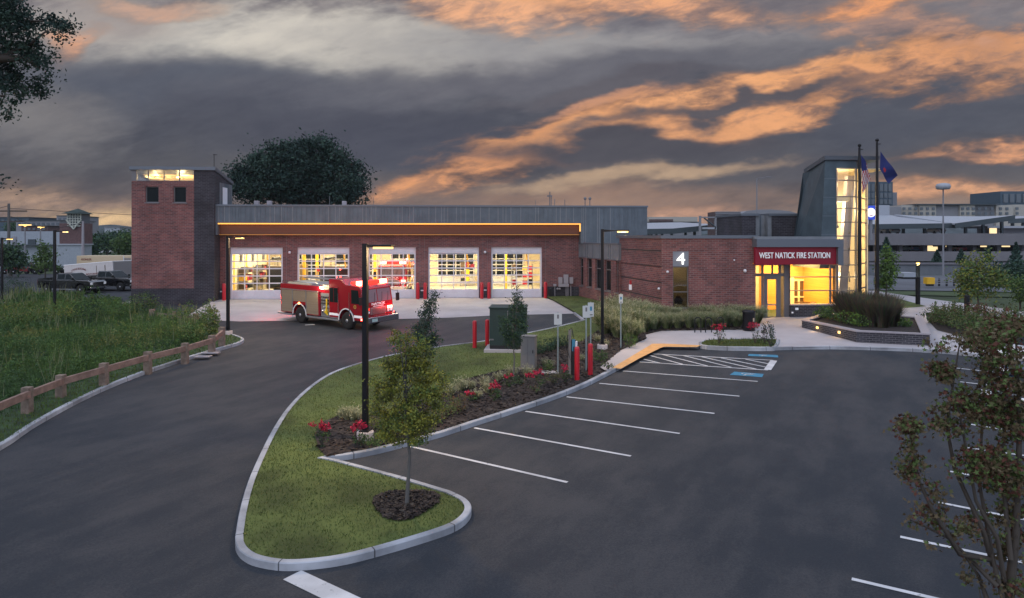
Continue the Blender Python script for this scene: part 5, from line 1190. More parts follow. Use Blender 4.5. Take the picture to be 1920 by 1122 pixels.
pbox('post', 'grey_box', t, -.10, .02, 0, .16, -.1, 84 * s_, bevel=.02); pbox('charger', 'black', t, .03, .22, -.02, .2, .0, 66 * s_, bevel=.03); pbox('front_panel', 'white_metal', t, .20, .28, -.05, .14, .0, 63 * s_, bevel=.02); pbox('screen', 'paint_blue', t, .06, .19, -.03, -.021, 1.0, 1.5)
m = MB(); h_ = 84 * s_; m.tube([(-.06, -.02, h_), (.06, -.06, h_ + .08), (.12, -.1, h_ - .3), (-.12, -.1, h_ - .2), (-.16, -.1, h_ - .8), (.1, -.12, .4), (.14, -.06, 1.2)], .022, 6); m.build('cable', 'black', t)
# litter bin and bicycle hoops
p = G(1404, 620, .14); s_ = p.y / F; t = thing('litter_bin', 'black round litter bin at the corner of the brick wall', 'bin', p, 0); m = MB(); m.lathe([(.33, 0), (.35, .05), (.35, 34 * s_), (.37, 34 * s_ + .02)], (0, 0, 0), 20)
m.build('body', 'black_metal', t); m = MB(); m.lathe([(.38, 34 * s_ + .021), (.38, 34 * s_ + .08), (.2, 34 * s_ + .14), (.001, 34 * s_ + .15)], (0, 0, 0), 20); m.build('lid', 'black_metal', t); pbox('label', 'lamp_warm' if 0 else 'tan', t, .12, .20, -.345, -.32, .55, .75)
for px, lb in ((1308.5, 'black bicycle hoop farthest from the litter bin'), (1328.5, 'black bicycle hoop, middle of the three on the walk'), (1350.5, 'black bicycle hoop closest to the litter bin')):
    p = G(px, 623.5, .14); s_ = p.y / F; r = 5.7 * s_; h = 28 * s_; m = MB()
    m.tube([(-r, 0, -.05), (-r, 0, h - r)] + [(-r * math.cos(a), 0, h - r + r * math.sin(a)) for a in np.linspace(.3, math.pi - .3, 9)] + [(r, 0, h - r), (r, 0, -.05)], .03, 8); o = m.build('bike_rack', 'black_metal', None, loc=p); tag(o, lb, 'bike rack', 'bicycle hoops')
# planter
pa = [G(1503.5, 614.5, .13), G(1606, 642.5, .13), G(1743.7, 649, .13), G(1728, 606, .13), G(1640, 596, .13), G(1545, 598, .13)]
hw = [P(1503.5, 599.5, pa[0].y).z, P(1606, 621.5, pa[1].y).z, P(1743.7, 624.5, pa[2].y).z]; zt_ = sum(hw) / 3
zb_ = min(q.z for q in pa) - .2; t = thing('planter_wall', 'low dark brick planter wall with a stone cap and two lit step lights', 'planter', (pa[1].x, pa[1].y, 0))
loc_ = [(q.x - pa[1].x, q.y - pa[1].y) for q in pa]; inn = inset(loc_, .35)
m = MB()
for i in range(6):
    j = (i + 1) % 6; m.hexa([(*loc_[i], zb_), (*loc_[j], zb_), (*inn[j], zb_), (*inn[i], zb_)] + [(*loc_[i], zt_ - .07), (*loc_[j], zt_ - .07), (*inn[j], zt_ - .07), (*inn[i], zt_ - .07)])
m.build('wall', 'brick_planter', t)
o2, i2 = inset(loc_, -.05), inset(loc_, .40); m = MB()
for i in range(6):
    j = (i + 1) % 6; m.hexa([(*o2[i], zt_ - .069), (*o2[j], zt_ - .069), (*i2[j], zt_ - .069), (*i2[i], zt_ - .069)] + [(*o2[i], zt_), (*o2[j], zt_), (*i2[j], zt_), (*i2[i], zt_)])
m.build('cap', 'frame_lt', t)
m = MB(); m.prism(inn, zt_ - .3, zt_ - .12); m.build('soil', 'mulch', t)
dv = Vector(loc_[1]) - Vector(loc_[0]); nv = Vector((dv.y, -dv.x)).normalized()
for f in (.31, .71):
    q = Vector(loc_[0]) + dv * f + nv * .012; u = dv.normalized() * .10; m = MB(); m.hexa([(q.x - u.x, q.y - u.y, zt_ - .34), (q.x + u.x, q.y + u.y, zt_ - .34), (q.x + u.x - nv.x * .02, q.y + u.y - nv.y * .02, zt_ - .34), (q.x - u.x - nv.x * .02, q.y - u.y - nv.y * .02, zt_ - .34), (q.x - u.x, q.y - u.y, zt_ - .22), (q.x + u.x, q.y + u.y, zt_ - .22), (q.x + u.x - nv.x * .02, q.y + u.y - nv.y * .02, zt_ - .22), (q.x - u.x - nv.x * .02, q.y - u.y - nv.y * .02, zt_ - .22)])
    m.build('step_light', 'lamp_amber', t); lamp('step_glow', (q.x + nv.x * .25, q.y + nv.y * .25, zt_ - .3), 3.5, (1, .6, .22), t, .05)
PLT = (pa, zt_)
# flagpoles and flags
mat('flag_blue', (.012, .02, .11), .8); mat('flag_red', (.30, .015, .025), .8); mat('flag_white', (.45, .44, .45), .8)
for px, pt, lb in ((1611.5, 277, 'black flagpole carrying the striped flag, closer to the glass stair tower'), (1644.5, 267, 'taller black flagpole carrying the plain blue flag')):
    Y = 45.5; b = P(px, 600, Y); top = P(px + 1, pt, Y).z; t = thing('flagpole', lb, 'flagpole', (b.x, b.y, -.3)); h = top + .3
    m = MB(); m.tube([(0, 0, 0), (0, 0, h * .5), (0, 0, h)], [.14, .12, .07], 12); m.build('pole', 'black_metal', t); m = MB(); m.ball((0, 0, h + .14), .12, 10); m.tube([(0, 0, h), (0, 0, h + .06)], .03, 6); m.tube([(0, -.02, h - .12), (.22, -.02, h - .12)], .03, 6); m.build('truck_ball', 'black_metal', t)
def flag(name, label, Y, corners, nu, nv, fold, mats, mifun):
    c = [P(*q, Y) for q in corners]; o = c[0]; m = MB(); V_ = []
    for j in range(nv + 1):
        for i in range(nu + 1):
            u, v = i / nu, j / nv; p = c[0].lerp(c[1], u).lerp(c[3].lerp(c[2], u), v) - o; a = fold * (u * .8 + .2) * math.sin(7 * u + 3 * v); V_.append((p.x + a * .3, p.y + a, p.z))
    for j in range(nv):
        for i in range(nu): m.add([V_[j * (nu + 1) + i], V_[j * (nu + 1) + i + 1], V_[(j + 1) * (nu + 1) + i + 1], V_[(j + 1) * (nu + 1) + i]], [(0, 1, 2, 3)], mifun((i + .5) / nu, (j + .5) / nv), True)
    t = m.build(name, mats, None, loc=o); return tag(t, label, 'flag')
flag('striped_flag', 'red and white striped flag with a blue corner hanging limp', 45.4, [(1614.5, 290), (1625, 306), (1632, 336), (1617, 364)], 16, 26, .10, ['flag_red', 'flag_white', 'flag_blue'], lambda u, v: 2 if (v < .42 and u < .9) else int((u * .55 + v) * 11) % 2)
flag('blue_flag', 'dark blue flag with a small red emblem blowing from the taller pole', 45.4, [(1651, 284), (1684, 329), (1666, 345), (1650, 318)], 22, 16, .14, ['flag_blue', 'flag_red'], lambda u, v: 1 if (u - .38) ** 2 * 1.5 + (v - .68) ** 2 < .014 else 0)
# bollard lamps by the path
for px, pb, pt, lb, on in ((1721, 572, 489, 'black column lamp with a glowing head beside the path', 1), (1813, 592, 556, 'black column lamp half hidden by shrubs beside the path', 0)):
    p = G(px, pb, .1); s_ = p.y / F; h = (pb - pt) * s_; t = thing('column_lamp', lb, 'lamp', p, 0, 'column lamps by the path'); hh = h * .62 if on else h
    m = MB(); m.lathe([(.16, -.1), (.16, hh)], (0, 0, 0), 14); m.build('column', 'black_metal', t)
    if on:
        m = MB(); m.lathe([(.14, hh + .001), (.14, hh + .4), (.14, h - .28)], (0, 0, 0), 14); m.build('glass_tube', 'glass_dim', t)
        m = MB(); m.ball((-.06, 0, h - .2), .07, 8); m.ball((.08, 0, h - .2), .07, 8); m.build('bulb', 'lamp_amber', t); m = MB(); m.lathe([(.17, h - .12), (.24, h - .08), (.24, h - .04), (.001, h)], (0, 0, 0), 14); m.build('cap', 'black_metal', t); lamp('column_light', (0, -.05, h - .3), 30, (1, .65, .3), t, .1)
    else:
        m = MB(); m.lathe([(.18, hh + .001), (.18, hh + .06), (.001, hh + .1)], (0, 0, 0), 14); m.build('cap', 'black_metal', t)
# timber guard rail
mat('timber', (.24, .155, .125), .85, var=.25, vscale=3, bump=.3, bscale=30); mat('timber_post', (.20, .15, .12), .9, var=.3, vscale=4, bump=.4, bscale=30)
posts = [(-62, 834, 770), (51, 776, 726), (114, 746, 703), (195, 724, 681), (277, 697, 659.5), (347, 678, 643.5), (397, 661, 629), (416, 650, 613.5)]
t = thing('guard_rail', 'timber guard rail on square posts along the drive kerb', 'guard rail', G(195, 724, .1)); o_ = t.location.copy(); tops = []
for px, pb, pt in posts:
    p = G(px, pb, .1); h = (pb - pt) * p.y / F; tops.append((p, h)); q = p - o_; m = MB(); w = .14; m.box(q.x - w, q.x + w, q.y - w, q.y + w, q.z - .2, q.z + h); m.build('post', 'timber_post', t, .015)
for (p, h), (p2, h2) in zip(tops[:-1], tops[1:]):
    d = (p2 - p); d.z = 0; d.normalize(); nn = Vector((d.y, -d.x, 0)); a, b = p - o_ + nn * .145, p2 - o_ + nn * .145; e = d * .03; m = MB()
    za, zb = a.z + h - .12, b.z + h2 - .12
    m.hexa([(a + e).to_tuple()[:2] + (za - .26,), (b - e).to_tuple()[:2] + (zb - .26,), (b - e - nn * .13).to_tuple()[:2] + (zb - .26,), (a + e - nn * .13).to_tuple()[:2] + (za - .26,)] + [(a + e).to_tuple()[:2] + (za,), (b - e).to_tuple()[:2] + (zb,), (b - e - nn * .13).to_tuple()[:2] + (zb,), (a + e - nn * .13).to_tuple()[:2] + (za,)]); m.build('rail', 'timber', t, .015)
p1, p2, p3 = G(285, 597, .1), G(325, 603, .1), G(367, 607, .1); t = thing('guard_rail', 'low dark timber guard rail at the far edge of the tall grass near the tower', 'guard rail', p1)
for p in (p1, p2, p3): q = p - p1; m = MB(); m.box(q.x - .15, q.x + .15, q.y - .15, q.y + .15, -.3, .62); m.build('post', 'timber_post', t, .015)
for a, b in ((p1, p2), (p2, p3)): a, b = a - p1, b - p1; m = MB(); m.hexa([(a.x, a.y - .25, .2), (b.x, b.y - .25, .2 + b.z - a.z), (b.x, b.y - .16, .2), (a.x, a.y - .16, .2), (a.x, a.y - .25, .45), (b.x, b.y - .25, .45), (b.x, b.y - .16, .45), (a.x, a.y - .16, .45)]); m.build('rail', 'timber_post', t)
for px, py, lb in ((380, 668, 'flat stone slab in the verge, nearer the kerb end'), (397, 661, 'flat stone slab in the verge beside the last rail post')):
    p = G(px, py, .14); m = MB(); m.box(-.38, .38, -.22, .22, -.05, .008); tag(m.build('stone_slab', 'frame_lt', None, .02, loc=p), lb, 'slab')

# ---------------- lawn and tall grass
def grass(name, poly, n, hmin, hmax, w, mats, off, label=None, lean=.5, ymax=None, dens=1.0):
    x, y = scatter(poly, n)
    if ymax: k = RNG.random(len(x)) < np.clip((ymax / np.maximum(y, 1)) ** dens, 0, 1); x, y = x[k], y[k]
    h = RNG.uniform(hmin, hmax, len(x)); v = bladeverts(x, y, gza(x, y) + off, h, np.full(len(x), w), lean)
    o = npmesh(name, v, 3, mats, RNG.integers(0, len(mats), len(x))); return tag(o, kind='stuff')
near_l = [p for p in lawn_poly]
ln = [(p[0], p[1]) for p in inset(lawn_poly, .04)]
x, y = scatter(ln, 110000); k = (RNG.random(len(x)) < np.clip((21 / y) ** 2.2, 0, 1)); x, y = x[k], y[k]
bd = [(p[0], p[1]) for p in bed]; k = ~inpoly(x, y, bd) & ~inpoly(x, y, [(p[0], p[1]) for p in ring]); x, y = x[k], y[k]
h = RNG.uniform(.03, .075, len(x)); v = bladeverts(x, y, gza(x, y) + .12, h, np.full(len(x), .014) + y * .0004, .8)
tag(npmesh('lawn_grass', v, 3, ['blade_a', 'blade_b', 'blade_c'], RNG.choice(3, len(x), p=[.45, .4, .15])), kind='stuff')
grass('island_grass', [(p[0], p[1]) for p in inset([q[:2] for q in isl], .15)], 1500, .06, .16, .03, ['blade_a', 'blade_b', 'blade_c'], .17)
def kdist(x, y, line):
    L = np.array([(p[0], p[1]) for p in line]); return np.min(np.hypot(x[:, None] - L[None, :, 0], y[:, None] - L[None, :, 1]), 1)
vis = [(p[0], p[1]) for p in w_l if p[1] > 12] + [tuple(p[:2]) for p in GP([(405, 612), (385, 606), (345, 600), (290, 588), (240, 578), (200, 566), (120, 556), (55, 556), (0, 566)])] + [(-46, 52), (-46, 30), (-24, 12)]
vp = [(p[0], p[1]) for p in inset(vis, .05)]
x, y = scatter(vp, 150000); k = RNG.random(len(x)) < np.clip((24 / y) ** 1.2, 0, 1); x, y = x[k], y[k]
d = kdist(x, y, smooth(GP(lroad), 8)); low = d < 1.5
def vnoise(x, y, s, seed):
    r = np.random.default_rng(seed).random((64, 64)); u, v = x / s + 40, y / s + 7; i, j = np.floor(u).astype(int), np.floor(v).astype(int); a, b = u - i, v - j; a, b = a * a * (3 - 2 * a), b * b * (3 - 2 * b)
    g_ = lambda p, q: r[p % 64, q % 64]
    return (g_(i, j) * (1 - a) + g_(i + 1, j) * a) * (1 - b) + (g_(i, j + 1) * (1 - a) + g_(i + 1, j + 1) * a) * b
nz = vnoise(x, y, 2.2, 1) * .6 + vnoise(x, y, .8, 2) * .4
h = np.where(low, RNG.uniform(.05, .16, len(x)), (.10 + .75 * nz ** 1.6) * RNG.uniform(.5, 1.4, len(x)) * np.clip((d - 1.0) / 1.5, .3, 1))
tn = vnoise(x, y, 3.1, 5) * .7 + RNG.random(len(x)) * .3
mi = np.where(low, RNG.choice([4, 5], len(x)), np.clip((tn * 4.3).astype(int), 0, 3))
v = bladeverts(x, y, gza(x, y) + .1, h, .010 + .0012 * y, .55)
tag(npmesh('tall_grass', v, 3, ['mead_d', 'mead_b', 'mead_a', 'mead_c', 'blade_a', 'mead_a'], mi), kind='stuff')
x, y = scatter(vp, 9000); k = (RNG.random(len(x)) < np.clip((24 / y) ** .9, 0, 1)) & (kdist(x, y, smooth(GP(lroad), 8)) > 2.0); x, y = x[k], y[k]
nl = 40; hh = (.22 + 1.15 * vnoise(x, y, 3.4, 3) ** 1.5) * RNG.uniform(.6, 1.3, len(x)); rr_ = hh * RNG.uniform(.25, .5, len(x))
t_ = RNG.random((len(x), nl)) ** .7; c = np.stack([x[:, None] + RNG.normal(size=(len(x), nl)) * rr_[:, None] * (1.1 - t_ * .7) * .6, y[:, None] + RNG.normal(size=(len(x), nl)) * rr_[:, None] * (1.1 - t_ * .7) * .6, (gza(x, y) + .1)[:, None] + t_ * hh[:, None]], 2).reshape(-1, 3)
sz = np.repeat(.035 + y * .0015, nl); tn = np.repeat(np.clip(vnoise(x, y, 4.0, 9) * .75 + RNG.random(len(x)) * .25, 0, .999), nl)
tag(npmesh('meadow_weeds', leafverts(c, 1.0 * sz, .0, .5), 4, ['mead_d', 'mead_b', 'mead_a', 'mead_b', 'mead_c'], (tn * 5).astype(int)), kind='stuff')

x, y = scatter(vp, 900); k = (kdist(x, y, smooth(GP(lroad), 8)) > 2.2) & (vnoise(x, y, 3.0, 12) > .5); x, y = x[k], y[k]
x = np.repeat(x, 5) + RNG.normal(size=5 * len(x)) * .12; y = np.repeat(y, 5) + RNG.normal(size=len(x)) * .12; h = RNG.uniform(.8, 1.5, len(x))
v = bladeverts(x, y, gza(x, y) + .1, h, .006 + .0010 * y, .35); tag(npmesh('seed_stalks', v, 3, ['straw_b', 'mead_c', 'straw'], RNG.choice(3, len(x), p=[.5, .35, .15])), kind='stuff')

# ---------------- clumps of ornamental grass
def clump(name, label, cat, h, r, n, mats, group, wid=.022, plume=None, erect=.45, mixp=None):
    t = thing(name, label, cat, (0, 0, 0), 0, group); a = RNG.uniform(0, 2 * np.pi, n); q = np.sqrt(RNG.random(n)) * r * .35
    x, y = np.cos(a) * q, np.sin(a) * q; L = h * RNG.uniform(.55, 1.12, n); out_ = RNG.uniform(.1, 1, n) * r * erect * 2
    b = np.stack([x, y, np.zeros(n) - .03], 1); m1 = b + np.stack([np.cos(a) * out_ * .35, np.sin(a) * out_ * .35, L * .62], 1); tp = b + np.stack([np.cos(a) * out_, np.sin(a) * out_, L], 1)
    s_ = np.stack([-np.sin(a + .8), np.cos(a + .8), a * 0], 1) * wid / 2
    v = np.stack([b - s_, b + s_, m1 + s_ * .8, m1 - s_ * .8, m1 - s_ * .8, m1 + s_ * .8, tp + s_ * .15, tp - s_ * .15], 1).reshape(-1, 3)
    mi = np.repeat(RNG.choice(len(mats), n, p=mixp), 2); npmesh('leaf_blades', v, 4, mats, mi, t)
    if plume:
        k = n // 3; pp = tp[:k] + RNG.normal(size=(k, 3)) * .03; pp = np.repeat(pp, 3, 0) + RNG.normal(size=(k * 3, 3)) * np.array([.03, .03, .08]); npmesh('sprays', leafverts(pp, .07, -.8, .35), 4, [plume], np.zeros(len(pp)), t)
    return t
LB_ = 'clump of pale feathery ornamental grass in the hedge row along the brick entrance wing'; GR_ = 'ornamental grass clumps along the entrance wing'
cl = [clump('ornamental_grass', LB_, 'grass clump', 1.22, .80, 1100, ['straw_b', 'straw', 'mead_a', 'lf_b'], GR_, .03, 'plume', .5, [.4, .2, .25, .15]) for _ in range(3)]
sp = [(1160, 632), (1182, 640), (1205, 622), (1172, 618), (1192, 612), (1150, 622), (1163, 608), (1184, 604), (1228, 617), (1215, 608), (1250, 616), (1240, 607), (1272, 615), (1262, 606), (1294, 614.5), (1284, 606), (1316, 614), (1306, 605), (1338, 613.5), (1328, 605), (1360, 613), (1350, 604), (1382, 612), (1372, 604), (1140, 612), (1135, 625), (1206, 600), (1394, 606), (1418, 606), (1150, 600)]
for i, (px, py) in enumerate(sp):
    p = G(px, py, .15); k = RNG.uniform(.85, 1.15) * (.76 if px > 1225 else 1.02)
    if i < 3: cl[i].location = p; cl[i].scale = (k,) * 3
    else: dup(cl[i % 3], p, RNG.uniform(0, 6), None, k)
LM_ = 'tall dark maroon grass clump in the brick planter below the flagpoles'; GM_ = 'maroon grass clumps in the planter'
cl = [clump('maroon_grass', LM_, 'grass clump', 1.62, .9, 800, ['maroon', 'maroon_b', 'shrub_br', 'mead_d'], GM_, .035, None, .42, [.28, .2, .27, .25]) for _ in range(2)]
for i, (px, py) in enumerate([(1585, 613), (1600, 617), (1618, 621), (1636, 624), (1654, 625), (1670, 622), (1592, 606), (1612, 609), (1630, 611), (1650, 612), (1664, 612), (1600, 602), (1625, 603), (1646, 605)]):
    p = G(px, py, .2); p.z = PLT[1] - .12; k = RNG.uniform(.85, 1.1)
    if i < 2: cl[i].location = p; cl[i].scale = (k,) * 3
    else: dup(cl[i % 2], p, RNG.uniform(0, 6), None, k)
def shrub(name, label, cat, p, r, h, n, size, mats, group=None, spikes=0, z0=.0):
    t = thing(name, label, cat, p, 0, group); pts, tone = blobpts([(0, 0, h * .55, r, r, h * .48), (r * .3, -r * .2, h * .4, r * .7, r * .7, h * .35)], max(6, n // 12), 12, r * .16, .5)
    k = pts[:, 2] > .01; pts, tone = pts[k], tone[k]
    if spikes:
        for _ in range(spikes):
            a, q = RNG.uniform(0, 6.3), RNG.uniform(0, r * .9); e = h * RNG.uniform(1.0, 1.5); zz = RNG.uniform(h * .6, e, 40); pts = np.vstack([pts, np.stack([q * np.cos(a) + RNG.normal(size=40) * .05, q * np.sin(a) + RNG.normal(size=40) * .05, zz], 1)]); tone = np.append(tone, RNG.random(40))
    mi = np.clip(((tone * .7 + RNG.random(len(pts)) * .3) * len(mats)).astype(int), 0, len(mats) - 1); npmesh('foliage', leafverts(pts, size), 4, mats, mi, t)
    m = MB()
    for q in range(5): a = q * 1.26; m.tube([(0, 0, -.05), (math.cos(a) * r * .3, math.sin(a) * r * .3, h * .4), (math.cos(a) * r * .6, math.sin(a) * r * .6, h * .75)], [.015, .011, .006], 5)
    m.build('stem', 'bark', t); return t
def rose(label, px, py, h, r, fl=9, fh=1.0):
    p = G(px, py, .15); t = shrub('rose_bush', label, 'rose bush', p, r, h, 260, .06, ['lf_c', 'lf_a', 'lf_b', 'shrub_br'], 'red rose bushes')
    c = np.array([[RNG.normal() * r * .45, RNG.normal() * r * .45 - .05, h * fh * RNG.uniform(.8, 1.12)] for _ in range(fl)]); pts = np.repeat(c, 16, 0) + RNG.normal(size=(fl * 16, 3)) * .035
    npmesh('blossoms', leafverts(pts, .06, 0, .9), 4, ['rose', 'rose_b'], RNG.integers(0, 2, len(pts)), t); return t
rose('red rose bush at the mulch corner closest to the lawn tip', 603, 838, .62, .22, 14); rose('red rose bush beside the foot of the tall lamp pole', 672, 836, .62, .24, 15)
rose('low red rose bush behind the rusty shrub', 883, 752, .34, .22, 6); rose('red rose bush in the middle of the mulch bed with a bare foot', 926, 752, .62, .22, 10); rose('single red rose bush beside the thin pear trunk', 952, 726, .5, .2, 4)
rose('broad red rose bush before the grey electrical cabinet', 1001, 733, .72, .38, 14); rose('red rose bush at the foot of the charging post', 1060, 716, .6, .25, 5)
rose('red rose bush standing alone in the small kerbed island', 1349, 646, .95, .30, 16); rose('red rose bush in the kerbed island in front of the litter bin', 1416, 646, 1.0, .34, 13)
for px, py, h, r, lb, ms in ((1434, 645, .85, .3, 'twiggy dark shrub between the bin side rose and the kerb nose', ['maroon', 'maroon_b', 'lf_c']), (1444, 652, .8, .26, 'dark green upright shrub at the nose of the small island', ['lf_c', 'lf_dk3', 'maroon_b'])):
    shrub('shrub', lb, 'shrub', G(px, py, .15), r, h, 160, .07, ms, None, 6)
for i, (px, py, lb) in enumerate(((1011, 664, 'dark clipped shrub closest to the grey cabinet'), (1025, 660, 'dark clipped shrub second from the grey cabinet'), (1040, 655, 'dark clipped shrub third from the grey cabinet'), (1054, 651, 'dark clipped shrub closest to the charging post'))):
    shrub('clipped_shrub', lb, 'shrub', G(px, py, .13), .38, .62, 700, .06, ['lf_dk3', 'lf_c', 'lf_dk2'], 'dark clipped shrubs behind the cabinet')
tf = clump('grass_tuft', 'small pale bleached grass tuft in the mulch bed', 'grass tuft', .42, .3, 260, ['straw', 'plume', 'straw_b'], 'bleached grass tufts in the mulch', .016, 'plume', .5)
for i, (px, py) in enumerate([(865, 732), (884, 728), (894, 748), (909, 722), (935, 714), (960, 706), (1030, 690), (1020, 684), (652, 786), (640, 784), (664, 788), (1075, 668), (1090, 676), (988, 706), (845, 742), (915, 736), (1120, 640), (1135, 650)]):
    p = G(px, py, .15)
    if i == 0: tf.location = p
    else: dup(tf, p, RNG.uniform(0, 6), None, RNG.uniform(.6, .95))
for px, py, r, h, n, ms, lb in ((863, 772, .30, .62, 420, ['lf_rust', 'shrub_br', 'lf_oliv'], 'rusty orange shrub in the mulch bed next to pale tufts'), (712, 806, .55, .75, 1100, ['lf_mid', 'lf_yel', 'lf_oliv'], 'leafy green shrub just past the tall lamp pole'), (757, 812, .55, .6, 1000, ['lf_a', 'lf_c', 'lf_mid'], 'low deep green shrub behind the gold leaved tree trunk'), (700, 834, .45, .3, 500, ['lf_mid', 'lf_b'], 'low spreading green plant at the kerb beside the lamp foot'),
    (810, 795, .42, .5, 600, ['shrub_br', 'lf_oliv', 'lf_mid'], 'brownish low shrub in the mulch between the gold tree and the rusty shrub'), (836, 780, .4, .45, 500, ['lf_oliv', 'lf_mid', 'shrub_br'], 'olive low shrub beside the rusty shrub'), (1036, 722, .35, .7, 500, ['shrub_br', 'lf_oliv', 'lf_c'], 'brown leaved shrub between the cabinet and the charging post'), (1125, 678, .4, .55, 600, ['lf_a', 'lf_b', 'lf_mid'], 'bright green shrub at the foot of the lamp pole by the ramp'),
    (1180, 652, .4, .7, 600, ['lf_a', 'lf_b', 'lf_lime'], 'green leafy shrub under the pale grasses beside the walk'), (1022, 694, .35, .4, 350, ['lf_mid', 'lf_a'], 'small green shrub behind the cabinet side'), (1140, 692, .3, .3, 240, ['lf_oliv', 'lf_mid'], 'sparse green plant beside the end of the yellow ramp'),
    (970, 720, .3, .4, 260, ['lf_mid', 'lf_c'], 'small green plant in front of the cabinet plinth'), (848, 765, .4, .35, 350, ['lf_mid', 'lf_oliv'], 'spreading olive plant at the lawn edge of the mulch')):
    shrub('shrub', lb, 'shrub', G(px, py, .15), r, h, n, .055, ms)
for px, py, r, h, lb in ((1545, 604, .45, .55, 'green low plant at the planter end closest to the lobby window'), (1566, 610, .5, .6, 'green low plant under the maroon grasses, second from the lobby window'), (1588, 618, .5, .6, 'green low plant at the planter bend'), (1610, 623, .5, .5, 'green low plant just past the planter bend'), (1690, 622, .4, .3, 'sparse low plant at the bare end of the planter')):
    p = G(px, py, .2); p.z = PLT[1] - .12; shrub('planter_plant', lb, 'plant', p, r * 1.3, h * 1.4, 800, .09, ['lf_a', 'lf_b', 'lf_lime'])

# ---------------- trees
def pblobs(base, Y, lst, dj=.35):            # crown blobs measured on the photo: (px, py, half width, half height) at depth Y
    s_ = Y / F; o = []
    for q in lst: px, py, rx, ry = q[:4]; c = P(px, py, Y) - base; o.append((c.x, c.y + RNG.uniform(-dj, dj), c.z, rx * s_, rx * s_, ry * s_))
    return o
b = G(762, 946, .14); Y = b.y
tree('young_tree', 'young gold green tree in the mulch ring at the lawn tip', b, pblobs(b, Y, [(762, 800, 52, 38), (735, 760, 40, 40), (795, 765, 42, 36), (762, 720, 45, 45), (815, 725, 24, 30), (722, 725, 26, 30), (755, 665, 30, 40), (790, 680, 26, 34), (738, 690, 18, 22), (752, 625, 15, 26), (768, 597, 5, 9), (782, 640, 16, 22)], .25), (.045, .018, (946 - 640) * Y / F), 230, 85, .088, .060, ['lf_mid', 'lf_yel', 'lf_gold', 'lf_oliv', 'lf_yel'], 9, 'bark_grey')
b = G(790, 700, .14); Y = b.y
tree('young_tree', 'narrow dark leaved young tree on the lawn behind the gold tree', b, pblobs(b, Y, [(802, 650, 20, 18), (795, 625, 22, 20), (800, 598, 17, 20), (808, 572, 12, 16), (814, 552, 6, 12), (785, 612, 8, 10), (818, 632, 9, 9)], .2), (.04, .016, (700 - 600) * Y / F), 260, 20, .10, .08, ['lf_dk2', 'lf_dk', 'lf_dk3', 'lf_c'], 6, 'bark')
b = G(962, 712, .14); Y = b.y
tree('young_tree', 'young dark green tree before the transformer box with a pale thin trunk', b, pblobs(b, Y, [(962, 640, 18, 14), (960, 615, 24, 18), (968, 592, 20, 16), (972, 570, 11, 14), (970, 545, 5, 16), (945, 600, 9, 8), (980, 610, 8, 12), (955, 570, 3, 10)], .2), (.035, .012, (712 - 580) * Y / F), 260, 20, .085, .07, ['lf_dk3', 'lf_c', 'lf_dk2', 'lf_a'], 6, 'bark_grey')
# maple close to the camera
Y = 7.0; b = P(1893, 600, Y); b.z = gz(b.x, Y) + .1
lst = [(1800, 640, 26, 20), (1768, 655, 16, 14), (1772, 695, 22, 20), (1850, 650, 42, 36), (1905, 625, 50, 40), (1885, 700, 52, 46), (1795, 735, 26, 18), (1905, 790, 50, 52), (1840, 770, 42, 40), (1770, 770, 20, 12), (1768, 800, 18, 12), (1706, 800, 15, 10), (1712, 850, 13, 10), (1708, 884, 13, 10), (1715, 905, 6, 12), (1780, 880, 16, 30), (1830, 865, 40, 42), (1880, 890, 46, 48), (1745, 915, 20, 12), (1742, 955, 22, 20), (1765, 990, 14, 14), (1800, 985, 20, 14), (1850, 985, 26, 30), (1905, 1030, 30, 44), (1718, 985, 7, 8), (1700, 972, 5, 5), (1790, 1015, 16, 10), (1830, 1085, 20, 14), (1835, 1040, 10, 14), (1890, 1095, 30, 20), (1905, 960, 26, 30), (1775, 835, 8, 20), (1800, 800, 14, 30), (1730, 1010, 10, 8)]
t = thing('maple_tree', 'wine and olive leaved maple rising close to the viewer over the stalls', 'tree', b)
lst += [(1706, 800, 17, 12), (1710, 830, 12, 12), (1712, 868, 13, 12), (1706, 800, 17, 12), (1708, 888, 12, 12), (1718, 915, 10, 14), (1712, 850, 12, 14), (1770, 695, 20, 18), (1775, 800, 18, 14)] * 2
bl = pblobs(b, Y, lst, .12); pts, tone = blobpts([q for q in bl], 640, 17, .055, .1); mats = ['lf_oliv', 'lf_wine', 'lf_mid', 'shrub_br', 'shrub_br', 'lf_oliv']
K = np.array([[0, .5, 0], [-.16, .28, 0], [-.5, .36, 0], [-.2, .06, 0], [-.28, -.3, 0], [0, -.12, 0], [.28, -.3, 0], [.2, .06, 0], [.5, .36, 0], [.16, .28, 0]])      # a five pointed leaf
n = len(pts); d = rdir(n); d[:, 2] -= .5; d /= np.linalg.norm(d, axis=1, keepdims=True); e = np.cross(d, rdir(n)); e /= np.linalg.norm(e, axis=1, keepdims=True); sz = RNG.uniform(.034, .066, n)
v = (pts[:, None] + (d[:, None] * K[None, :, 1:2] + e[:, None] * K[None, :, 0:1]) * sz[:, None, None]).reshape(-1, 3)
npmesh('crown', v, 10, mats, np.clip(((tone * .65 + RNG.random(n) * .35) * 6).astype(int), 0, 5), t)
m = MB(); q = lambda px, py, dy=0.0: P(px, py, Y + dy) - b
m.tube([(0, 0, -.2), q(1893, 1300), q(1890, 1130), q(1905, 1000), q(1912, 800), q(1905, 640)], [.085, .07, .05, .035, .022, .008], 8)
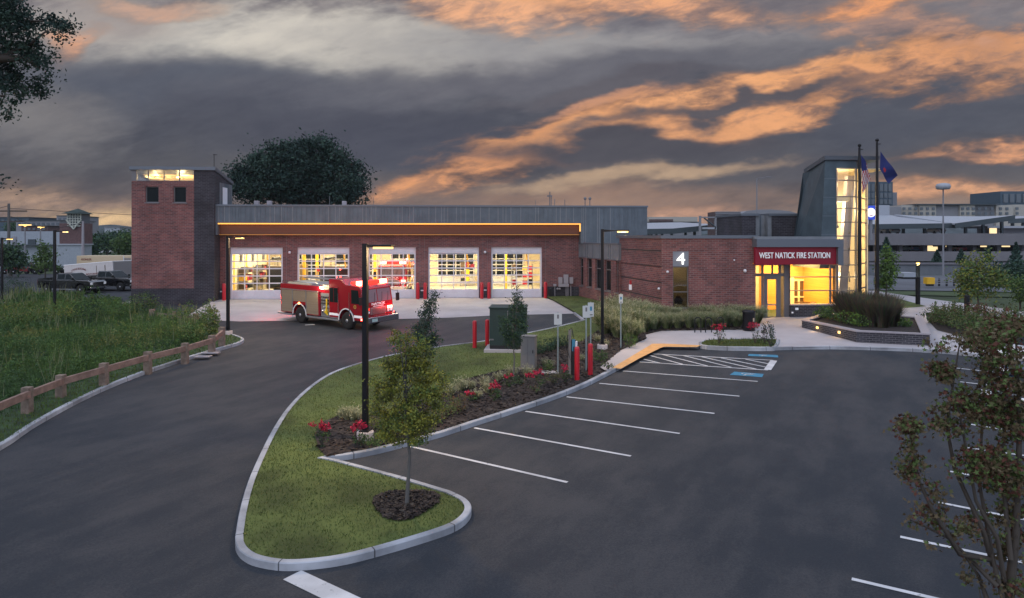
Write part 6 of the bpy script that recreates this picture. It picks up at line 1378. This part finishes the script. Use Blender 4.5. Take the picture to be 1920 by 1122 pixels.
for ch in ([(1890, 1160), (1862, 1050), (1835, 900), (1845, 750), (1850, 650)], [(1888, 1120), (1870, 1010), (1830, 940), (1800, 780), (1775, 690)], [(1862, 1060), (1845, 1000), (1790, 880), (1775, 800), (1790, 700), (1800, 640)], [(1860, 1050), (1800, 1040), (1750, 960), (1722, 900), (1712, 850), (1706, 795)], [(1870, 1100), (1830, 1060), (1780, 1010), (1740, 990), (1700, 972)], [(1895, 1050), (1880, 900), (1885, 700), (1895, 620)], [(1850, 1122), (1835, 1080), (1800, 1030)], [(1890, 1130), (1850, 1180), (1835, 1100)]):
    n_ = len(ch); m.tube([q(x, y_, .12 * math.sin(i + x)) for i, (x, y_) in enumerate(ch)], [.028 - .022 * i / (n_ - 1) for i in range(n_)], 6)
m.build('trunk', 'bark', t)
# oak reaching in from the edge of the frame
Y = 26.0; b = P(-190, 600, Y); b.z = gz(b.x, Y)
t = thing('oak_tree', 'dark oak whose branches reach in at the top corner of the view', 'tree', b)
bl = pblobs(b, Y, [(25, 60, 50, 46), (82, 42, 24, 22), (112, 48, 18, 12), (55, 100, 30, 26), (15, 140, 40, 30), (8, 185, 22, 22), (112, 76, 10, 9), (78, 128, 18, 12), (-20, 20, 60, 40), (-60, 110, 70, 70), (-90, 0, 80, 60), (35, 155, 14, 10), (-10, 205, 14, 12), (60, 10, 22, 14), (-150, 60, 90, 80), (-160, -80, 120, 80), (90, 95, 10, 7), (-60, 210, 40, 30), (-4, 300, 8, 6), (-10, 340, 6, 5)], 1.2)
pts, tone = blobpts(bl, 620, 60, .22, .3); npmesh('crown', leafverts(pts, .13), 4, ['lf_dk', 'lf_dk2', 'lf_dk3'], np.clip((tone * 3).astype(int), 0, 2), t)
m = MB(); q = lambda px, py: P(px, py, Y) - b; m.tube([(0, 0, -.3), q(-180, 300), q(-150, 100), q(-120, -40)], [.6, .42, .3, .15], 10)
for ch in ([(-165, 220), (-80, 150), (0, 110), (60, 80), (85, 60)], [(-150, 120), (-60, 60), (20, 40), (80, 40)], [(-175, 260), (-90, 230), (-20, 180), (10, 180)], [(0, 110), (50, 110), (75, 130)]): m.tube([q(*c) for c in ch], [.17 - .14 * i / (len(ch) - 1) for i in range(len(ch))], 7)
m.build('trunk', 'bark', t)
# the great oak behind the garage
Y = 84.0; b = P(570, 444, Y); b.z = 0
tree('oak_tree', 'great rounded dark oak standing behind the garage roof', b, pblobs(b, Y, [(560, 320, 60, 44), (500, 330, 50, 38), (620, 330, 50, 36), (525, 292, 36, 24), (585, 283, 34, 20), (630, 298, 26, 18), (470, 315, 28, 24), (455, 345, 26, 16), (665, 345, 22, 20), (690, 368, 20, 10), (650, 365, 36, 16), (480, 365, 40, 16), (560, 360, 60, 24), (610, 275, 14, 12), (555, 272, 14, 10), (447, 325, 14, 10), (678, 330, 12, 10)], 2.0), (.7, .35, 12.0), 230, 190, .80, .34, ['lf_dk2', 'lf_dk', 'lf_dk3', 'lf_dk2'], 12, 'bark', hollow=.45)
def bg_tree(label, px, pb, Y, lst, ncl, mats, lsz, kind='broadleaf_tree', group=None, tr=(.16, .06), sp=.5, bark='bark'):
    b = P(px, pb, Y); zt_ = max(-.2, gz(b.x, Y)); b.z = min(b.z, zt_ + .3) if pb else zt_
    bl = pblobs(b, Y, lst, .4); h = min(max(q[2] for q in bl), 40); return tree(kind, label, b, bl, (tr[0], tr[1], h * .8), ncl, 14, sp, lsz, mats, 5, bark, group)
DKG = ['lf_dk3', 'lf_c', 'lf_a', 'lf_teal']; GRN = ['lf_a', 'lf_mid', 'lf_b', 'lf_c']
bg_tree('bright green upright young tree just past the taller flagpole', 1661, 555, 58, [(1661, 530, 13, 12), (1661, 512, 17, 16), (1661, 490, 12, 16), (1661, 472, 6, 10)], 150, ['lf_lime', 'lf_b', 'lf_mid'], .22, 'young_tree', None, (.07, .03), .22)
bg_tree('spreading green multi stemmed tree over the shrub bed', 1833, 602, 46, [(1833, 520, 36, 22), (1808, 522, 20, 16), (1858, 526, 24, 18), (1832, 495, 24, 16), (1815, 545, 18, 12), (1852, 550, 20, 10), (1845, 480, 12, 8)], 260, ['lf_mid', 'lf_yel', 'lf_b', 'lf_oliv'], .18, 'young_tree', None, (.08, .03), .25)
bg_tree('green young tree beyond the shrub bed near the frame edge', 1912, 590, 48, [(1908, 535, 26, 14), (1895, 525, 12, 10), (1915, 555, 22, 10)], 110, ['lf_mid', 'lf_b', 'lf_a'], .18, 'young_tree', None, (.07, .03), .25)
def conifer(label, px, pt, pb, hw, Y, mats=('lf_dk2', 'lf_dk3', 'lf_teal'), n=700, lsz=.35):
    b = P(px, pb, Y); s_ = Y / F; h = (pb - pt) * s_; t = thing('conifer_tree', label, 'tree', b); u = RNG.random(n * 3) ** .8; a = RNG.uniform(0, 6.3, n * 3); r = hw * s_ * (1 - u) * np.sqrt(RNG.uniform(.2, 1, n * 3)) * (.75 + .25 * np.sin(u * 40)); pts = np.stack([np.cos(a) * r, np.sin(a) * r, h * .06 + u * h * .95], 1)
    npmesh('crown', leafverts(pts, lsz), 4, list(mats), RNG.integers(0, len(mats), n * 3), t); m = MB(); m.tube([(0, 0, -2.0), (0, 0, h * .9)], [.2, .04], 6); m.build('trunk', 'bark', t); return t
conifer('dark conifer in front of the parking deck near the flagpoles', 1662, 446, 478, 16, 100); conifer('dark conifer before the lower deck wall, left of the tall street light', 1757, 470, 493, 12, 104, n=400); conifer('dark conifer before the lower deck wall, right of the tall street light', 1802, 468, 493, 12, 104, n=400)
conifer('dark broad conifer beyond the frame edge tree by the deck', 1905, 456, 512, 22, 90); conifer('dark conifer behind the spreading green tree by the deck', 1853, 462, 500, 12, 98, n=400)
bg_tree('blue green rounded tree between the road and the parking deck', 1885, 548, 72, [(1885, 520, 34, 22), (1912, 512, 24, 24), (1862, 532, 20, 12)], 220, ['lf_teal', 'lf_dk3', 'lf_c'], .3, 'broadleaf_tree', None, (.12, .05), .4)
for px, py, r, h, lb in ((1752, 606, .7, .9, 'green spiky shrub at the point of the path bed'), (1775, 612, .9, 1.0, 'green spiky shrub second from the path bed point'), (1800, 618, 1.0, 1.0, 'green spiky shrub in front of the multi stemmed tree'), (1826, 628, 1.1, 1.0, 'green spiky shrub at the plaza edge of the path bed'), (1790, 600, .9, .9, 'green spiky shrub at the back of the path bed'), (1820, 604, 1.0, 1.0, 'reddish spiky shrub beside the dark column lamp'), (1850, 612, 1.1, 1.0, 'reddish spiky shrub behind the close maple'), (1860, 636, 1.1, 1.0, 'green spiky shrub at the plaza corner behind the maple'), (1895, 640, 1.2, 1.1, 'olive spiky shrub by the white parked car'), (1905, 618, 1.2, 1.1, 'olive spiky shrub at the end of the path bed')):
    shrub('path_shrub', lb, 'shrub', G(px, py, .15), r, h, 1000, .10, ['lf_a', 'lf_mid', 'lf_oliv', 'shrub_br'] if 'red' not in lb[:4] else ['lf_oliv', 'lf_wine', 'shrub_br', 'lf_mid'], 'shrubs in the path bed', 7)
# meadow bushes
for px, py, r, h, lb, ms in ((268, 590, 1.0, 1.55, 'round green bush at the foot of the brick tower', ['lf_a', 'lf_mid', 'lf_c']), (165, 612, .9, 1.9, 'tall narrow grey green bush in the tall grass', ['mead_b', 'lf_c', 'mead_a']), (25, 612, 1.7, 1.4, 'yellow green bush in the tall grass by the frame edge', ['lf_yel', 'mead_c', 'mead_a']), (110, 606, 1.5, 1.1, 'yellow green bush near the lamp pole in the tall grass', ['mead_c', 'lf_yel', 'mead_a']), (395, 628, .5, 1.6, 'tall pale weedy bush beside the end of the timber rail', ['mead_c', 'mead_a', 'straw_b']), (360, 640, .8, .9, 'green bush behind the timber rail near its end', ['mead_a', 'mead_b', 'mead_c']), (18, 552, 1.6, 1.5, 'dark hedge bush before the parked silver car', ['lf_dk3', 'lf_c']), (210, 600, 1.3, 1.2, 'green bush between the tall grass and the rear lot', ['mead_a', 'mead_b'])):
    shrub('bush', lb, 'bush', G(px, py, .1), r, h, 1700, .10, ms, None, 6 if 'weedy' in lb or 'narrow' in lb else 0)

# wood chips on the mulch
x, y = scatter([(p[0], p[1]) for p in bed], 16000); x2, y2 = scatter([(p[0], p[1]) for p in ring], 2500); x, y = np.append(x, x2), np.append(y, y2); n = len(x); a = RNG.uniform(0, 6.3, n); L = RNG.uniform(.03, .09, n); w = L * RNG.uniform(.2, .5, n)
c = np.stack([x, y, gza(x, y) + .155 + RNG.uniform(0, .02, n)], 1); d = np.stack([np.cos(a) * L, np.sin(a) * L, RNG.normal(size=n) * .012], 1); e = np.stack([-np.sin(a) * w, np.cos(a) * w, RNG.normal(size=n) * .012], 1)
tag(npmesh('wood_chips', np.stack([c - d - e, c + d - e, c + d + e, c - d + e], 1).reshape(-1, 3) , 4, ['mulch', 'maroon_b', 'bark'], RNG.choice(3, n, p=[.5, .35, .15])), kind='stuff')

# ---------------- beyond the station
mat('deck_grey', (.17, .16, .175), .85, var=.1, vscale=.2); mat('canopy_white', (.34, .36, .40), .5, .1); mat('steel_dark', (.06, .075, .085), .5, .4); mat('far_beige', (.40, .37, .33), .8, var=.1); mat('far_grey', (.22, .22, .24), .8); mat('far_blue', (.045, .075, .105), .6)
mat('far_glass', (.10, .12, .14), .3); mat('deck_dark', (.03, .03, .03), .8); mat('metal_pale', (.30, .33, .37), .6, .1, var=.06); mat('shingle', (.10, .065, .065), .9, var=.2); mat('lattice', (.50, .52, .46), .6); mat('roof_green', (.025, .045, .040), .8); mat('brick_far', (.13, .075, .075), .9, var=.15); mat('sign_blue', (.02, .05, .35), .4, emit=(.04, .10, .8), estr=.5); mat('sign_glow', (.9, .9, .95), .4, emit=(.9, .92, 1), estr=1.2); mat('deck_lit', (.6, .5, .3), emit=(1, .75, .4), estr=1.2); mat('concrete_dk', (.15, .16, .18), .9, var=.15, vscale=.3)
def rect(m, x0, x1, y0, y1, Y, d, mi=0):       # a box whose front covers photo pixels (x0, y0)-(x1, y1) at depth Y
    a, b = P(x0, y1, Y), P(x1, y0, Y); m.box(a.x, b.x, Y, Y + d, a.z, b.z, mi)
def part(name, m, par, *a):
    q = MB(); rect(q, *a); q.v = [v - par.location for v in q.v]; return q.build(name, m, par)
def far(name, label, cat, px, Y, group=None): b = P(px, 444, Y); return thing(name, label, cat, (b.x, Y, 0), 0, group)
# parking deck across the road
t = far('parking_deck', 'grey two level concrete parking deck under white canopies across the road', 'parking garage', 1780, 126)
part('upper_parapet', 'deck_grey', t, 1630, 2300, 438, 460, 126, 1); part('lower_parapet', 'deck_grey', t, 1630, 2300, 472, 490, 126, 1); part('deck_slab', 'deck_grey', t, 1630, 2300, 456, 459, 127.2, 40); part('deck_slab', 'deck_grey', t, 1630, 2300, 489, 491.5, 127.2, 40); part('rear_wall', 'deck_dark', t, 1630, 2300, 460, 500, 150, 1)
for x in range(1640, 2300, 46): part('deck_column', 'deck_grey', t, x, x + 7, 459.5, 499, 128.5, .6)
for x in (1690, 1735, 1775, 1840, 1880): part('deck_light', 'deck_lit', t, x, x + 14, 461, 463.5, 138, .3)
part('deck_wall', 'deck_grey', t, 1630, 2300, 491.5, 499.5, 130, 1)
part('lit_bay', 'deck_lit', t, 1738, 1758, 463, 471, 147, .2)
def canopy(name, label, Y, pts, xs, post_b, mat_='canopy_white', dep=22, ups=(2.4, 2.4, 2.4)):
    t = far(name, label, 'canopy', pts[0][0], Y); m = MB(); A = [P(x, y, Y) - t.location for x, y in pts]
    for (a, b), up, up2 in zip(zip(A[:-1], A[1:]), ups[:-1], ups[1:]):
        m.hexa([(a.x, 0, a.z - .25), (b.x, 0, b.z - .25), (b.x, dep, b.z + up2 - .25), (a.x, dep, a.z + up - .25), (a.x, 0, a.z), (b.x, 0, b.z), (b.x, dep, b.z + up2), (a.x, dep, a.z + up)])
    m.build('roof', mat_, t); m = MB()
    for a, b in zip(A[:-1], A[1:]): m.hexa([(a.x, -.2, a.z - .9), (b.x, -.2, b.z - .9), (b.x, -.01, b.z - .9), (a.x, -.01, a.z - .9), (a.x, -.2, a.z + .02), (b.x, -.2, b.z + .02), (b.x, -.01, b.z + .02), (a.x, -.01, a.z + .02)])
    m.build('beam', 'steel_dark', t)
    for x in xs:
        k = [i for i in range(len(pts) - 1) if pts[i][0] <= x <= pts[i + 1][0]]; i = k[0] if k else 0; f = (x - pts[i][0]) / (pts[i + 1][0] - pts[i][0]); y = pts[i][1] + (pts[i + 1][1] - pts[i][1]) * f; part('post', 'steel_dark', t, x - 2, x + 2, y + 4, post_b, Y + 3, .5)
    return t
canopy('deck_canopy', 'long white sloping canopy roof over the upper parking deck', 128, [(1628, 421), (1790, 419)], [1635, 1665, 1695, 1735, 1770], 440, dep=24)
canopy('deck_canopy', 'white canopy wing rising toward the frame edge over the parking deck', 127, [(1790, 419.5), (1902, 404)], [1812, 1845, 1880], 440, dep=20, ups=(2.3, .15))
canopy('deck_canopy', 'white flat canopy at the frame edge beyond the rising canopy wing', 140, [(1890, 411), (2080, 402)], [1900, 1920, 1960, 2000], 440, dep=20, ups=(.4, .4))
canopy('deck_canopy', 'pale canopy roof rising behind the brick entrance wing', 120, [(1200, 430), (1262, 429), (1345, 421)], [1216, 1222, 1231, 1242, 1260, 1286, 1303], 446, 'canopy_white', 26, (1.5, 1.5, .9))
t = far('glass_pavilion', 'small flat roofed pavilion with a warm lit corner on the upper deck', 'pavilion', 1880, 134); part('roof', 'canopy_white', t, 1852, 1960, 424, 428, 134, 8); part('wall', 'far_grey', t, 1870, 1960, 428, 439, 136, 6); part('lit_window', 'deck_lit', t, 1857, 1869, 428, 438, 135, .3)
t = far('gantry', 'grey steel gantry frame above the roof of the entrance wing', 'gantry', 1340, 105)
for a in ((1311, 1315, 405, 445), (1340, 1343, 408, 430), (1384, 1388, 406, 440), (1367, 1369, 408, 428)): part('post', 'far_grey', t, *a, 105, .3)
part('beam', 'far_grey', t, 1315, 1392, 406.5, 409, 105, .3); part('beam', 'canopy_white', t, 1317, 1392, 426.5, 430, 105, .3)
m = MB(); a, b = P(1320, 409, 105.1) - t.location, P(1343, 427, 105.1) - t.location; m.tube([a, b], .12, 6); m.build('brace', 'steel_dark', t)
t = far('louvred_screen', 'tall brown louvred screen box behind the gantry frame', 'screen', 1365, 112)
for y in range(397, 442, 3): part('louvre', 'shrub_br' if 0 else 'far_grey', t, 1342, 1389, y, y + 2.0, 112, .3)
part('backing', 'shingle', t, 1343, 1388, 397, 445, 112.5, 5)
t = far('retail_block', 'long low pale shop block on the skyline behind the entrance wing', 'building', 1260, 260); part('wall', 'far_beige', t, 1216, 1308, 407, 416, 260, 20); part('roof_box', 'shingle', t, 1219, 1262, 411.5, 416, 258, 3); part('wall', 'far_grey', t, 1200, 1312, 416, 452, 262, 20)
t = far('low_roof_hall', 'low curved roof hall on the skyline just past the penthouse', 'building', 1430, 240); m = MB(); A = [P(x, y, 240) - t.location for x, y in ((1385, 404), (1400, 396), (1420, 393.5), (1445, 393), (1480, 396), (1500, 402))]
for a, b in zip(A[:-1], A[1:]): m.hexa([(a.x, 0, 0), (b.x, 0, 0), (b.x, 15, 0), (a.x, 15, 0), (a.x, 0, a.z), (b.x, 0, b.z), (b.x, 15, b.z), (a.x, 15, a.z)])
m.build('roof', 'far_grey', t)
# apartments, towers
t = far('apartment_block', 'long beige and grey apartment block on the skyline behind the canopies', 'apartment block', 1780, 280)
for i, (a, b, y, mm) in enumerate(((1668, 1690, 388, 'far_grey'), (1690, 1724, 385, 'far_beige'), (1724, 1755, 384.5, 'far_beige'), (1755, 1800, 385.5, 'far_grey'), (1800, 1828, 385, 'far_beige'), (1828, 1868, 385.5, 'far_grey'), (1868, 1900, 385, 'far_beige'), (1900, 1990, 384, 'far_beige'))): part('wall', mm, t, a + .02, b - .02, y, 425, 280 + (i % 2), 14)
part('roof', 'steel_dark', t, 1717, 1875, 382.5, 384.3, 279, 15)
for x in list(range(1693, 1755, 11)) + list(range(1803, 1826, 10)) + [1834, 1846, 1858, 1874, 1886, 1905]:
    for y in (389, 398): part('window', 'far_glass', t, x, x + 5, y, y + 5, 279.6, .3)
t = far('office_tower', 'dark blue glass office tower behind the flagpoles', 'tower block', 1655, 330); part('wall', 'far_blue', t, 1622, 1674, 341, 430, 330, 20); part('wall', 'far_grey', t, 1674, 1682, 361, 430, 334, 16)
for y in (345, 362, 374, 386):
    for x in range(1626, 1668, 8): part('window', 'far_glass', t, x, x + 6, y, y + (14 if y == 345 else 9), 329.5, .4)
t = far('office_tower', 'dark blue flat topped office block at the skyline edge', 'tower block', 1910, 300); part('wall', 'far_blue', t, 1876, 2000, 359, 420, 300, 20)
for x in range(1882, 1990, 12): part('window', 'far_glass', t, x, x + 8, 364, 380, 299.5, .4)
t = far('shop_sign', 'lit blue square shop sign with a white disc and red arc behind the flagpole', 'sign', 1634, 108); part('board', 'sign_blue', t, 1621, 1645, 386, 412, 108, 1.0); m = MB(); c = P(1633.5, 399, 107.9) - t.location; r = 8.5 * 108 / F; m.lathe([(r, 0), (r, -.05), (.001, -.06)], (c.x, -.01, c.z), 28, axis='y'); m.build('disc', 'sign_glow', t)
m = MB(); pts = [(c.x + r * .62 * math.cos(a), -.10, c.z + r * .62 * math.sin(a)) for a in np.linspace(3.9, 5.6, 10)]; m.tube(pts, [.02] + [.07] * 8 + [.02], 6); m.build('arc', 'red_paint', t); part('pole', 'far_grey', t, 1632, 1636, 412, 450, 108.3, .5)
t = far('white_shop', 'plain white shop wall beside the lit blue sign', 'building', 1660, 122); part('wall', 'canopy_white', t, 1645, 1668, 385, 438, 150, 12)
# lower road wall, rail, trailer
t = far('retaining_wall', 'long grey retaining wall with a top rail across the road', 'wall', 1780, 94); part('wall', 'concrete_dk', t, 1630, 2300, 497, 527, 94, 1); part('coping', 'deck_grey', t, 1630, 2300, 493.5, 496.5, 93.8, 1.3)
t = far('guard_fence', 'steel guard fence by the road past the yellow box', 'fence', 1800, 70)
for y in (523, 527, 531): part('rail', 'far_grey', t, 1752, 1850, y, y + 1.5, 70, .1)
for x in range(1760, 1850, 14): part('post', 'black', t, x, x + 3, 522, 537, 70.1, .1)
t = far('yellow_box', 'yellow roadside box at the end of the steel guard fence', 'box', 1746, 69); part('body', 'yellow_paint', t, 1739, 1753, 521, 533, 69, .7); part('foot', 'black', t, 1741, 1751, 533, 537, 69.1, .5)
t = far('white_truck', 'low white truck on the road before the grey retaining wall', 'truck', 1705, 84); part('box', 'canopy_white', t, 1694, 1722, 512, 520, 84, 2.2); part('chassis', 'black', t, 1695, 1722, 520.1, 523, 84.1, 2)
def mast(label, px, pt, pb, Y, kind, lit=None, arm=0):
    s_ = Y / F; b = P(px, pb, Y); t = thing('street_light', label, 'street lamp', b); h = (pb - pt) * s_; m = MB(); m.tube([(0, 0, -1), (0, 0, h)], [.13, .08], 8); m.build('pole', 'far_grey' if kind != 'dark' else 'black_metal', t)
    if kind == 'ring': m = MB(); m.lathe([(.25, h), (.75, h + .05), (.9, h + .4), (.75, h + .75), (.25, h + .85), (.001, h + .86)], (0, 0, 0), 16); m.build('lamp_head', lit or 'canopy_white', t)
    else:
        for sd in ((1, -1) if arm > 0 else (1,)): m = MB(); q = abs(arm) * s_; m.tube([(0, 0, h), (sd * q, 0, h + .25)], .05, 6); m.box(*sorted((sd * q - .4, sd * q + .4)), -.2, .2, h + .15, h + .28); m.build('lamp_head', lit or 'far_grey', t)
    return t
mast('tall grey street light with a round ring head before the parking deck', 1768.5, 356, 524, 90, 'ring', 'canopy_white'); mast('tall slim street light with a bent arm behind the entrance wing', 1419, 335, 440, 110, 'arm', None, -22)
# --- left side: pale metal building, brick tower with lattice, street trees
t = far('metal_building', 'pale grey metal building with dark roofs beyond the rear lot', 'building', 70, 118); part('wall', 'metal_pale', t, -300, 116, 461, 512, 118, 3); part('wall', 'metal_pale', t, 112, 152, 460, 512, 117.8, 3); part('roof_band', 'metal_pale', t, -300, 112, 434, 461, 121, 3); part('eave', 'steel_dark', t, -300, 112.4, 459, 461, 117, 4); part('dark_door', 'steel_dark', t, 52, 66, 449, 459.5, 120.8, .5); part('window', 'steel_dark', t, 100, 118, 484, 500, 117.5, .4)
t = far('lattice_tower', 'brick tower house with a lattice pavilion under a hipped green roof', 'tower', 142, 112); part('wall', 'brick_far', t, 111.5, 156, 419, 459, 112, 2.5); part('lower_wall', 'metal_pale', t, 106, 153, 460, 500, 111.6, 2.6); part('eave', 'canopy_white', t, 106, 154.5, 457.5, 460, 111.4, 3.0)
z0, z1 = P(140, 424, 112).z, P(140, 401, 112).z; xa, xb, xm = (P(x, 444, 112).x - t.location.x for x in (128, 152.5, 140)); zb = P(140, 430, 112).z
m = MB()
for k in range(6): x = xa + (xb - xa) * k / 5; m.box(x - .06, x + .06, -.25, -.1, zb + abs(x - xm) * 1.0 + .1, z1)
for k in range(6): z = z0 + (z1 - z0) * k / 5; m.box(xa, xb, -.3, -.12, z - .06, z + .06)
for sd in (xa - .15, xb + .15): m.tube([(sd, -.3, z0 + 1.0), (xm, -.3, zb)], .12, 6)
m.build('lattice', 'lattice', t); part('room', 'far_glass', t, 128, 152.5, 401, 419, 112.1, 2.3); part('room', 'far_glass', t, 131, 149, 401, 426, 111.95, .1)
c = P(140, 401, 112) - t.location; hw_ = 17.5 * 112 / F; zt_ = P(140, 391, 112).z; m = MB(); m.add([(c.x - hw_, -1.2, c.z), (c.x + hw_, -1.2, c.z), (c.x + hw_, 2.6, c.z), (c.x - hw_, 2.6, c.z), (c.x, .9, zt_)], [(0, 1, 4), (1, 2, 4), (2, 3, 4), (3, 0, 4), (3, 2, 1, 0)]); m.build('roof', 'roof_green', t)
for nm, lb, x0, x1, y0, Y, mm in (('warehouse', 'dark flat roofed warehouse low on the skyline behind the metal building', 30, 112, 414, 180, 'far_grey'), ('warehouse', 'grey block on the skyline beside the utility pole', -80, 54, 408, 210, 'far_blue'), ('plant_room', 'small stepped plant room block left of the lattice tower', 106, 127, 405, 200, 'far_grey'), ('warehouse', 'low dark shop roof on the skyline just past the metal building', 40, 90, 424, 160, 'shingle')):
    t = far(nm, lb, 'building', (x0 + x1) / 2, Y); part('wall', mm, t, x0, x1, y0, 460, Y, 15); part('parapet', 'steel_dark', t, x0 - .5, x1 + .5, y0 - .8, y0, Y - .3, 15.5)
    for x in range(int(max(x0, 0)) + 3, int(x1) - 5, 9): part('window', 'far_glass', t, x, x + 5, y0 + 4, y0 + 8, Y - .15, .3)
t = far('pale_shop', 'white shop glimpsed through the trees beside the brick tower', 'building', 215, 330); part('wall', 'canopy_white', t, 196, 224, 427, 436, 330, 10); part('roof', 'far_grey', t, 195, 225, 425.5, 427, 329.5, 11)
def upole(label, px, pt, pb, Y, mm, cross=True):
    s_ = Y / F; b = P(px, pb, Y); t = thing('utility_pole', label, 'utility pole', b); h = (pb - pt) * s_; m = MB(); m.tube([(0, 0, -1), (0, 0, h)], [.22, .15], 8); m.build('pole', mm, t)
    if cross:
        for z, w in ((h - 1.0, 2.4), (h - 2.4, 1.8)): m = MB(); m.box(-w, w, -.08, .08, z - .08, z + .08); m.build('crossarm', 'bark', t)
        m = MB(); m.lathe([(.3, h - 5.6), (.32, h - 4.4), (.001, h - 4.3)], (.75, 0, 0), 10); m.build('drum', 'far_grey', t)
    return t
upole('wooden utility pole with cross arms by the frame edge', 16.5, 382, 508, 92, 'bark_grey'); upole('pale concrete utility pole before the brick tower house', 155.5, 415, 482, 100, 'frame_lt', False)
for i, (a, b, lb) in enumerate((((16, 391, 92), (800, 404, 160), 'upper overhead wire running from the utility pole behind the station'), ((16, 404, 92), (156, 417, 100), 'overhead wire strung between the two utility poles'), ((-200, 385, 80), (16, 386, 92), 'overhead wire leaving the frame edge at the utility pole'))):
    A, B = P(*a), P(*b); m = MB(); n = 14; m.tube([A.lerp(B, k / n) - A - Vector((0, 0, 1.2 * math.sin(math.pi * k / n))) for k in range(n + 1)], .03, 4); tag(m.build('overhead_wire', 'black', None, loc=A), lb, 'wire')
mast('twin headed street light glowing above the metal building wall', 47, 425, 510, 100, 'arm', 'lamp_amber', 5); mast('single street light glowing beside the twin headed one', 76, 429, 505, 106, 'arm', 'lamp_amber', -1)
bg_tree('dense dark green tree behind the lamp pole at the frame edge', 20, 512, 88, [(20, 488, 18, 16), (10, 480, 16, 14), (30, 495, 12, 10), (18, 468, 10, 10)], 200, DKG, .35)
bg_tree('small sparse street tree behind the black pickup', 84, 530, 78, [(84, 490, 16, 14), (84, 474, 12, 10), (98, 500, 10, 8), (72, 500, 10, 8), (84, 462, 6, 7)], 110, GRN, .26, 'young_tree', None, (.08, .04), .3)
for px, Y, lst, lb, ms in ((200, 150, [(195, 455, 22, 16), (180, 452, 12, 12)], 'dark rounded tree in the gap beside the brick tower', DKG), (222, 170, [(222, 450, 22, 14), (238, 445, 14, 10)], 'dark broad tree behind the others beside the brick tower', DKG), (234, 130, [(232, 462, 14, 12), (244, 455, 12, 12)], 'lighter green tree touching the brick tower edge', ['lf_b', 'lf_mid', 'lf_a']), (176, 140, [(174, 462, 8, 14)], 'narrow dark tree beside the brick tower house', DKG), (38, 200, [(30, 428, 16, 10)], 'dark tree on the skyline behind the utility pole', DKG)):
    bg_tree(lb, px, 480 if Y < 200 else 450, Y, lst, 170, ms, .5, 'broadleaf_tree', 'trees beyond the rear lot', (.25, .1), .7)
# wooded ridge far off
def ridge(name, prof, Y, mm, seed):
    rr = random.Random(seed); m = MB(); xs_ = [prof[0][0] + (prof[-1][0] - prof[0][0]) * i / 160 for i in range(161)]; pts = []
    for x in xs_:
        k = max(i for i in range(len(prof) - 1) if prof[i][0] <= x); f = (x - prof[k][0]) / (prof[k + 1][0] - prof[k][0]); y = prof[k][1] + (prof[k + 1][1] - prof[k][1]) * f + rr.uniform(-1.3, 1.3); pts.append(P(x, y, Y))
    for a, b in zip(pts[:-1], pts[1:]): m.hexa([(a.x, Y - 60, -2), (b.x, Y - 60, -2), (b.x, Y + 60, -2), (a.x, Y + 60, -2), (a.x, Y, a.z), (b.x, Y, b.z), (b.x, Y + 8, b.z), (a.x, Y + 8, a.z)])
    return tag(m.build(name, mm), kind='structure')
mat('hill_green', (.045, .060, .065), .95, var=.3, vscale=.05); mat('hill_near', (.030, .045, .040), .95, var=.35, vscale=.08)
ridge('hill', [(-700, 428), (-100, 430), (160, 432), (180, 424), (205, 421), (240, 426), (300, 432), (900, 436), (1200, 432), (1500, 428), (2600, 424)], 640, 'hill_green', 3)
ridge('hill', [(-700, 438), (160, 440), (190, 437), (250, 436), (500, 438), (1100, 438), (1640, 440), (2600, 436)], 420, 'hill_near', 4)

# evening haze over the valley
hz_ = bpy.data.materials.new('haze'); hz_.use_nodes = True; n_ = hz_.node_tree; n_.nodes.clear(); o_ = n_.nodes.new('ShaderNodeOutputMaterial'); pv = n_.nodes.new('ShaderNodeVolumePrincipled')
pv.inputs['Color'].default_value = (.80, .86, .95, 1); pv.inputs['Density'].default_value = .00014; n_.links.new(pv.outputs[0], o_.inputs['Volume']); MATS['haze'] = hz_
m = MB(); m.box(-705, 905, -34, 766, -12, 34); tag(m.build('haze', 'haze'), kind='stuff')

for k, (px, py, Y, pa, lb) in enumerate(((1668, 438, 136, 'car_silver', 'silver car parked on the upper deck nearest the lit blue sign'), (1752, 438, 137, 'car_white', 'white car parked on the upper deck under the long canopy'), (1790, 471.5, 132, 'car_red', 'red car parked on the lower deck beyond the tall ring headed street light'), (1705, 471.5, 132, 'car_blue', 'blue car parked on the lower deck above the white truck'))):
    q = P(px, py, Y); car('parked_car', lb, (q.x, Y, q.z - .2), R(90), pa, True)
